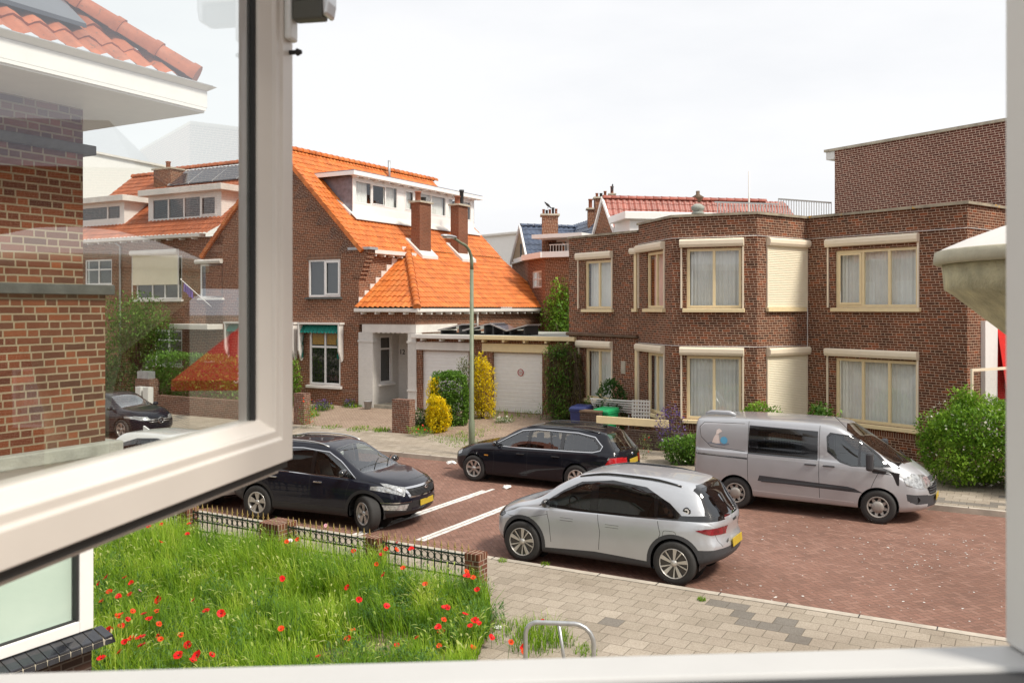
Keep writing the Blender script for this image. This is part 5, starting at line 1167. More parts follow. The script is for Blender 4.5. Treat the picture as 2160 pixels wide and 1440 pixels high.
# ================================================================ terrace on the left, seen through the sash
TN = 29.6; sl_ = s_at(120, TN); sr = LS+.0; B3 = Matrix.Translation((-sr, -TN, 0))
th = thing('terraced_house', 'brown brick terraced house with orange roof, solar panels and white dormer left of number 12', 'house', W(sr, TN, 0), -A)
T, l = TM((sl_, TN), (sr, TN), 0, B3); ta = lambda u: s_at(u, TN)-sl_
ze = zv(505, on_n(330, TN)); zf = lambda v, u: zv(v, on_n(u, TN))
hw_ = [(ta(287), ta(384), zf(631, 335), zf(540, 335)), (ta(423), ta(470), zf(628, 447), zf(557, 447)), (ta(179), ta(236), zf(601, 207), zf(547, 207)), (ta(292), ta(322), zf(795, 307), zf(735, 307)), (ta(326), ta(384), zf(770, 355), zf(695, 355)), (ta(437), ta(470), zf(760, 453), zf(697, 453))]
mb = MB(); wall(mb, T, l, .1, ze, hw_); mb.build('wall', M['brick_dark'], th)
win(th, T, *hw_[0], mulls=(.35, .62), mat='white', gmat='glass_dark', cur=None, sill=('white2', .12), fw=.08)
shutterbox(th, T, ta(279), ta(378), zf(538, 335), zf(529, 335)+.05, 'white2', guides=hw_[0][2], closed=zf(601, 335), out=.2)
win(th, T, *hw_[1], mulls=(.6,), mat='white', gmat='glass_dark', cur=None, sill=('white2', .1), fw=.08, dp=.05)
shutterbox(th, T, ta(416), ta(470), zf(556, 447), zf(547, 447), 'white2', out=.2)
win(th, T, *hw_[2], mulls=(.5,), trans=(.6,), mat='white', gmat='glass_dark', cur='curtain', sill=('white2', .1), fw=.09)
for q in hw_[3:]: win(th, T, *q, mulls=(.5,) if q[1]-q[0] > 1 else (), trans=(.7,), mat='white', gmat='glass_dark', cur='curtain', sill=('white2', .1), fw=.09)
mb = MB(); mb.M = T; mb.box(ta(389), ta(470), -.9, .02, zf(694, 430), zf(683, 430)); mb.build('door_canopy', M['white2'], th, bevel=.02)
mb = MB(); mb.M = T; mb.tube([(ta(256), -.08, .2), (ta(256), -.08, ze-.25), (ta(252), -.25, ze-.1)], .05, 8); mb.build('downpipe', M['zinc'], th)
mb = MB(); mb.M = T
for a_, b_ in ((ta(179), ta(208)), (ta(210), ta(236)), (ta(423), ta(470))): mb.box(a_, b_, -.005, .02, ze-.75, ze-.4)
mb.build('lintel_course', M['brick_soldier'], th)
gutter(th, B3, (sl_, TN), (sr-.0, TN), ze-.02, ze+.14, out=.38, brk=.85)
rn, rz_ = 34.3, 11.9
Vt = Vector((0, rn-(TN-.38), rz_-ze-.1)); LT = Vt.length; x0 = sl_
pantiles('roof_tiles', 'tile_o2', th, B3, (sl_, TN-.38, ze+.14), (1, 0, 0), Vt, [(0, 0), (sr-sl_+.6, 0), (sr-sl_+2.7, LT), (0, LT)], w=.28, l=.4, sm=4)
mm = s_at(322, 33)
ridge('roof_ridge', 'tile_o2', th, B3, (mm, rn, rz_+.22), (sr+2.6, rn, rz_+.22), .15, .42); ridge('roof_ridge', 'tile_o2', th, B3, (sl_, rn, rz_+.07), (mm-1.0, rn, rz_+.07), .15, .42)
chimney(th, B3, s_at(337, 33.4), s_at(373, 33.4), 33.0, 33.8, 9.5, zv(360, on_n(355, 33.4)), 'brick_dark', pots=((.5, .5, .12, .4),))
def onroof(n_, dz=.0): f = (n_-(TN-.38))/(rn-(TN-.38)); return ze+.14+(rz_-ze-.1)*f+dz
n0, n1 = 32.9, 34.0
ps = [s_at(u, 33.5) for u in (375, 418, 468, 520, 572)]
for k in range(4):
    mb = MB(); mb.M = B3; mb.hexa([(ps[k], n0, onroof(n0, .12)), (ps[k+1]-.05, n0, onroof(n0, .12)), (ps[k+1]-.05, n1, onroof(n1, .12)), (ps[k], n1, onroof(n1, .12))], [(ps[k], n0, onroof(n0, .17)), (ps[k+1]-.05, n0, onroof(n0, .17)), (ps[k+1]-.05, n1, onroof(n1, .17)), (ps[k], n1, onroof(n1, .17))]); q = mb.build('solar_panel', M['solar_b'], th)
    mb = MB(); mb.M = B3; mb.hexa([(ps[k]-.05, n0-.03, onroof(n0, .12)), (ps[k], n0-.03, onroof(n0, .12)), (ps[k], n1+.05, onroof(n1, .12)), (ps[k]-.05, n1+.05, onroof(n1, .12))], [(ps[k]-.05, n0-.03, onroof(n0, .19)), (ps[k], n0-.03, onroof(n0, .19)), (ps[k], n1+.05, onroof(n1, .19)), (ps[k]-.05, n1+.05, onroof(n1, .19))]); mb.build('panel_frame', M['alu'], q)
for (u0, u1, vb, vt, ml, sh, nn) in ((313, 467, 476, 409, (.26, .5, .75), (3,), 30.3), (150, 262, 480, 430, (.72,), (), 30.2)):
    s0, s1 = s_at(u0, nn), s_at(u1, nn); dm_ = on_n((u0+u1)/2, nn); zb, zt = zv(vb, dm_), zv(vt, dm_); Td, ld = TM((s0, nn), (s1, nn), 0, B3)
    mb = MB(); wall(mb, Td, ld, zb, zt, [(.25, ld-.25, zb+.32, zt-.1)], .05); mb.M = B3; nb_ = nn+ (zt-onroof(nn))/((rz_-ze)/(rn-TN+.38))
    mb.poly([(s1, nn, zb), (s1, nb_, zt), (s1, nn, zt)]); mb.poly([(s0, nn, zb), (s0, nb_, zt), (s0, nn, zt)]); dm = mb.build('dormer', M['white'], th)
    win(dm, Td, .25, ld-.25, zb+.32, zt-.1, mulls=ml, sash=sh, mat='white', gmat='glass_dark', cur='curtain' if u0 < 200 else None, fw=.1, dp=.05)
    mb = MB(); mb.M = B3; mb.box(s0-.3, s1+.4, nn-.4, nb_+.3, zt, zt+.30); mb.build('dormer_roof', M['white2'], dm, bevel=.02)
# flag on a pole on the facade
t = thing('wall_flag', 'purple flag wrapped round a slanted white pole on the terrace facade', 'flag', W(s_at(447, TN), TN-.02, zf(647, 447)), -A)
mb = MB(); mb.tube([(0, 0, 0), (-1.0, -.9, 1.25)], .02, 6); mb.ball((-1.0, -.9, 1.27), .04, 8); mb.build('pole', M['white'], t)
M['purple'] = plain('purple cloth', (.16,.10,.36), .8, var=.2); mb = MB(); pr = None
for i in range(14):
    a = i/13; q = (mb.pt((-.62-.3*a, -.56-.27*a+.03*sin(i*2), .78+.37*a)), mb.pt((-.64-.28*a, -.56-.26*a+.06*cos(i*2.3), .36+.42*a+.05*sin(i))))
    if pr: mb.face([pr[0], pr[1], q[1], q[0]], None, True)
    pr = q
mb.build('flag_cloth', M['purple'], t)
# pale apartment block
c0, c1_ = px(150, 640, 85), px(470, 640, 105)
t = thing('apartment_block', 'pale apartment block with balconies rising behind the terrace roofs', 'building', (c0.x, c0.y, 0)); T, l = TM((0, 0), (c1_.x-c0.x, c1_.y-c0.y)); k = l/320.
za = zv(332, 88); zc = 14.0; hs = [(l*.30, l*.36, zc, zc+2.1), (l*.37, l*.50, zc-1.2, zc+2.4), (l*.56, l*.70, zc-1.2, zc+2.2)]
mb = MB(); wall(mb, T, l, 0, za+.3, hs, 1.6); mb.build('wall', M['white'], t)
for i, q in enumerate(hs): win(t, T, *q, mulls=(.33, .66) if i else (.5,), mat='white', gmat='glass_dark', cur=None, fw=.12, dp=.2 if i == 0 else 1.2)
for q in hs[1:]: 
    mb = MB(); mb.M = T; mb.box(q[0], q[1], -.1, -.04, q[2], q[2]+1.1); mb.build('balcony_glass', M['glass'], t)
mb = MB(); mb.M = T; mb.box(-.2, l, -.25, .5, za+.3, za+.5); mb.build('roof_edge', M['white2'], t)
# terrace front gardens
tw = thing('garden_wall', 'low brick front garden wall below the hedge left of number 12', 'wall', W(s_at(330, 24.9), 24.9, .1), -A); L_ = s_at(640, 24.9)-s_at(330, 24.9)-1.2
mb = MB(); mb.box(0, L_, 0, .25, 0, .75); mb.build('wall', M['brick_pillar'], tw)
t = thing('hedge', 'long leafy green hedge over the low wall left of number 12', 'hedge', W((s_at(322, 26.2)+s_at(506, 26.2))/2, 26.2, .2), -A); wd = (s_at(506, 26.2)-s_at(322, 26.2))/2
mb = MB(); foliage(mb, (0, 0, 1.15), (wd, .75, 1.15), 13000, .13, 51, shell=.75, box=True, clump=.4); mb.build('foliage', M['lf_mid'], t)
p = W(s_at(290, 27.4), 27.4, .1); tree('small_garden_tree', 'small spreading tree in front of the terrace windows', p, 4.6, 2.0, 9500, .14, M['lf_mid'], 7)
t = shrub('dark_bush', 'dark bush below the small spreading tree', 'shrub', W(s_at(245, 26.4), 26.4, .1), (1.3, .7, 1.0), 4500, .13, M['lf_dark'], 8, shell=.5)  # foliage in the dark green leaf colour
for k, u in enumerate((291, 307)):
    t = thing('meter_cabinet', ('left' if k == 0 else 'right')+' one of two pale utility cabinets against the brick garden pier', 'cabinet', W(s_at(u, 24.7), 24.7, .12), -A, 'pale utility cabinets'); mb = MB(); mb.box(-.17, .17, 0, .25, 0, 1.05); mb.build('cabinet', M['pvc2'], t, bevel=.01)
    mb = MB(); mb.box(-.15, .15, -.012, -.002, .05, 1.0); mb.build('door', M['pvc2'], t)
t = thing('garden_pier', 'brick garden pier with a planter on top behind the utility cabinets', 'brick pillar', W(s_at(300, 25.0), 25.0, .12), -A); mb = MB(); mb.box(-.45, .45, 0, .5, 0, 1.35); mb.build('shaft', M['brick_pillar'], t)
mb = MB(); mb.box(-.38, .3, .05, .4, 1.35, 1.65); mb.build('planter', M['zinc'], t)
M['dgrey'] = plain('dark olive grey metal', (.09,.09,.075), .5, var=.05)
# ================================================================ the house the camera looks out of: wing on the left
OS, ON = -8.14, 5.98; ow = thing('own_brick_wing', 'weathered red brick wing with slate bands, white overhanging eaves and tiled hip roof behind the sash glass', 'house', W(OS, ON, 0), -A); B4 = Matrix.Translation((-OS, -ON, 0))
ow['label'] = 'weathered brick corner wing with slate bands, white eaves and tiled hip roof behind the sash'
nu = lambda u: n_at(u, OS); T, l = TM((OS, -2.5), (OS, nu(222)), 0, B4); T9b, _l = TM((OS, nu(222)), (OS-3, nu(222)), 0, B4)
mb = MB(); wb0, wb1 = .2, nu(160)+2.5
wall(mb, T, l, 3.04, 4.55); mb.M = T9b; mb.poly([(0, 0, 3.04), (3, 0, 3.04), (3, 0, 4.55), (0, 0, 4.55)]); mb.build('wall', M['brick_near'], ow)
mb = MB(); wall(mb, T, nu(175)+2.5, 4.62, 5.94); mb.M = T; q = nu(175)+2.5; mb.poly([(q, 0, 4.62), (q, 3, 4.62), (q, 3, 5.94), (q, 0, 5.94)]); mb.build('wall', M['brick_near'], ow)
mb = MB(); wall(mb, T, nu(175)+2.5, 6.02, 6.40); mb.M = T; mb.poly([(q, 0, 6.0), (q, 3, 6.0), (q, 3, 6.4), (q, 0, 6.4)]); mb.build('wall', M['brick_near'], ow)
mb = MB(); mb.M = T; mb.box(0, nu(235)+2.5, -.06, 3, 4.535, 4.635); mb.build('slate_band', M['darkband'], ow, bevel=.008)
mb = MB(); mb.M = T; mb.box(0, nu(196)+2.5, -.06, 3, 5.93, 6.025); mb.build('slate_band', M['darkband'], ow, bevel=.008)
mb = MB(); mb.M = T; mb.box(0, nu(244)+2.5, -.13, 3, 2.92, 3.05); mb.build('concrete_ledge', M['concrete_g'], ow, bevel=.015)
mb = MB(); mb.M = T; mb.box(0, nu(215)+2.5, .02, 3, 2.75, 2.915); mb.build('window_head', M['white2'], ow)
mb = MB(); mb.M = T; c_ = nu(195)+2.5; mb.box(0, c_-.01, .0, 2.8, .05, 1.16); mb.build('wall', M['brick_low'], ow)
mb = MB(); mb.M = T; mb.box(c_-.15, c_, -.02, .13, 1.19, 2.75); mb.box(c_-.15, c_, -.02+2, .13+2, 1.19, 2.75)
mb.box(0, c_-.152, -.02, .08, 1.19, 1.30); mb.box(0, c_-.152, -.02, .08, 2.64, 2.75); fr_ = mb.build('bay_window', M['white'], ow, bevel=.008)
mb = MB(); mb.M = T; mb.box(c_-.175, c_-.152, .0, .06, 1.30, 2.64); mb.box(0, c_-.175, .01, .05, 1.30, 1.315); mb.build('gasket', M['rubber'], fr_)
m_, g_, b_ = newmat('pale green blind'); o_2 = g_.n('ShaderNodeTexCoord').outputs['Object']; g_.put(b_.inputs['Base Color'], g_.ramp(g_.noise(o_2, 1.5, 3), [(.3, (.52,.64,.56)), (.7, (.60,.71,.63))])); b_.inputs['Roughness'].default_value = .7; M['pale_green'] = m_
mb = MB(); mb.M = T; mb.poly([(0, .09, 1.3), (c_-.16, .09, 1.3), (c_-.16, .09, 2.64), (0, .09, 2.64)]); mb.build('blind', M['pale_green'], fr_)
mb = MB(); mb.M = T; mb.poly([(0, .04, 1.3), (c_-.16, .04, 1.3), (c_-.16, .04, 2.64), (0, .04, 2.64)]); mb.build('pane', M['glass'], fr_)
mb = MB(); mb.M = T9b; mb.box(.15, 2.8, .03, .06, 1.19, 2.75); mb.build('bay_return', M['white2'], fr_)
# glazed tile sill: each tile a box in one mesh, joints show as pale mortar below
mb = MB(); mb.M = T; mb.prism([(0, .0, 1.17), (0, -.17, 1.09), (0, -.17, 1.04), (0, .0, 1.04)], (c_+.10, 0, 0)); mb.build('sill_mortar', M['concrete'], fr_)
M['glazed'] = plain('black glazed tile', (.02,.022,.028), .12, var=.5, sc=8, coat=.6)
mb = MB(); mb.M = T; x = c_-.0
k = 0
while x > .3:
    a, b = x-.112, x; mb.hexa([(a, .0, 1.165), (b, .0, 1.165), (b, -.18, 1.035), (a, -.18, 1.035)], [(a, .0, 1.185), (b, .0, 1.185), (b, -.165, 1.115), (a, -.165, 1.115)]); x -= .119
mb.hexa([(c_+.008, .0, 1.165), (c_+.11, .0, 1.165), (c_+.14, -.18, 1.035), (c_+.02, -.18, 1.035)], [(c_+.008, .0, 1.185), (c_+.10, .0, 1.185), (c_+.12, -.15, 1.115), (c_+.02, -.165, 1.115)])
mb.build('sill_tiles', M['glazed'], fr_, bevel=.005)
# eaves
EN = 6.43; ES = -7.23
mb = MB(); mb.M = B4; mb.box(OS-3, ES+.02, -3, EN, 6.40, 6.43); m_, g_, b_ = newmat('white soffit boards'); uvx = g_.n('ShaderNodeSeparateXYZ', {0: g_.n('ShaderNodeTexCoord').outputs['Object']}); fr2 = g_.m('FRACT', g_.m('DIVIDE', uvx.outputs[0], .10)); g_.put(b_.inputs['Base Color'], g_.mix(g_.m('LESS_THAN', fr2, .09), (.80,.79,.77), (.35,.35,.34))); M['soffit'] = m_
mb.build('soffit', M['soffit'], ow)
mb = MB(); mb.M = B4
def eave(x0, x1): mb.box(OS-3, ES+x1, -3, EN+x1, x0[0], x0[1])
eave((6.38, 6.43), .0); 
mb.hexa([(OS-3, -3, 6.432), (ES+.02, -3, 6.432), (ES+.02, EN+.02, 6.432), (OS-3, EN+.02, 6.432)], [(OS-3, -3, 6.60), (ES+.02, -3, 6.60), (ES+.02, EN+.02, 6.60), (OS-3, EN+.02, 6.60)])
mb.hexa([(OS-3, -3, 6.602), (ES+.02, -3, 6.602), (ES+.02, EN+.02, 6.602), (OS-3, EN+.02, 6.602)], [(OS-3, -3, 6.65), (ES+.09, -3, 6.65), (ES+.09, EN+.09, 6.65), (OS-3, EN+.09, 6.65)])
mb.build('fascia', M['white'], ow, bevel=.004)
mb = MB(); mb.M = B4; mb.box(OS-3, ES+.06, -3, EN+.06, 6.652, 6.665); mb.build('zinc_gutter', M['zinc'], ow)
sl2 = .82; V = Vector((-1, 0, sl2)); vl = V.length
pantiles('roof_tiles', 'tile_o2', ow, B4, (ES-.05, 0, 6.68), (0, 1, 0), V, [(-3, 0), (EN-.1, 0), (EN-.1-3.5, 3.5*vl), (-3, 3.5*vl)], w=.24, l=.34, amp=.035)
ridge('hip_ridge', 'tile_o2', ow, B4, (ES-.02, EN-.10, 6.75), (ES-3.5, EN-3.6, 6.75+3.48*sl2), .13, .40)
sp = MB(); sp.M = B4; a, b = .30, 2.3
P = lambda k, n_, dz: (ES-.05-k, n_, 6.68+k*sl2+dz)
sp.hexa([P(a, -1, .08), P(a, 5.35, .08), P(b, 5.35, .08), P(b, -1, .08)], [P(a, -1, .12), P(a, 5.35, .12), P(b, 5.35, .12), P(b, -1, .12)]); sp.build('solar_panel', M['solar_b'], ow)
# ================================================================ own window: frame, wall, open sash
WA = R(4.1)
wf = thing('window_frame', 'pale fixed window frame edge around the view at the bottom and right', 'window', (0, .718, CZ-.2785), WA)
mb = MB(); mb.box(-.56, .485, -.045, .0, -.07, 0); mb.build('bottom_member', M['frame_w'], wf, bevel=.003)
mb = MB(); mb.box(-.56, .485, -.075, -.047, -.07, -.004); mb.build('gasket', M['dark'], wf)  # dark strip put where the inner frame edge lies in shadow
mb = MB(); mb.box(.4095, .485, -.075, .0, 0.001, 1.4); mb.build('jamb', M['pvc2'], wf, bevel=.003)
mb = MB(); mb.box(-.56, -.487, -.075, .0, 0.001, 1.4); mb.build('jamb', M['pvc2'], wf)
mb = MB(); mb.box(-.56, .485, -.075, .0, 1.402, 1.47); mb.build('head', M['white'], wf)
op = thing('own_house_wall', 'brick wall around the window the picture is taken from', 'wall', (0, .74, 0), WA)
op['label'] = 'own brick wall below and around the open window'
mb = MB(); T, l = TM((-2.2, 0), (1.7, 0)); zb_, zt_ = CZ-.35, CZ+1.2
mb.M = None
for a, b, c, d in ((-2.2, -.72, 0, 7), (.62, 1.7, 0, 7), (-.72, .62, 0, zb_), (-.72, .62, zt_, 7)):
    mb.box(a, b, 0, .12, c, d)
mb.build('wall', M['brick_near'], op)
SA = atan2(.983, .1837); wS = .725; hx, hy = -.333-.1837*wS, 1.37-.983*wS
sh_ = thing('open_window_sash', 'open cream casement sash with large glass pane, handle and dark gasket at the left', 'window', (hx, hy, CZ), SA)
# local: x from hinge to free edge, -y is the room side
PRF = [(0, 0), (.036, 0), (.038, .004), (.050, .004), (.052, .010), (.066, .024), (.066, .056), (.010, .056), (.010, .022), (0, .020)]
x0, x1, z0, z1 = 0, wS, -.229, .95; cor = [(x0, z0, 1, 1), (x1, z0, -1, 1), (x1, z1, -1, -1), (x0, z1, 1, -1)]
mb = MB(); rg = [[mb.pt((cx+dx*q, y, cz_+dz*q)) for q, y in PRF] for cx, cz_, dx, dz in cor]; n_ = len(PRF)
for i in range(4):
    for j in range(n_): mb.face([rg[i][j], rg[(i+1)%4][j], rg[(i+1)%4][(j+1)%n_], rg[i][(j+1)%n_]])
mb.build('sash_frame', M['pvc'], sh_, bevel=.0022)
mb = MB()
for a, b, c, d in ((x0+.002, x1-.001, z0-.0001, z0+.009), (x1-.009, x1+.002, z0+.0095, z1-.004)): mb.box(a, b, .0225, .034, c, d)
mb.build('outer_gasket', M['rubber'], sh_)
mb = MB(); mb.box(x0+.002, x1-.003, .008, .0215, z0-.0115, z0-.0003); mb.build('bottom_gasket', M['rubber'], sh_)
mb = MB(); mb.box(x0+.002, x1-.003, .0218, .05, z0-.0215, z0-.0003); mb.build('drip_rail', M['pvc'], sh_, bevel=.002)
mb = MB(); q = .066
for a, b, c, d in ((x1-q-.004, x1-q, z0+q, z1-q),): mb.box(a, b, .028, .05, c, d)
mb.build('glazing_gasket', M['rubber'], sh_)
mb = MB(); a = q+.004
for aa, b, c, d in ((x1-a-.009, x1-a, z0+q, z1-q),): mb.box(aa, b, .036, .048, c, d)
mb.build('spacer', M['alu'], sh_)
mb = MB(); mb.poly([(x0+q-.004, .034, z0+q-.004), (x1-q+.004, .034, z0+q-.004), (x1-q+.004, .034, z1-q+.004), (x0+q-.004, .034, z1-q+.004)]); mb.build('pane', M['sashglass'], sh_)
hm_ = MB(); hm_.box(x1-.033, x1-.005, -.011, .0, .400, .60); hn_ = hm_.build('handle', M['pvc2'], sh_, bevel=.004)
mb = MB(); mb.box(x1-.031, x1-.008, -.060, -.0115, .428, .458); mb.build('handle_neck', M['dgrey'], hn_, bevel=.003)
mb = MB(); mb.prism([(x1-.036, -.012, .4585), (x1-.036, -.012, .472), (x1-.036, -.058, .474), (x1-.036, -.058, .62), (x1-.036, -.070, .62), (x1-.036, -.0715, .45), (x1-.036, -.068, .432), (x1-.036, -.062, .430), (x1-.036, -.061, .4585)], (.034, 0, 0)); mb.build('handle_grip', M['alu'], hn_, bevel=.006)
mb = MB(); mb.lathe([(.0035, 0), (.0035, -.01), (.006, -.012), (.003, -.019), (0, -.019)], (x1-.012, -.0, .385), 10, 'y'); mb.build('stop_peg', M['rubber'], sh_)
# concrete canopy head beside the jamb
t = thing('concrete_canopy_head', 'weathered concrete head with white domed cap peeping in beside the right jamb', 'canopy', (2.30, 3.5, 0))
mb = MB(); mb.lathe([(0, 4.79), (.2, 4.77), (.36, 4.725), (.48, 4.68), (.56, 4.645), (.585, 4.632)], (0, 0, 0), 48); mb.build('domed_cap', M['white2'], t)
mb = MB(); mb.lathe([(.58, 4.634), (.597, 4.628), (.602, 4.60), (.602, 4.582), (.59, 4.576), (.56, 4.578)], (0, 0, 0), 48); mb.build('rim', plain('beige cement rim', (.52,.49,.37), .85, var=.12, sc=8, bump=.4), t)
mb = MB(); mb.lathe([(.55, 4.58), (.57, 4.575), (.562, 4.475), (.53, 4.455), (.38, 4.33), (.2, 4.18), (.14, 3.9), (.14, 0)], (0, 0, 0), 48)
mb.build('flared_body', plain('mossy concrete', (.55,.52,.35), .9, var=.3, sc=9, bump=1.0, bsc=60), t)

# terraces on the camera's own side of the street, left and right of the view: they stand in the reflections of cars and panes
for nm, a, b, nn_, lab in (('right', 7.0, 34.0, 4.6, 'brick terrace on the near side of the street to the right of the window'), ('left', -42.0, -12.0, 6.5, 'brick terrace on the near side of the street to the left of the window')):
    t = thing('near_side_terrace', lab, 'house', W(a, nn_, 0), -A); T, l = TM((b-a, 0), (0, 0)); nb = int(l//4.5)
    hs = [(1.2+4.4*k, 3.4+4.4*k, z, z+1.8) for k in range(nb) for z in (1.0, 4.4)]
    mb = MB(); wall(mb, T, l, 0, 7.6, hs); mb.M = T; mb.poly([(0, 0, 0), (0, 7, 0), (0, 7, 7.6), (0, 0, 7.6)]); mb.poly([(l, 0, 0), (l, 7, 0), (l, 7, 7.6), (l, 0, 7.6)]); mb.build('wall', M['brick_dark'], t)
    for q in hs: win(t, T, *q, mulls=(.5,), mat='white', cur='curtain', fw=.08)
    mb = MB(); mb.M = T; mb.hexa([(-.2, -.4, 7.6), (l+.2, -.4, 7.6), (l+.2, 7, 7.6), (-.2, 7, 7.6)], [(-.2, 3.2, 10.6), (l+.2, 3.2, 10.6), (l+.2, 3.6, 10.6), (-.2, 3.6, 10.6)]); mb.build('roof', M['tile_o2'], t)

t = thing('red_parasol', 'red square parasol right of the flat roofed house, seen only mirrored in the sash glass', 'parasol', (14.1, 19.9, .1), R(-25))
mb = MB(); q = [(-1.4, -1.4), (1.4, -1.4), (1.4, 1.4), (-1.4, 1.4)]
for i in range(4):
    a, b = q[i], q[(i+1)%4]; mb.poly([(*a, 2.5), (*b, 2.5), (0, 0, 3.85)]); mb.poly([(*a, 2.25), (*b, 2.25), (*b, 2.5), (*a, 2.5)])
mb.build('canopy', M['red_cloth'], t); mb = MB(); mb.tube([(0, 0, 0), (0, 0, 3.8)], .03, 8); mb.build('pole', M['white2'], t)
# ================================================================ vehicles
def curve(tab, x):
    """smooth curve through (x, value) pairs, flat tangents limited (monotone cubic)"""
    n = len(tab)
    if x <= tab[0][0]: return tab[0][1]
    if x >= tab[-1][0]: return tab[-1][1]
    for i in range(n-1):
        if tab[i][0] <= x <= tab[i+1][0]: break
    def sl(k): return (tab[k+1][1]-tab[k][1])/(tab[k+1][0]-tab[k][0])
    def tg(k):
        if k == 0: return sl(0)
        if k == n-1: return sl(n-2)
        a, b = sl(k-1), sl(k)
        return 0 if a*b <= 0 else 2*a*b/(a+b)
    h_ = tab[i+1][0]-tab[i][0]; t = (x-tab[i][0])/h_; a, b = tab[i][1], tab[i+1][1]; p, q = tg(i)*h_, tg(i+1)*h_
    return a*(2*t**3-3*t*t+1)+p*(t**3-2*t*t+t)+b*(-2*t**3+3*t*t)+q*(t**3-t*t)
class Car:
    """smooth body shell grown from side profile, plan and section curves, then cut along outlines"""
    def __init__(s, sp):
        s.sp = sp; s.bm = bmesh.new(); s.shell(); s.out = []
    def shell(s):
        sp = s.sp; xf, xr = sp['xf'], sp['xr']; N = 72; xs = []
        inner = [xr+.12+(xf-xr-.24)*i/N for i in range(N+1)]
        ends = [0, .004, .015, .035, .07]
        xs = [xr+e for e in ends]+inner+[xf-e for e in ends[::-1]]
        rings = []
        for x in xs:
            e = min(x-xr, xf-x); r = .09; t = min(1, e/r); ins = r*(1-sqrt(max(0, 1-(1-t)**2)))
            zt, zb, zl, wm, wr = (curve(sp[k], x) for k in ('zt', 'zb', 'zl', 'wm', 'wr'))
            wb = wm-sp.get('sh', .035); h = zt-zb; zm = zl+(zb-zl)*sp.get('mz', .55)
            P = [(0, zl), (wm*.6, zl), (wm-.10, zl+.003), (wm-.02, zl+.06), (wm-.004, zl+(zm-zl)*.5), (wm, zm), (wm-.012, zb-(zb-zm)*.35), (wb, zb-.01)]
            ge = wr; P += [(wb-.028, zb+h*.05+.012), (wb+(ge-wb)*.52+.012, zb+h*.50), (ge, zb+h*.86), (ge-.10, zb+h*.965), (ge*.5, zt-h*.006), (0, zt)]
            zc = (zl+zt)/2; D = []
            for i in range(len(P)-1):
                p0, p1, p2, p3 = P[max(i-1, 0)], P[i], P[i+1], P[min(i+2, len(P)-1)]
                for k in range(3):
                    u = k/3; D.append(tuple(.5*((2*b)+(-a+c)*u+(2*a-5*b+4*c-d)*u*u+(-a+3*b-3*c+d)*u**3) for a, b, c, d in zip(p0, p1, p2, p3)))
            D.append(P[-1])
            ring = []
            for y, z in D:
                y2 = max(0, y-ins*(1 if y > .02 else 0)); z2 = z-ins*max(-1, min(1, (z-zc)/((zt-zl)/2)))
                ring.append((x, y2, z2))
            rings.append(ring)
        K = len(rings[0]); fx, rx = sp['fa'], sp['ra']
        def warp(p):
            x, y, z = p; wm = .9
            if x > fx-.1:
                t = min(1, (x-(fx-.1))/(xf-fx+.1)); t = t*t*(3-2*t); x -= sp['cf']*(abs(y)/wm)**2.4*t; x += curve(sp['nose'], z)*t
            if x < rx+.1:
                t = min(1, ((rx+.1)-x)/(rx+.1-xr)); t = t*t*(3-2*t); x += sp['cr']*(abs(y)/wm)**2.6*t; x -= curve(sp['tail'], z)*t
            return (x, y, z)
        bm = s.bm; V = []
        for ring in rings:
            L_ = [bm.verts.new(warp(p)) for p in ring]; R_ = [L_[0]]+[bm.verts.new(warp((p[0], -p[1], p[2]))) for p in ring[1:-1]]+[L_[-1]]
            V.append((L_, R_))
        for i in range(len(V)-1):
            a, b = V[i], V[i+1]
            for k in range(K-1):
                bm.faces.new((a[0][k], b[0][k], b[0][k+1], a[0][k+1])) if True else 0
                bm.faces.new((a[1][k+1], b[1][k+1], b[1][k], a[1][k]))
        for ring, fl in ((V[0], 1), (V[-1], 0)):                   # end caps as strips across
            C = 8; rows = []
            for k in range(K):
                l, r = ring[0][k], ring[1][k]
                if l is r: rows.append([l]*(C+1)); continue
                base = [l]; X_, Y_, Z_ = l.co
                for c in range(1, C):
                    f = 1-2*c/C; y = l.co.y*f; x = rings[0 if fl else -1][k][0]; base.append(bm.verts.new(warp((x, y, rings[0 if fl else -1][k][2]))))
                rows.append(base+[r])
            for k in range(K-1):
                for c in range(C):
                    q = [rows[k][c], rows[k][c+1], rows[k+1][c+1], rows[k+1][c]]; q = list(dict.fromkeys(q))
                    if len(q) < 3: continue
                    try: bm.faces.new(q if fl else q[::-1])
                    except ValueError: pass
        bmesh.ops.recalc_face_normals(bm, faces=bm.faces[:])
        for f in bm.faces: f.smooth = True
    def sel(s, proj, side):
        def ok(f):
            n = f.normal; c = f.calc_center_median()
            if proj == 'side': return n.y*side > .18 and c.y*side > .2
            if proj == 'front': return n.x > .25
            if proj == 'rear': return n.x < -.25
            if proj == 'top': return n.z > .12
        return ok
    def imp(s, poly, proj, side=1, zmin=-9):
        """cut the shell along a convex outline and return the faces inside"""
        bm = s.bm; ax = {'side': (0, 2), 'front': (1, 2), 'rear': (1, 2), 'top': (0, 1)}[proj]; dr = {'side': Vector((0,1,0)), 'front': Vector((1,0,0)), 'rear': Vector((1,0,0)), 'top': Vector((0,0,1))}[proj]
        P = [Vector((p[0], p[1])) for p in poly]; a0 = min(p.x for p in P)-.02; a1 = max(p.x for p in P)+.02; b0 = min(p.y for p in P)-.02; b1 = max(p.y for p in P)+.02
        ok = s.sel(proj, side); F_ = []
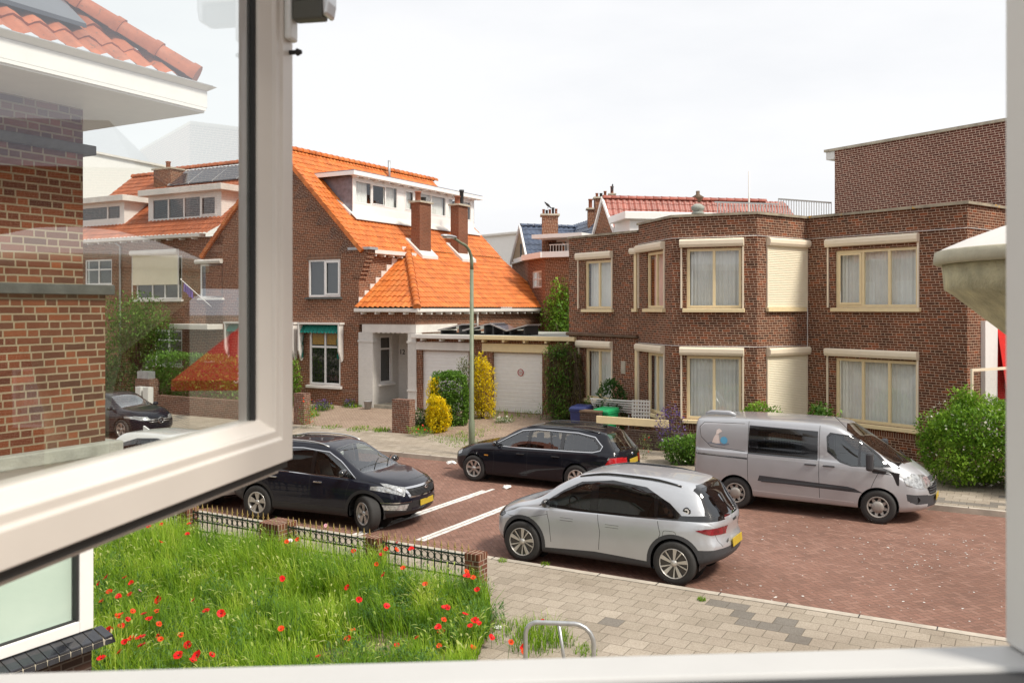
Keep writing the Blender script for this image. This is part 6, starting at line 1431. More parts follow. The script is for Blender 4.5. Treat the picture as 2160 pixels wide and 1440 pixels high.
        for f in bm.faces:
            if not ok(f) or f.calc_center_median().z < zmin: continue
            c0 = [v.co[ax[0]] for v in f.verts]; c1 = [v.co[ax[1]] for v in f.verts]
            if max(c0) < a0 or min(c0) > a1 or max(c1) < b0 or min(c1) > b1: continue
            F_.append(f)
        area = sum(P[i].x*P[(i+1)%len(P)].y-P[(i+1)%len(P)].x*P[i].y for i in range(len(P))); sg = 1 if area > 0 else -1
        for i in range(len(P)):
            a, b = P[i], P[(i+1)%len(P)]; e = b-a
            if e.length < 1e-6: continue
            no2 = Vector((e.y, -e.x))*sg; co = Vector((0,0,0)); co[ax[0]] = a.x; co[ax[1]] = a.y; no = Vector((0,0,0)); no[ax[0]] = no2.x; no[ax[1]] = no2.y; no.normalize()
            ed = list({e_ for f in F_ for e_ in f.edges}); ve = list({v for f in F_ for v in f.verts})
            r = bmesh.ops.bisect_plane(bm, geom=ve+ed+F_, plane_co=co, plane_no=no, dist=1e-5)
            F_ = [g_ for g_ in r['geom'] if isinstance(g_, bmesh.types.BMFace)]
            keep = []
            for f in F_:
                c = f.calc_center_median(); 
                if (c-co).dot(no) < 1e-5: keep.append(f)
            F_ = keep
        return F_
    def paint(s, poly, proj, mi, side=1, zmin=-9, only=None):
        for f in s.imp(poly, proj, side, zmin):
            if only is None or f.material_index in only: f.material_index = mi
    def cut(s, poly, proj, side=1, name=None, mat=None, off=0, zmin=-9, label=None):
        F_ = s.imp(poly, proj, side, zmin)
        if not F_: return
        if name:
            vm = {}; V = []; FC = []
            nm = {}
            for f in F_:
                for v in f.verts: nm[v] = nm.get(v, Vector((0,0,0)))+f.normal
            for f in F_:
                idx = []
                for v in f.verts:
                    if v not in vm: vm[v] = len(V); V.append(v.co+nm[v].normalized()*off)
                    idx.append(vm[v])
                FC.append(idx)
            s.out.append((name, V, FC, mat, label))
        bmesh.ops.delete(s.bm, geom=F_, context='FACES')
    def both(s, fn, poly, *a, **k):
        for sd in (1, -1): fn(poly, *a, side=sd, **k)
    def finish(s, t, mats, tf=None):
        me = bpy.data.meshes.new('body'); s.bm.to_mesh(me); s.bm.free()
        for m in mats: me.materials.append(m)
        o = bpy.data.objects.new('body', me); COL.objects.link(o); o.parent = t; made = {}
        wn_ = o.modifiers.new('normals', 'WEIGHTED_NORMAL'); wn_.weight = 100; wn_.mode = 'FACE_AREA'
        for name, V, FC, mat, label in s.out:
            me = bpy.data.meshes.new(name); me.from_pydata([tuple(v) for v in V], [], FC); me.materials.append(mat)
            for p in me.polygons: p.use_smooth = True
            q = bpy.data.objects.new(name, me); COL.objects.link(q); q.parent = t
            made.setdefault(name, []).append(q)
        return o, made
def arch(cx, cz, r, zb=-.1, n=18):
    return [(cx+r, zb)]+[(cx+r*cos(pi*i/n), cz+r*sin(pi*i/n)) for i in range(n+1)]+[(cx-r, zb)]
def rrect(x0, x1, z0, z1, r, n=4):
    P = []
    for cx, cz, a in ((x1-r, z1-r, 0), (x0+r, z1-r, 90), (x0+r, z0+r, 180), (x1-r, z0+r, 270)):
        P += [(cx+r*cos(R(a+90*i/n)), cz+r*sin(R(a+90*i/n))) for i in range(n+1)]
    return P
def grow(P, d):
    c = Vector((sum(p[0] for p in P)/len(P), sum(p[1] for p in P)/len(P))); n = len(P); out = []
    ar = sum(P[i][0]*P[(i+1)%n][1]-P[(i+1)%n][0]*P[i][1] for i in range(n)); sg = 1 if ar > 0 else -1
    for i in range(n):
        a, b, c_ = Vector(P[i-1][:2]), Vector(P[i][:2]), Vector(P[(i+1)%n][:2]); e0, e1 = (b-a).normalized(), (c_-b).normalized()
        n0, n1 = Vector((e0.y, -e0.x))*sg, Vector((e1.y, -e1.x))*sg; m = (n0+n1); m = m*(d*2/m.length_squared) if m.length > .3 else n0*d
        if m.length > abs(d)*2.2: m = m.normalized()*abs(d)*2.2*(1 if d > 0 else -1)
        out.append((b.x+m.x, b.y+m.y))
    return out
M['glass_car'] = glass('car window glass', (.62,.68,.65), 1.5, .05, (.01,.012,.012), base=.05)
M['glass_priv'] = glass('dark rear glass', (.10,.105,.11), 1.4, .3, (.008,.009,.01), base=.05)
M['plastic'] = plain('dark grey plastic cladding', (.045,.047,.052), .55, var=.1, sc=30)
M['plastic_k'] = plain('black plastic', (.018,.018,.02), .5, var=.1)
M['seam'] = plain('panel gap', (.012,.012,.012), .8, var=0)
M['gloss'] = plain('gloss black', (.008,.008,.009), .08, var=0, coat=1)
M['tyre'] = plain('tyre rubber', (.03,.029,.028), .8, var=.15, bump=.3)
M['alloy'] = plain('silver alloy', (.55,.54,.51), .32, metal=.7, var=.06)
M['alloy_g'] = plain('machined alloy', (.62,.60,.56), .35, metal=.6, var=.04)
M['hubcap'] = plain('dusty wheel cover', (.36,.34,.31), .5, var=.12, metal=.3)
M['disc'] = plain('brake disc', (.11,.105,.10), .5, metal=.5, var=.15)
M['seat'] = plain('dark seat', (.03,.03,.033), .85, var=.15); M['seat_l'] = plain('light headlining', (.28,.28,.27), .9, var=.1)
M['red_lamp'] = plain('red lamp lens', (.42,.008,.012), .12, var=.15, sc=20, coat=.8); M['dred_lamp'] = plain('dark red lamp lens', (.20,.004,.012), .1, var=.5, sc=12, coat=1)
M['clear_lamp'] = plain('clear lamp lens', (.42,.43,.43), .12, var=.6, sc=16, metal=.5, coat=.8); M['amber_lamp'] = plain('amber lens', (.75,.35,.06), .2, var=0)
M['plate'] = plain('yellow number plate', (.48,.34,.03), .45, var=.12, sc=7)
def paintmat(name, col, metal, rough, sc=220):
    m, g, b = newmat(name); o = g.n('ShaderNodeTexCoord').outputs['Object']; d = g.noise(o, 2.5, 6, .65)
    g.put(b.inputs['Base Color'], g.ramp(d, [(.3, mul(col, .93)), (.7, col)])); b.inputs['Metallic'].default_value = metal
    z = g.n('ShaderNodeSeparateXYZ', {0: o}).outputs[2]
    g.put(b.inputs['Roughness'], g.m('ADD', rough, g.m('MULTIPLY', d, .08))); b.inputs['Coat Weight'].default_value = 1 if max(col) > .1 else .75; b.inputs['Coat Roughness'].default_value = .03
    if max(col) < .1: b.inputs['Specular IOR Level'].default_value = .08
    return m
M['p_silver'] = paintmat('light silver paint', (.55,.57,.60), .55, .36); M['p_van'] = paintmat('moondust silver paint', (.47,.48,.50), .55, .42)
M['p_black'] = paintmat('black paint', (.008,.009,.014), .0, .25); M['p_black2'] = paintmat('blue black paint', (.009,.010,.018), .0, .25)
M['p_white'] = paintmat('white car paint', (.74,.74,.72), 0, .3)
def wheel_mesh(r, rim, wd, kind):
    """returns tyre, rim and disc meshes, wheel axis along y, outer face at +y"""
    mb = MB(); h = wd/2
    mb.lathe([(rim-.01, -h*.9), (rim+.02, -h), (r-.035, -h*1.02), (r-.008, -h*.85), (r, -h*.6), (r, h*.6), (r-.008, h*.85), (r-.035, h*1.02), (rim+.02, h), (rim-.01, h*.9), (rim-.012, -h*.9)], (0,0,0), 40, 'y')
    tyre = mb.mesh('tyre', M['tyre']); y = h*.9
    mb = MB(); mb.lathe([(rim-.004, y+.012), (rim+.006, y+.004), (rim-.002, y-.01), (rim-.02, y-.03), (rim-.03, -h*.6)], (0,0,0), 40, 'y'); mb.lathe([(rim-(.026 if kind != 'blade' else .012), y+.0), (rim-(.015 if kind != 'blade' else .008), y+.010), (rim-.003, y+.010)], (0,0,0), 40, 'y')
    def spoke(a, w0, w1, r0, r1, tw=0, dep=.012, y0=None):
        c, s_ = cos(a), sin(a); c2, s2 = cos(a+tw), sin(a+tw); yy = (y-.012) if y0 is None else y0
        def q(rad, off, cc, ss, yv): return (rad*cc-off*ss, yv, rad*ss+off*cc)
        A_ = [q(r0, -w0, c, s_, yy-.012), q(r0, w0, c, s_, yy-.012), q(r1, w1, c2, s2, yy+.006), q(r1, -w1, c2, s2, yy+.006)]
        B_ = [(p[0], p[1]-dep*2, p[2]) for p in A_]; mb.hexa(B_, A_)
    hub = .055
    if kind == 'five_split':                                        # five pairs
        for k in range(5):
            a = R(90)+2*pi*k/5
            for d in (-.17, .17): spoke(a+d*.55, .018, .030, hub-.01, rim-.012, tw=d*.45)
    elif kind == 'seven':
        for k in range(7): spoke(2*pi*k/7+.2, .020, .034, hub-.01, rim-.012)
    elif kind == 'blade':
        for k in range(5):
            a = R(90)+2*pi*k/5; spoke(a, .013, .033, .035, rim-.012, tw=.10, dep=.006, y0=y-.004); spoke(a+.42, .006, .012, .05, rim-.014, tw=.20, dep=.006, y0=y-.006)
    elif kind == 'cover':
        mb.lathe([(0, y+.012), (.05, y+.01), (rim*.55, y+.004), (rim*.56, y-.01)], (0,0,0), 24, 'y')
        for k in range(8): spoke(2*pi*k/8+.2, .040, .022, rim*.5, rim*.80, y0=y-.002); spoke(2*pi*k/8+.2, .02, .055, rim*.76, rim-.006, y0=y-.004)
    mb.lathe([(0, y+.002), (.028, y+.002), (.034, y-.004), (hub, y-.012), (hub, y-.04)], (0,0,0), 20, 'y')
    rm = mb.mesh('rim', {'five_split': M['alloy'], 'seven': M['alloy'], 'blade': M['alloy_g'], 'cover': M['hubcap']}[kind])
    mb = MB(); mb.lathe([(0, y-.075), (rim*.72, y-.075), (rim*.72, y-.09), (rim-.02, y-.1)], (0,0,0), 24, 'y')
    if kind == 'blade': mb.lathe([(0, y-.028), (rim*.5, y-.03), (rim-.008, y-.022)], (0,0,0), 24, 'y')
    if kind == 'blade_x':
        for k in range(5):
            a = R(90)+2*pi*k/5+.33; c, s_ = cos(a), sin(a); P = lambda rad, off: (rad*c-off*s_, y-.016, rad*s_+off*c)
            mb.hexa([(p[0], p[1]-.02, p[2]) for p in (P(.03, -.02), P(.03, .02), P(rim-.012, .045), P(rim-.012, -.045))], [P(.03, -.02), P(.03, .02), P(rim-.012, .045), P(rim-.012, -.045)])
    return tyre, rm, mb.mesh('brake_disc', M['disc'] if kind != 'blade' else M['gloss'])
def put_wheels(t, sp, r, rim, wd, kind, steer=0):
    ty, rm, dc = wheel_mesh(r, rim, wd, kind)
    for x in (sp['fa'], sp['ra']):
        for sd in (1, -1):
            w_ = bpy.data.objects.new('wheel', None); COL.objects.link(w_); w_.parent = t; y = sd*(sp['track']/2); w_.location = (x, y, r); w_.empty_display_size = .1
            w_.rotation_euler = (0, 0, (0 if sd > 0 else pi)+(steer if x == sp['fa'] else 0))
            for me in (ty, rm, dc):
                q = bpy.data.objects.new(me.name.split('.')[0], me); COL.objects.link(q); q.parent = w_
def liners(t, sp, r, w_):
    for x in (sp['fa'], sp['ra']):
        for sd in (1, -1):
            mb = MB(); yo, yi = sd*(w_-.03), sd*(w_-.42); n = 14; pr = None
            for i in range(n+1):
                a = -.25+(pi+.5)*i/n; q = (mb.pt((x+r*cos(a), yo, sp['ar_z']+r*sin(a))), mb.pt((x+r*cos(a), yi, sp['ar_z']+r*sin(a))))
                if pr: mb.face([pr[0], pr[1], q[1], q[0]])
                pr = q
            mb.poly([(x+r*cos(a), yi, sp['ar_z']+r*sin(a)) for a in [2*pi*i/20 for i in range(20)]])
            mb.build('wheel_arch_liner', M['rubber'], t)
def interior(t, x0, x1, w_, zf, zs, rows, light=False, wheel_x=None, side=1):
    mb = MB(); mb.box(x0, x1, -w_, w_, zf-.02, zf)
    for xr_, ns in rows:
        for y in ((-.36, .36) if ns == 2 else (-.42, 0, .42)):
            mb.box(xr_, xr_+.5, y-.24, y+.24, zf+.1, zs); mb.hexa([(xr_-.12, y-.23, zs-.05), (xr_+.06, y-.23, zs-.05), (xr_+.06, y+.23, zs-.05), (xr_-.12, y+.23, zs-.05)], [(xr_-.26, y-.19, zs+.52), (xr_-.15, y-.19, zs+.52), (xr_-.15, y+.19, zs+.52), (xr_-.26, y+.19, zs+.52)])
            mb.box(xr_-.27, xr_-.18, y-.12, y+.12, zs+.56, zs+.72)
    mb.build('seats', M['seat'], t, bevel=.03)
    if wheel_x:
        mb = MB(); mb.hexa([(wheel_x+.05, -w_, zf+.3), (wheel_x+.7, -w_, zf+.3), (wheel_x+.7, w_, zf+.3), (wheel_x+.05, w_, zf+.3)], [(wheel_x+.12, -w_, zs+.30), (wheel_x+.7, -w_, zs+.22), (wheel_x+.7, w_, zs+.22), (wheel_x+.12, w_, zs+.30)]); mb.build('dashboard', M['plastic_k'], t)
        mb = MB(); c = [Vector((wheel_x-.03+.10*sin(a)*.8, side*.36+.18*cos(a), zs+.27+.17*sin(a))) for a in [2*pi*i/18 for i in range(19)]]; mb.tube(c, .014, 6, False); mb.tube([(wheel_x-.03, side*.36, zs+.27), (wheel_x+.12, side*.36, zs+.2)], .03, 6); mb.build('steering_wheel', M['rubber'], t)
def mirror(t, x, y, z, sd, mat, big=1.0, arm=True):
    mb = MB(); mb.lathe([(0, -.11*big), (.05*big, -.10*big), (.075*big, -.05*big), (.08*big, .02*big), (.07*big, .07*big), (.045*big, .10*big), (0, .115*big)], (0, 0, 0), 14, 'y')
    for i, q in enumerate(mb.v): mb.v[i] = Vector((x+q.x*(1.0 if q.x > 0 else .45), y+sd*.10+q.y, z+q.z*.95))
    mb.tube([(x+.02, y-sd*.03, z-.07), (x, y+sd*.05, z-.03)], [.03, .022], 8); mb.build('wing_mirror', mat, t)
def handle(t, x, y, z, sd, mat, ln=.2):
    mb = MB(); mb.box(x-ln/2, x+ln/2, min(y, y+sd*.035), max(y, y+sd*.035), z-.013, z+.013); mb.build('door_handle', mat, t, bevel=.008)
def plate(t, x, z, wid, hgt, dirx, tilt=0, y=0):
    M_ = Matrix.Translation((x, y, z)) @ Matrix.Rotation(tilt, 4, 'Y'); mb = MB(); mb.M = M_; mb.box(-.006, .006, -wid/2, wid/2, -hgt/2, hgt/2); mb.build('number_plate', M['plate'], t, bevel=.003)
def bodyY(car_bm_obj, x, z, sd):
    """outermost y of the shell at a side position"""
    ok, loc, nor, idx = car_bm_obj.ray_cast(Vector((x, sd*3, z)), Vector((0, -sd, 0))); return loc.y if ok else sd*.85
def bodyX(o, y, z, d):
    ok, loc, nor, idx = o.ray_cast(Vector((d*6, y, z)), Vector((-d, 0, 0))); return (loc.x, nor) if ok else (d*2, Vector((d, 0, 0)))
def bodyZ(o, x, y):
    ok, loc, nor, idx = o.ray_cast(Vector((x, y, 5)), Vector((0, 0, -1))); return loc.z if ok else 1.4
def strip(x0, z0, x1, z1, w_):
    d = Vector((x1-x0, z1-z0)).normalized(); n = Vector((-d.y, d.x))*w_/2
    return [(x0+n.x, z0+n.y), (x0-n.x, z0-n.y), (x1-n.x, z1-n.y), (x1+n.x, z1+n.y)]
def seam(c, pts, w_=.009, proj='side', sides=(1, -1), mi=2, zmin=-9):
    for i in range(len(pts)-1):
        for sd in sides: c.paint(strip(*pts[i], *pts[i+1], w_), proj, mi, side=sd, zmin=zmin, only=(0, 1))
def roof_rail(t, o, x0, x1, y, mat, r=.016, up=.03, seg_=14):
    for sd in (1, -1):
        P = []
        for i in range(seg_+1):
            x = x0+(x1-x0)*i/seg_; z = bodyZ(o, x, sd*y); e = min(1, 4*min(i, seg_-i)/seg_); P.append((x, sd*y, z+up*e+.004))
        mb = MB(); mb.tube(P, r, 8); mb.build('roof_rail', mat, t)
PLK = M['plastic']
# ---------------------------------------------------------------- silver electric hatchback
def place(s_, n_, head): return W(s_, n_, 0), (-A if head > 0 else pi-A)
def silver_hatch():
    xf, xr, fa, ra = 2.135, -2.135, 1.365, -1.385
    sp = dict(xf=xf, xr=xr, fa=fa, ra=ra, track=1.60, ar_z=.36, cf=.36, cr=.26, sh=.05, mz=.50,
      zt=[(xr, 1.03), (-2.06, 1.10), (-1.93, 1.24), (-1.72, 1.50), (-1.5, 1.575), (-.9, 1.628), (-.2, 1.632), (.35, 1.57), (.75, 1.38), (1.12, 1.12), (1.3, 1.05), (1.7, .97), (2.0, .87), (xf, .74)],
      zb=[(xr, .98), (-1.6, 1.02), (-.6, .985), (.6, .955), (1.3, .93), (1.9, .82), (xf, .69)],
      zl=[(xr, .42), (-1.9, .30), (-1.5, .2), (1.5, .2), (1.9, .24), (xf, .30)],
      wm=[(xr, .80), (-1.9, .875), (-1.3, .915), (-.3, .888), (.4, .89), (1.3, .91), (1.8, .86), (xf, .74)],
      wr=[(xr, .64), (-1.7, .60), (-1.2, .625), (-.3, .655), (.4, .645), (.9, .68), (1.3, .74), (1.8, .72), (xf, .60)],
      nose=[(.2, -.10), (.45, .0), (.7, 0), (.85, -.06)], tail=[(.2, -.14), (.45, .0), (.62, -.0), (.8, -.05), (1.0, -.02), (1.2, .02), (1.6, .05)])
    c = Car(sp)
    for x in (fa, ra):
        c.both(c.paint, arch(x, .36, .455), 'side', 1)
    c.both(c.paint, [(-1.2, .0), (1.2, .0), (1.2, .40), (-.0, .36), (-1.2, .42)], 'side', 1)
    c.both(c.paint, [(-2.3, .1), (-1.6, .1), (-1.62, .52), (-2.3, .60)], 'side', 1); c.both(c.paint, [(1.7, .1), (2.3, .1), (2.3, .36), (1.72, .34)], 'side', 1)
    c.paint([(-1, .1), (1, .1), (1, .60), (-1, .60)], 'rear', 1); c.paint([(-1, .1), (1, .1), (1, .34), (-1, .34)], 'front', 1)
    for x in (fa, ra): c.both(c.cut, arch(x, .36, .39), 'side')
    # black band of glass and pillar
    band = [(1.12, 1.0), (.62, 1.32), (.30, 1.475), (-.30, 1.535), (-.95, 1.46), (-1.30, 1.30), (-1.52, 1.07), (-1.2, .99), (0, .975)]
    band = [(1.08, 1.00), (.64, 1.29), (.32, 1.455), (-.25, 1.53), (-.85, 1.475), (-1.28, 1.27), (-1.58, 1.03), (-.6, .99), (.4, .975)]
    c.both(c.paint, band, 'side', 3, zmin=.9)
    c.both(c.paint, [(-1.42, 1.10), (-1.46, 1.025), (-2.15, 1.03), (-2.08, 1.13)], 'side', 3)
    c.both(c.paint, [(-1.83, 1.12), (-2.15, 1.12), (-1.92, 1.40), (-1.74, 1.50)], 'side', 3)
    w1_ = [(.94, 1.045), (.60, 1.27), (.32, 1.405), (.12, 1.44), (.12, 1.02)]; w2_ = [(-.02, 1.02), (-.02, 1.455), (-.45, 1.475), (-.80, 1.43), (-1.0, 1.34), (-1.04, 1.04)]; w3_ = [(-1.09, 1.045), (-1.09, 1.29), (-1.18, 1.23), (-1.42, 1.04)]
    for w_, mt in ((w1_, M['glass_car']), (w2_, M['glass_priv']), (w3_, M['glass_priv'])): c.both(c.cut, w_, 'side', name='side_window', mat=mt, off=-.006, zmin=.9)
    ws_ = [(1.17, -.60), (1.22, 0), (1.17, .60), (.46, .535), (.42, 0), (.46, -.535)]
    c.paint(grow(ws_, .03), 'top', 3, zmin=.9); c.cut(ws_, 'top', name='windscreen', mat=M['glass_car'], off=-.004, zmin=.9)
    rg_ = [(-.60, 1.10), (.60, 1.10), (.64, 1.16), (.56, 1.46), (.45, 1.50), (-.45, 1.50), (-.56, 1.46), (-.64, 1.16)]
    c.paint(grow(rg_, .04), 'rear', 3, zmin=.9); c.cut(rg_, 'rear', name='rear_window', mat=M['glass_priv'], off=-.004, zmin=.9)
    # lamps
    tl = [(-1.72, .90), (-1.92, .83), (-2.10, .80), (-2.2, .83), (-2.2, .93), (-2.0, .93), (-1.86, .925)]
    c.both(c.cut, tl, 'side', name='tail_light', mat=M['dred_lamp'], off=.006)
    c.cut([(-.80, .845), (-.5, .885), (.5, .885), (.80, .845), (.80, .91), (.5, .925), (-.5, .925), (-.80, .91)], 'rear', name='light_bar', mat=M['dred_lamp'], off=.004)
    c.both(c.cut, [(1.78, .77), (1.86, .71), (2.05, .69), (2.06, .80), (1.93, .86)], 'side', name='headlight', mat=M['gloss'], off=.006)
    seam(c, [(.90, .93), (.84, .75), (.80, .42)]); seam(c, [(-.04, .97), (-.10, .7), (-.08, .40)]); seam(c, [(-1.10, .99), (-1.16, .8), (-1.13, .72)])
    seam(c, [(1.72, .76), (1.2, .80), (.88, .88)], .006)
    for (a_, b_) in (((-.28, .80), (-.04, .80)), ((.55, .82), (.79, .82))): seam(c, [(a_[0]-.15, a_[1]+.03), (b_[0]-.15, b_[1]+.03)], .006); seam(c, [(a_[0]-.15, a_[1]-.012), (b_[0]-.15, b_[1]-.012)], .006)
    P = rrect(-1.42, -1.20, .67, .86, .05); 
    for i in range(len(P)): c.paint(strip(*P[i], *P[(i+1)%len(P)], .006), 'side', 2, side=1, only=(0,)) if (Vector(P[i])-Vector(P[(i+1)%len(P)])).length > .005 else None
    for i in (-1, 1): seam(c, [(i*.66, .92), (i*.60, .72), (i*.52, .62)], .008, 'rear', sides=(1,))
    pos, rz = place(-6.19, 14.6, -1)
    t = thing('parked_car', 'light silver electric hatchback with black cladding and two tone wheels parked at the near kerb', 'car', pos, rz, 'parked cars')
    o, md = c.finish(t, [M['p_silver'], PLK, M['seam'], M['gloss']])
    put_wheels(t, sp, .352, .238, .235, 'blade'); liners(t, sp, .40, .86); interior(t, -1.7, 1.3, .72, .32, .68, [(-.75, 3), (.15, 2)], wheel_x=.62)
    for sd in (1, -1): mirror(t, .86, sd*.84, 1.08, sd, M['gloss'])
    roof_rail(t, o, -1.42, .38, .60, M['gloss'], .018, .02)
    (x, nn) = bodyX(o, 0, .60, -1); plate(t, x-.02, .64, .52, .13, -1, .1)
    mb = MB()                                                        # rear wiper and badges
    x1_, _ = bodyX(o, .1, 1.12, -1); mb.tube([(x1_-.03, .0, 1.10), (x1_-.0, -.38, 1.16)], .008, 5); mb.build('wiper', M['rubber'], t)
    for sd in (1,):
        y = bodyY(o, -1.52, 1.20, sd); mb = MB(); mb.lathe([(0, .012), (.062, .012), (.066, .0)], (-1.56, 0, 1.175), 20, 'y'); mb.v = [Vector((q.x, y+sd*q.y, q.z)) for q in mb.v]; b_ = mb.build('badge', M['gloss'], t)
        mb = MB(); mb.lathe([(.018, .015), (.043, .015)], (-1.56, 0, 1.175), 20, 'y', a0=.6, a1=5.9); mb.v = [Vector((q.x, y+sd*q.y, q.z)) for q in mb.v]; mb.build('badge_ring', M['white'], b_)
    x, _ = bodyX(o, .16, 1.0, -1); text_mesh('lettering', 'smart', .085, M['rubber'], t, Matrix.Translation((x-.012, 0.0, .985)) @ Matrix.Rotation(R(-90), 4, 'Z') @ Matrix.Rotation(R(82), 4, 'X'), .002)
    x, _ = bodyX(o, .38, .70, -1); text_mesh('lettering', '#1', .08, M['rubber'], t, Matrix.Translation((x-.02, .36, .70)) @ Matrix.Rotation(R(-90), 4, 'Z') @ Matrix.Rotation(R(90), 4, 'X'), .002)
    return t
silver_hatch()
# ---------------------------------------------------------------- black crossover
def black_suv():
    xf, xr, fa, ra = 2.22, -2.22, 1.34, -1.30
    sp = dict(xf=xf, xr=xr, fa=fa, ra=ra, track=1.62, ar_z=.37, cf=.42, cr=.30, sh=.05, mz=.5,
      zt=[(xr, 1.05), (-2.12, 1.12), (-1.95, 1.36), (-1.75, 1.52), (-1.4, 1.60), (-.6, 1.65), (.0, 1.635), (.35, 1.56), (.85, 1.27), (1.15, 1.12), (1.35, 1.085), (1.8, 1.01), (2.05, .94), (xf, .84)],
      zb=[(xr, 1.02), (-1.3, 1.08), (0, 1.01), (1.1, .97), (1.7, .93), (xf, .78)],
      zl=[(xr, .42), (-1.9, .32), (-1.5, .24), (1.5, .24), (1.95, .26), (xf, .32)],
      wm=[(xr, .80), (-1.9, .88), (-1.3, .925), (-.3, .90), (.4, .90), (1.3, .925), (1.8, .88), (xf, .76)],
      wr=[(xr, .66), (-1.7, .60), (-.9, .625), (0, .64), (.5, .645), (1.1, .72), (1.5, .74), (xf, .64)],
      nose=[(.2, -.16), (.42, .0), (.6, .02), (.8, -.01), (1.0, -.07)], tail=[(.2, -.14), (.5, .02), (.9, -.02), (1.6, .05)])
    c = Car(sp)
    for x in (fa, ra): c.both(c.paint, arch(x, .37, .46), 'side', 1)
    c.both(c.paint, [(-1.2, 0), (1.2, 0), (1.2, .42), (-1.2, .44)], 'side', 1); c.both(c.paint, [(1.6, 0), (2.3, 0), (2.3, .40), (1.6, .38)], 'side', 1); c.both(c.paint, [(-2.3, 0), (-1.6, 0), (-1.6, .50), (-2.3, .55)], 'side', 1)
    c.paint([(-1, 0), (1, 0), (1, .40), (-1, .40)], 'front', 1)
    for x in (fa, ra): c.both(c.cut, arch(x, .37, .395), 'side')
    wn = [[(1.0, 1.04), (.62, 1.28), (.34, 1.43), (.08, 1.475), (.08, 1.05)], [(-.02, 1.05), (-.02, 1.485), (-.55, 1.49), (-.95, 1.45), (-1.02, 1.10)], [(-1.08, 1.11), (-1.08, 1.43), (-1.4, 1.36), (-1.62, 1.2)]]
    gb = [(1.08, 1.02), (.64, 1.31), (.34, 1.47), (-.3, 1.52), (-1.0, 1.49), (-1.45, 1.38), (-1.72, 1.17), (-1.0, 1.06), (.1, 1.03)]
    c.both(c.paint, grow(gb, .012), 'side', 4, zmin=.95); c.both(c.paint, gb, 'side', 3, zmin=.95)
    for w_, mt in zip(wn, ('glass_car', 'glass_priv', 'glass_priv')): c.both(c.cut, w_, 'side', name='side_window', mat=M[mt], off=-.006, zmin=.95)
    ws_ = [(1.13, -.64), (1.22, 0), (1.13, .64), (.44, .53), (.40, 0), (.44, -.53)]
    c.paint(grow(ws_, .025), 'top', 3, zmin=.95); c.cut(ws_, 'top', name='windscreen', mat=M['glass_car'], off=-.004, zmin=.95)
    rg_ = [(-.56, 1.18), (.56, 1.18), (.50, 1.47), (-.50, 1.47)]; c.cut(rg_, 'rear', name='rear_window', mat=M['glass_priv'], off=-.004, zmin=.95)
    # front
    c.cut([(-.50, .705), (-.40, .665), (.40, .665), (.50, .705), (.54, .845), (.40, .80), (.0, .785), (-.40, .80), (-.54, .845)] and [(-.46, .69), (.46, .69), (.53, .835), (-.53, .835)], 'front', name='grille', mat=M['plastic_k'], off=-.02)
    c.paint([(-.50, .66), (.50, .66), (.60, .87), (-.60, .87)], 'front', 4)
    for sd in (1, -1):
        hl = [(sd*.60, .70), (sd*.57, .78), (sd*.62, .85), (sd*.80, .90), (sd*.90, .90), (sd*.90, .84)]
        c.cut(hl if sd > 0 else hl[::-1], 'front', name='headlight', mat=M['clear_lamp'], off=.006)
    c.both(c.cut, [(1.70, .90), (1.50, .965), (1.72, .945), (2.05, .86), (2.1, .70), (2.0, .72)], 'side', name='headlight', mat=M['clear_lamp'], off=.006)
    for sd in (1, -1):
        P = [(sd*.56, .43), (sd*.84, .45), (sd*.86, .545), (sd*.52, .545)]; c.paint([(sd*.46, .40), (sd*.9, .40), (sd*.9, .57), (sd*.40, .57)], 'front', 1); c.cut(P if sd > 0 else P[::-1], 'front', name='fog_light', mat=M['clear_lamp'], off=.004)
        c.paint([(sd*.46, .575), (sd*.86, .575), (sd*.86, .595), (sd*.46, .595)], 'front', 4)
    c.paint([(-.44, .46), (.44, .46), (.44, .60), (-.44, .60)], 'front', 1)
    c.both(c.cut, [(-2.3, .92), (-2.3, 1.08), (-1.85, 1.12), (-1.9, .98)], 'side', name='tail_light', mat=M['red_lamp'], off=.005)
    seam(c, [(.98, .98), (.92, .8), (.86, .46)]); seam(c, [(.02, 1.0), (-.0, .7), (.02, .45)]); seam(c, [(-1.05, 1.04), (-1.08, .85), (-1.0, .75)]); seam(c, [(1.62, .95), (1.2, .99)], .006)
    P0, P1 = Vector((-13.86, 13.72)), Vector((-11.29, 13.98)); hd = (P1-P0).normalized(); mid = P0+hd*1.30; nrm = Vector((-hd.y, hd.x)); ctr = mid+nrm*.92-hd*.02
    ang = atan2(hd.y, hd.x)
    t = thing('parked_car', 'black crossover with chrome grille and turned front wheels beside the near kerb', 'car', W(ctr.x, ctr.y), -A+ang, 'parked cars')
    o, md = c.finish(t, [M['p_black2'], M['plastic_k'], M['seam'], M['gloss'], M['chrome']])
    put_wheels(t, sp, .355, .225, .23, 'five_split', steer=-.45); liners(t, sp, .405, .87); interior(t, -1.7, 1.2, .72, .36, .72, [(-.75, 3), (.12, 2)], wheel_x=.68)
    for sd in (1, -1): mirror(t, .88, sd*.88, 1.13, sd, M['gloss'], 1.05); handle(t, .22, bodyY(o, .22, .90, sd), .90, sd, M['chrome']); handle(t, -.88, bodyY(o, -.88, .93, sd), .93, sd, M['chrome'])
    roof_rail(t, o, -1.5, .28, .57, M['alu'], .015, .035)
    g_ = md['grille'][0]
    for k in range(5):
        z = .705+k*.027; x, _ = 2.235, 0; mb = MB(); w_ = .44+.016*k; P = []
        for i in range(9):
            y = -w_+2*w_*i/8; P.append((2.205-.42*(abs(y)/.9)**2.4+.005, y, z))
        mb.tube(P, .006, 5); mb.build('grille_bar', M['plastic'], g_)
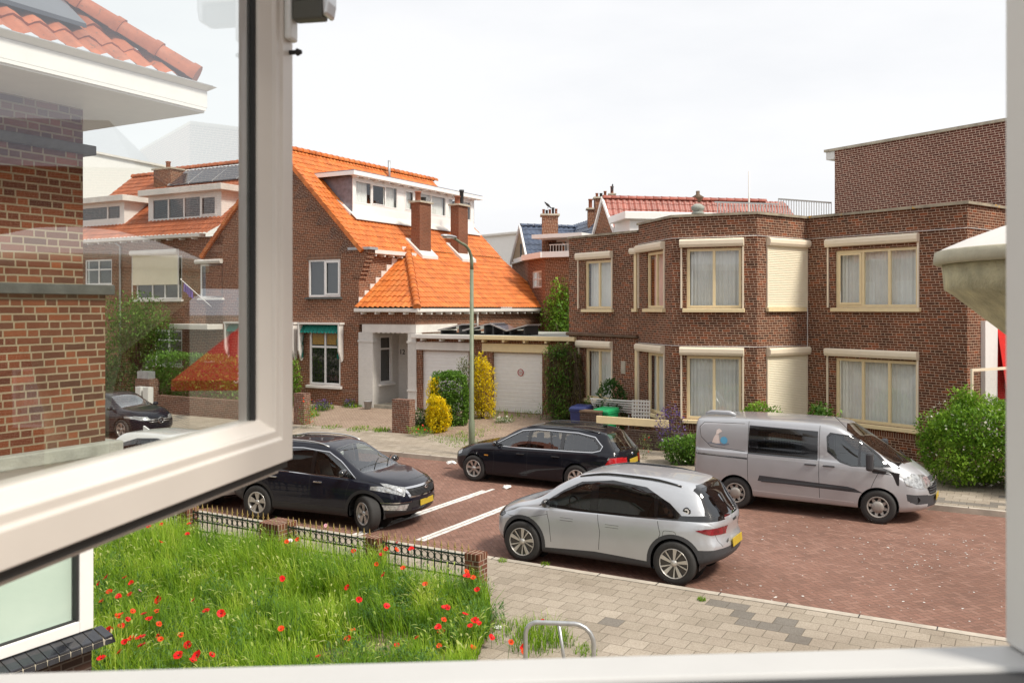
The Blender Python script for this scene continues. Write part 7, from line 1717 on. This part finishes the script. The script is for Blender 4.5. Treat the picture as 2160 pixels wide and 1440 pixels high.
    mb = MB(); mb.lathe([(0, .01), (.045, .01), (.06, .0)], (0, 0, 0), 20, 'x'); mb.v = [Vector((2.225+q.x*1.0, q.y*1.15, .815+q.z*.62)) for q in mb.v]; b_ = mb.build('badge', M['chrome'], t)
    text_mesh('lettering', 'KIA', .055, M['rubber'], b_, Matrix.Translation((2.238, 0, .815)) @ Matrix.Rotation(R(90), 4, 'Z') @ Matrix.Rotation(R(90), 4, 'X'), .001)
    plate(t, 2.235, .53, .52, .115, 1, -.05)
    mb = MB()
    for y in (-.2, .3): mb.tube([(1.13, y, 1.15), (.98, y+.32, 1.225), (.93, y+.46, 1.255)], .009, 5)
    mb.build('wipers', M['rubber'], t)
    mb = MB(); mb.box(.50, .52, -.52, -.42, 1.40, 1.47); mb.build('windscreen_sticker', M['white'], t)
    return t
black_suv()
# ---------------------------------------------------------------- black estate car
def black_estate():
    xf, xr, fa, ra = 2.36, -2.46, 1.52, -1.366
    sp = dict(xf=xf, xr=xr, fa=fa, ra=ra, track=1.60, ar_z=.34, cf=.40, cr=.22, sh=.045, mz=.5,
      zt=[(xr, .98), (-2.40, 1.02), (-2.22, 1.20), (-2.0, 1.40), (-1.7, 1.45), (-.8, 1.49), (-.1, 1.48), (.3, 1.41), (.85, 1.12), (1.1, 1.01), (1.3, .98), (1.9, .88), (2.2, .78), (xf, .68)],
      zb=[(xr, .94), (-1.8, .95), (-.5, .925), (.9, .89), (1.5, .86), (2.1, .74), (xf, .62)],
      zl=[(xr, .36), (-2.1, .25), (-1.6, .19), (1.6, .19), (2.1, .2), (xf, .26)],
      wm=[(xr, .80), (-2.0, .875), (-1.3, .915), (-.3, .90), (.4, .90), (1.3, .91), (1.9, .87), (xf, .74)],
      wr=[(xr, .66), (-2.0, .58), (-1.4, .60), (0, .62), (.5, .64), (1.1, .72), (1.6, .72), (xf, .62)],
      nose=[(.2, -.10), (.45, .0), (.6, 0), (.8, -.06)], tail=[(.2, -.12), (.45, .02), (.62, .02), (.95, -.02), (1.4, .03)])
    c = Car(sp)
    c.both(c.paint, [(-1.2, 0), (1.2, 0), (1.2, .235), (-1.2, .235)], 'side', 1)
    for x in (fa, ra): c.both(c.cut, arch(x, .345, .36), 'side')
    gb = [(.98, .955), (.55, 1.18), (.22, 1.345), (-.2, 1.395), (-1.3, 1.38), (-1.75, 1.31), (-1.97, 1.12), (-1.93, 1.03), (-1.75, .985), (.2, .95)]
    c.both(c.paint, grow(gb, .016), 'side', 4, zmin=.88); c.both(c.paint, gb, 'side', 3, zmin=.88)
    wn = [[(.90, .975), (.52, 1.17), (.20, 1.32), (.02, 1.355), (.02, .97)], [(-.07, .97), (-.07, 1.362), (-.55, 1.37), (-.66, .98)], [(-.71, .985), (-.60, 1.37), (-.88, 1.365), (-.90, .985)], [(-1.0, .99), (-1.0, 1.36), (-1.35, 1.345), (-1.70, 1.28), (-1.89, 1.12), (-1.86, 1.05), (-1.72, 1.005)]]
    for w_ in wn: c.both(c.cut, w_, 'side', name='side_window', mat=M['glass_est'], off=-.006, zmin=.88)
    ws_ = [(1.06, -.64), (1.15, 0), (1.06, .64), (.36, .52), (.30, 0), (.36, -.52)]
    c.cut(ws_, 'top', name='windscreen', mat=M['glass_est'], off=-.004, zmin=.88)
    rg_ = [(-.62, 1.03), (.62, 1.03), (.50, 1.38), (-.50, 1.38)]; c.paint(grow(rg_, .03), 'rear', 3, zmin=.9); c.cut(rg_, 'rear', name='rear_window', mat=M['glass_est'], off=-.004, zmin=.9)
    for sd in (1, -1): c.cut([(-2.08, .69), (-2.6, .66), (-2.6, .84), (-2.35, .88), (-2.2, .87)], 'side', side=sd, name='tail_light', mat=M['red_lamp'], off=.006)
    for sd in (1, -1): c.cut([(sd*.55, .69), (sd*.92, .69), (sd*.92, .82), (sd*.60, .82)], 'rear', name='tail_light', mat=M['red_lamp'], off=.005)
    c.both(c.paint, [(-2.16, .875), (-2.32, .87), (-2.45, .845), (-2.25, .83), (-2.13, .82)], 'side', 5)
    c.both(c.cut, [(1.95, .68), (1.98, .77), (2.25, .72), (2.35, .62), (2.1, .62)], 'side', name='headlight', mat=M['clear_lamp'], off=.006)
    c.both(c.cut, rrect(1.08, 1.20, .685, .715, .012, 2), 'side', name='indicator', mat=M['amber_lamp'], off=.006)
    seam(c, [(.93, .88), (.92, .6), (.95, .26)], .007); seam(c, [(-.03, .93), (-.02, .6), (-.02, .25)], .007); seam(c, [(-.95, .95), (-1.0, .72), (-.98, .62)], .007)
    pos, rz = place(-12.15+1.52, 20.38, -1)
    t = thing('parked_car', 'black estate car with chrome window line and roof rails parked across the street', 'car', pos, rz, 'parked cars')
    o, md = c.finish(t, [M['p_black'], M['plastic_k'], M['seam'], M['gloss'], M['chrome'], M['clear_lamp']])
    put_wheels(t, sp, .33, .215, .22, 'seven'); liners(t, sp, .37, .86); interior(t, -1.7, 1.2, .70, .28, .56, [(-.75, 3), (.1, 2)], wheel_x=.62)
    for sd in (1, -1): mirror(t, .84, sd*.84, 1.02, sd, M['gloss'], .95); handle(t, .16, bodyY(o, .16, .80, sd), .80, sd, M['gloss'], .22); handle(t, -.82, bodyY(o, -.82, .81, sd), .81, sd, M['gloss'], .22)
    roof_rail(t, o, -1.85, .15, .545, M['gloss'], .014, .035)
    (x, nn) = bodyX(o, 0, .74, -1); plate(t, x-.012, .74, .50, .12, -1, .05); x, _ = bodyX(o, 0, .92, -1)
    mb = MB(); mb.lathe([(0, -.012), (.036, -.012), (.04, 0)], (x-.0, 0, .90), 18, 'x'); b_ = mb.build('badge', M['alu'], t)
    mb = MB(); mb.M = Matrix.Translation((x-.014, 0, .90))
    for a in (0, 90): mb.poly([(0, 0, 0)]+[(0, .026*cos(R(a*2+q)), .026*sin(R(a*2+q))) for q in (0, 22, 45, 67, 90)])
    mb.build('badge_quarters', plain('roundel blue', (.05,.15,.45), .3, var=0), b_)
    mb = MB(); mb.prism([(-1.78, -.02, 1.47), (-1.62, -.02, 1.48), (-1.78, -.02, 1.54)], (0, .04, 0)); mb.build('roof_antenna', M['gloss'], t)
    mb = MB(); mb.tube([(xr+.10, 0, 1.04), (xr+.16, .35, 1.08)], .01, 5); mb.build('wiper', M['rubber'], t)
    return t
M['glass_est'] = glass('clear car glass', (.68,.72,.70), 2.0, 0, base=.05)
black_estate()
# ---------------------------------------------------------------- silver van
def silver_van():
    xf, xr, fa, ra = 2.45, -2.52, 1.46, -1.473
    sp = dict(xf=xf, xr=xr, fa=fa, ra=ra, track=1.74, ar_z=.36, cf=.50, cr=.10, sh=.03, mz=.52,
      zt=[(xr, 1.90), (-2.46, 1.93), (-2.2, 1.955), (-1.0, 1.985), (.2, 1.975), (.62, 1.93), (1.02, 1.72), (1.55, 1.37), (1.78, 1.27), (1.95, 1.22), (2.2, 1.10), (2.35, .98), (xf, .86)],
      zb=[(xr, 1.24), (-.5, 1.22), (.6, 1.19), (1.4, 1.14), (1.8, 1.08), (2.2, .96), (xf, .80)],
      zl=[(xr, .42), (-2.2, .34), (-1.8, .30), (1.8, .26), (2.2, .24), (xf, .28)],
      wm=[(xr, .955), (-2.3, .985), (-1.0, .993), (.8, .993), (1.4, .985), (2.0, .92), (xf, .80)],
      wr=[(xr, .83), (-2.0, .85), (-.5, .86), (.4, .85), (.8, .82), (1.3, .76), (1.7, .78), (2.1, .72), (xf, .64)],
      nose=[(.2, -.08), (.4, .02), (.6, .02), (.9, -.04), (1.1, -.08)], tail=[(.3, -.02), (.5, .02), (.7, .0), (1.9, -.04)])
    c = Car(sp)
    c.both(c.paint, [(-2.6, .2), (-1.86, .2), (-1.86, .47), (-1.95, .62), (-2.6, .80)], 'side', 1)
    c.paint([(-1, .2), (1, .2), (1, .62), (-1, .62)], 'rear', 1)
    for x in (fa, ra): c.both(c.cut, arch(x, .36, .385), 'side')
    # side windows (right side is seen: sliding door window is one large dark pane)
    c.both(c.paint, grow([(-1.20, 1.22), (.27, 1.20), (.27, 1.80), (-1.18, 1.84)], 0), 'side', 3, zmin=1.1)
    c.both(c.cut, [(-.98, 1.34), (-.06, 1.32), (-.06, 1.70), (-.98, 1.73)], 'side', name='side_window', mat=M['glass_priv'], off=-.006, zmin=1.1)
    g1_ = [(1.86, 1.16), (1.45, 1.37), (1.08, 1.64), (.96, 1.71), (.52, 1.77), (.45, 1.70), (.48, 1.42), (.75, 1.20), (1.0, 1.15)]
    g1_ = [(1.66, 1.17), (1.45, 1.37), (1.10, 1.64), (.98, 1.72), (.52, 1.77), (.46, 1.70), (.48, 1.40), (.72, 1.21), (.95, 1.15)]
    c.both(c.paint, grow(g1_, .02), 'side', 3, zmin=1.0)
    c.both(c.cut, [(1.07, 1.15), (1.07, 1.66), (.98, 1.71), (.54, 1.755), (.48, 1.70), (.50, 1.42), (.74, 1.22), (.95, 1.155)], 'side', name='side_window', mat=M['glass_car'], off=-.006, zmin=1.0)
    c.both(c.cut, [(1.60, 1.18), (1.44, 1.36), (1.12, 1.61), (1.12, 1.155)], 'side', name='side_window', mat=M['glass_car'], off=-.006, zmin=1.0)
    ws_ = [(1.82, -.70), (1.98, 0), (1.82, .70), (.84, .66), (.74, 0), (.84, -.66)]
    c.paint(grow(ws_, .03), 'top', 3, zmin=1.1); c.cut(ws_, 'top', name='windscreen', mat=M['glass_car'], off=-.004, zmin=1.1)
    c.both(c.paint, [(1.72, 1.17), (1.98, 1.10), (1.95, 1.20), (1.80, 1.27), (1.68, 1.25)], 'side', 0, zmin=1)
    # black triangle ahead of the mirror, side rubbing strip, sliding rail, rear panel recess painted as dark and highlight lines
    c.both(c.paint, [(1.36, 1.03), (1.86, .99), (1.50, 1.17), (1.30, 1.19)], 'side', 1)
    c.both(c.paint, [(-.98, .66), (1.18, .60), (1.02, .68), (.88, .71), (-.94, .78)], 'side', 1)
    c.both(c.paint, strip(-2.38, 1.15, -1.21, 1.115, .035), 'side', 2); c.both(c.paint, strip(-2.36, 1.155, -1.21, 1.12, .012), 'side', 4)
    P = [(-1.28, 1.86), (-2.20, 1.84), (-2.30, 1.74), (-2.26, 1.52), (-2.04, 1.32), (-1.26, 1.26)]
    seam(c, P, .012, mi=2); seam(c, [(p[0]+.012, p[1]-.012) for p in P[:5]], .012, mi=5)
    for x in (-1.20, .30): seam(c, [(x, 1.92), (x, .9), (x+.02, .42)], .010)
    seam(c, [(1.52, 1.14), (1.40, .90), (1.32, .70)], .010); seam(c, [(-1.24, 1.17), (.30, 1.14), (1.4, 1.10), (2.05, .93)], .006, mi=5); seam(c, [(-1.1, .44), (1.0, .40)], .010, mi=5)
    seam(c, [(1.72, 1.06), (2.0, .98), (2.22, .86)], .008)
    seam(c, [(1.90, .72), (1.62, .62), (1.7, .62)], .006) if False else None
    # rear lamps, plate, front parts
    c.both(c.cut, [(-2.40, .88), (-2.6, .85), (-2.6, 1.66), (-2.46, 1.66), (-2.42, 1.5)], 'side', name='tail_light', mat=M['red_lamp'], off=.006)
    c.both(c.cut, [(1.92, .93), (1.98, .80), (2.3, .72), (2.42, .78), (2.28, .97), (2.05, 1.02)], 'side', name='headlight', mat=M['clear_lamp'], off=.008)
    c.both(c.paint, [(1.98, .64), (2.0, .50), (2.16, .42), (2.48, .42), (2.5, .58), (2.2, .61)], 'side', 1)
    for sd in (1, -1): c.paint([(sd*.48, .42), (sd*.8, .46), (sd*.8, .62), (sd*.48, .60)], 'front', 1)
    c.cut([(-.42, .60), (.42, .60), (.52, .80), (-.52, .80)], 'front', name='grille', mat=M['plastic_k'], off=-.01); c.paint([(-.5, .36), (.5, .36), (.46, .55), (-.46, .55)], 'front', 1)
    c.paint([(-.40, .86), (.40, .86), (.50, .93), (-.50, .93)], 'front', 1); c.paint([(-.44, .83), (.44, .83), (.46, .855), (-.46, .855)], 'front', 4)
    pos, rz = place((-2.56-5.47)/2, 19.66+.99, 1)
    t = thing('parked_van', 'silver delivery van with dark sliding door window and dog emblem parked across the street', 'van', pos, rz)
    o, md = c.finish(t, [M['p_van'], M['plastic'], M['seam'], M['gloss'], M['chrome'], M['edge_highlight']])
    put_wheels(t, sp, .343, .215, .215, 'cover'); liners(t, sp, .395, .94); interior(t, -.4, 1.7, .86, .5, .82, [(.35, 3)], wheel_x=1.15, side=1)
    mb = MB()                                                        # mesh partition behind the window
    for i in range(17): x = -1.0+i*.058; mb.box(x-.004, x+.004, -.80, -.79, 1.28, 1.76)
    for i in range(10): z = 1.30+i*.05; mb.box(-1.0, -.05, -.80, -.79, z-.004, z+.004)
    mb.build('window_grid', M['curtain'], t)
    mb = MB(); mb.box(-2.3, .2, -.5, .9, .5, .52); mb.build('load_floor', M['dark'], t)
    for sd in (1, -1):
        mb = MB(); y = sd*(bodyY(o, 1.40, 1.12, sd)*sd); mb.hexa([(1.30, y+sd*.02, 1.08), (1.42, y+sd*.02, 1.08), (1.42, y+sd*.22, 1.06), (1.30, y+sd*.22, 1.06)], [(1.30, y+sd*.02, 1.13), (1.40, y+sd*.02, 1.13), (1.40, y+sd*.22, 1.44), (1.28, y+sd*.22, 1.44)])
        mb = MB(); mb.box(1.26, 1.40, min(y+sd*.08, y+sd*.28), max(y+sd*.08, y+sd*.28), 1.10, 1.47); mi_ = mb.build('wing_mirror', M['plastic'], t, bevel=.045)
        mb = MB(); mb.tube([(1.62, y-sd*.01, 1.08), (1.42, y+sd*.03, 1.12), (1.34, y+sd*.14, 1.14)], [.035, .04, .035], 8); mb.build('mirror_arm', M['plastic'], mi_)
        for x in (.13, .50): handle(t, x, bodyY(o, x, 1.10, sd), 1.10, sd, M['plastic'], .24); 
        mb = MB(); y2 = bodyY(o, 1.0, .66, sd); mb.box(-.9, 1.0, min(y2, y2+sd*.012), max(y2, y2+sd*.012), .645, .69); mb.build('rubbing_strip', M['plastic'], t, bevel=.006)
        y3 = bodyY(o, 2.2, .52, sd); mb = MB(); mb.lathe([(0, .0), (.05, .004), (.06, .02), (.065, .0)], (2.17, y3, .52), 14, 'y'); mb.v = [Vector((q.x, y3+sd*abs(q.y-y3)+sd*.004, q.z)) for q in mb.v]; mb.build('fog_light', M['plastic_k'], t)
    mb = MB()
    for k in range(3): mb.tube([(2.49-.5*(abs(y)/.9)**2.4-.02, y, .64+.055*k) for y in (-.45, -.3, 0, .3, .45)], .012, 5)
    mb.build('grille_bars', M['plastic'], md['grille'][0])
    mb = MB(); mb.lathe([(0, .01), (.06, .01), (.07, 0)], (0, 0, 0), 20, 'x'); mb.v = [Vector((2.455+q.x, q.y*1.25, .90+q.z*.5)) for q in mb.v]; mb.build('badge', M['chrome'], t)
    plate(t, 2.49, .52, .52, .11, 1, 0)
    mb = MB(); mb.tube([(-2.3, -.45, 1.99), (-2.15, -.45, 2.03), (-1.75, -.45, 2.035), (-1.6, -.45, 1.995)], [.03, .05, .05, .03], 8); mb.build('roof_vent', M['p_van'], t)
    mb = MB(); mb.tube([(.86, -.55, 1.80), (.55, -.62, 2.12)], .006, 5); mb.build('antenna', M['rubber'], t)
    mb = MB(); mb.tube([(1.88, -.45, 1.24), (1.72, -.1, 1.34)], .01, 5); mb.tube([(1.88, .1, 1.25), (1.72, .45, 1.33)], .01, 5); mb.build('wipers', M['rubber'], t)
    # printed emblem: seated pale dog beside a blue ball on a grey swoosh
    def decal(name, P, mat, off, par):
        mb = MB(); mb.poly([(p[0], bodyY(o, p[0], p[1], -1)-off, p[1]) for p in P]); return mb.build(name, mat, par)
    S_ = .27; ox, oz = -1.86, 1.50; q = lambda L_: [(ox+a*S_, oz+b*S_) for a, b in L_]
    e_ = decal('emblem', q([(-1.0, -.42), (-.6, -.30), (-.1, -.36), (.4, -.42), (.85, -.30), (.9, -.42), (.5, -.52), (0, -.50), (-.5, -.42)]), plain('emblem grey', (.20,.24,.30), .4, var=0), .004, t)
    dg = plain('emblem cream', (.70,.62,.58), .4, var=0)
    decal('dog_body', q([(-.55, -.34), (-.42, .05), (-.22, .38), (-.02, .42), (.06, .1), (.12, -.38), (-.2, -.40)]), dg, .006, e_); decal('dog_head', q([(-.22, .36), (-.18, .68), (.02, .82), (.18, .74), (.30, .60), (.12, .52), (.0, .40)]), dg, .008, e_)
    decal('ball', q([(.46+.30*cos(R(a)), -.10+.30*sin(R(a))) for a in range(0, 360, 20)]), plain('emblem blue', (.12,.40,.62), .4, var=0), .009, e_)
    return t
M['edge_highlight'] = plain('paint edge highlight', (.62,.62,.63), .3, metal=.3, var=0)  # painted highlight for the van's creases and recess edge
silver_van()
# ---------------------------------------------------------------- dark compact and white hatchback at the left
def small_car(label, s_, n_, head, paint, dark, star=False, sc=1.0):
    xf, xr, fa, ra = 2.20, -2.20, 1.33, -1.35
    sp = dict(xf=xf, xr=xr, fa=fa, ra=ra, track=1.58, ar_z=.35, cf=.40, cr=.30, sh=.05, mz=.5,
      zt=[(xr, .98), (-2.1, 1.05), (-1.9, 1.28), (-1.6, 1.42), (-.9, 1.48), (-.1, 1.475), (.25, 1.41), (.8, 1.13), (1.05, 1.03), (1.3, .99), (1.8, .92), (2.05, .84), (xf, .72)],
      zb=[(xr, .94), (-1.3, .98), (0, .93), (1.1, .90), (1.7, .84), (xf, .66)], zl=[(xr, .40), (-1.9, .28), (-1.5, .2), (1.5, .2), (1.95, .22), (xf, .28)],
      wm=[(xr, .78), (-1.9, .86), (-1.3, .90), (-.3, .88), (.4, .88), (1.3, .90), (1.8, .86), (xf, .74)], wr=[(xr, .62), (-1.7, .56), (-.9, .60), (0, .62), (.5, .63), (1.1, .70), (1.5, .72), (xf, .60)],
      nose=[(.2, -.10), (.42, .0), (.6, .0), (.8, -.04), (1.0, -.08)], tail=[(.2, -.14), (.5, .02), (.9, -.02), (1.6, .05)])
    c = Car(sp)
    if dark:
        for x in (fa, ra): c.both(c.paint, arch(x, .35, .43), 'side', 1)
    c.both(c.paint, [(-1.2, 0), (1.2, 0), (1.2, .30), (-1.2, .30)], 'side', 1)
    c.paint([(-1, 0), (1, 0), (1, .30), (-1, .30)], 'front', 1)
    for x in (fa, ra): c.both(c.cut, arch(x, .35, .37), 'side')
    gb = [(.96, .94), (.58, 1.16), (.25, 1.33), (-.3, 1.39), (-.95, 1.35), (-1.4, 1.22), (-1.62, 1.06), (-.8, .96), (.1, .94)]
    c.both(c.paint, gb, 'side', 3, zmin=.88)
    for w_ in ([(.88, .965), (.56, 1.14), (.24, 1.29), (.05, 1.33), (.05, .96)], [(-.05, .96), (-.05, 1.345), (-.5, 1.345), (-.9, 1.31), (-.95, .99)]): c.both(c.cut, w_, 'side', name='side_window', mat=M['glass_car'], off=-.006, zmin=.88)
    ws_ = [(1.03, -.62), (1.12, 0), (1.03, .62), (.34, .52), (.30, 0), (.34, -.52)]; c.paint(grow(ws_, .02), 'top', 3, zmin=.88); c.cut(ws_, 'top', name='windscreen', mat=M['glass_sky'], off=-.004, zmin=.88)
    c.cut([(-.54, 1.06), (.54, 1.06), (.46, 1.36), (-.46, 1.36)], 'rear', name='rear_window', mat=M['glass_priv'], off=-.004, zmin=.88)
    for sd in (1, -1):
        P = [(sd*.50, .64), (sd*.56, .76), (sd*.88, .79), (sd*.88, .72)]; c.cut(P, 'front', name='headlight', mat=M['clear_lamp'], off=.006)
    c.both(c.cut, [(1.74, .80), (2.05, .76), (2.2, .62), (1.95, .66)], 'side', name='headlight', mat=M['clear_lamp'], off=.006)
    c.cut([(-.36, .50), (.36, .50), (.46, .70), (-.46, .70)], 'front', name='grille', mat=M['plastic_k'], off=-.01)
    c.both(c.cut, [(-1.8, .86), (-2.2, .80), (-2.2, .92), (-1.9, .96)], 'side', name='tail_light', mat=M['red_lamp'], off=.006)
    for pts in ([(.92, .90), (.86, .7), (.84, .30)], [(0, .92), (-.03, .6), (0, .30)], [(-1.0, .95), (-1.06, .75), (-.98, .65)]): seam(c, pts, .008)
    t = thing('parked_car', label, 'car', W(s_, n_), -A if head > 0 else pi-A, 'parked cars'); t['group'] = 'parked cars'
    o, md = c.finish(t, [paint, M['plastic_k'], M['seam'], M['gloss'], M['chrome']])
    put_wheels(t, sp, .335, .225, .22, 'five_split'); liners(t, sp, .38, .85); interior(t, -1.6, 1.1, .68, .3, .58, [(-.75, 3), (.1, 2)], wheel_x=.6)
    for sd in (1, -1): mirror(t, .80, sd*.83, 1.02, sd, paint, .95); handle(t, .16, bodyY(o, .16, .80, sd), .80, sd, M['chrome'])
    if star:
        mb = MB(); mb.tube([(2.225, .10*cos(a), .62+.10*sin(a)) for a in [2*pi*i/20 for i in range(21)]], .010, 6, False)
        for a in (90, 210, 330): mb.tube([(2.225, 0, .62), (2.225, .098*cos(R(a)), .62+.098*sin(R(a)))], [.014, .004], 5)
        mb.build('badge', M['chrome'], md['grille'][0]); mb = MB()
        for z in (.585, .655): mb.tube([(2.215-.42*(abs(y)/.9)**2.4, y, z) for y in (-.40, -.25, -.11)], .012, 5); mb.tube([(2.215-.42*(abs(y)/.9)**2.4, y, z) for y in (.11, .25, .40)], .012, 5)
        mb.build('grille_bars', M['alu'], md['grille'][0])
    else:
        plate(t, 2.21, .42, .5, .11, 1)
        mb = MB(); mb.prism([(-1.55, -.02, 1.42), (-1.35, -.02, 1.45), (-1.55, -.02, 1.53)], (0, .04, 0)); mb.build('roof_antenna', paint, t)
M['glass_sky'] = glass('sky lit windscreen', (.42,.50,.52), 3.2, .05, (.02,.02,.02), base=.10)
small_car('black compact car with chrome star grille parked across the street behind the sash glass', -25.4-2.2, 20.7, 1, M['p_black2'], True, True)
small_car('white hatchback whose roof shows through the sash and nose below it', -14.95-2.2, 14.75, 1, M['p_white'], False)
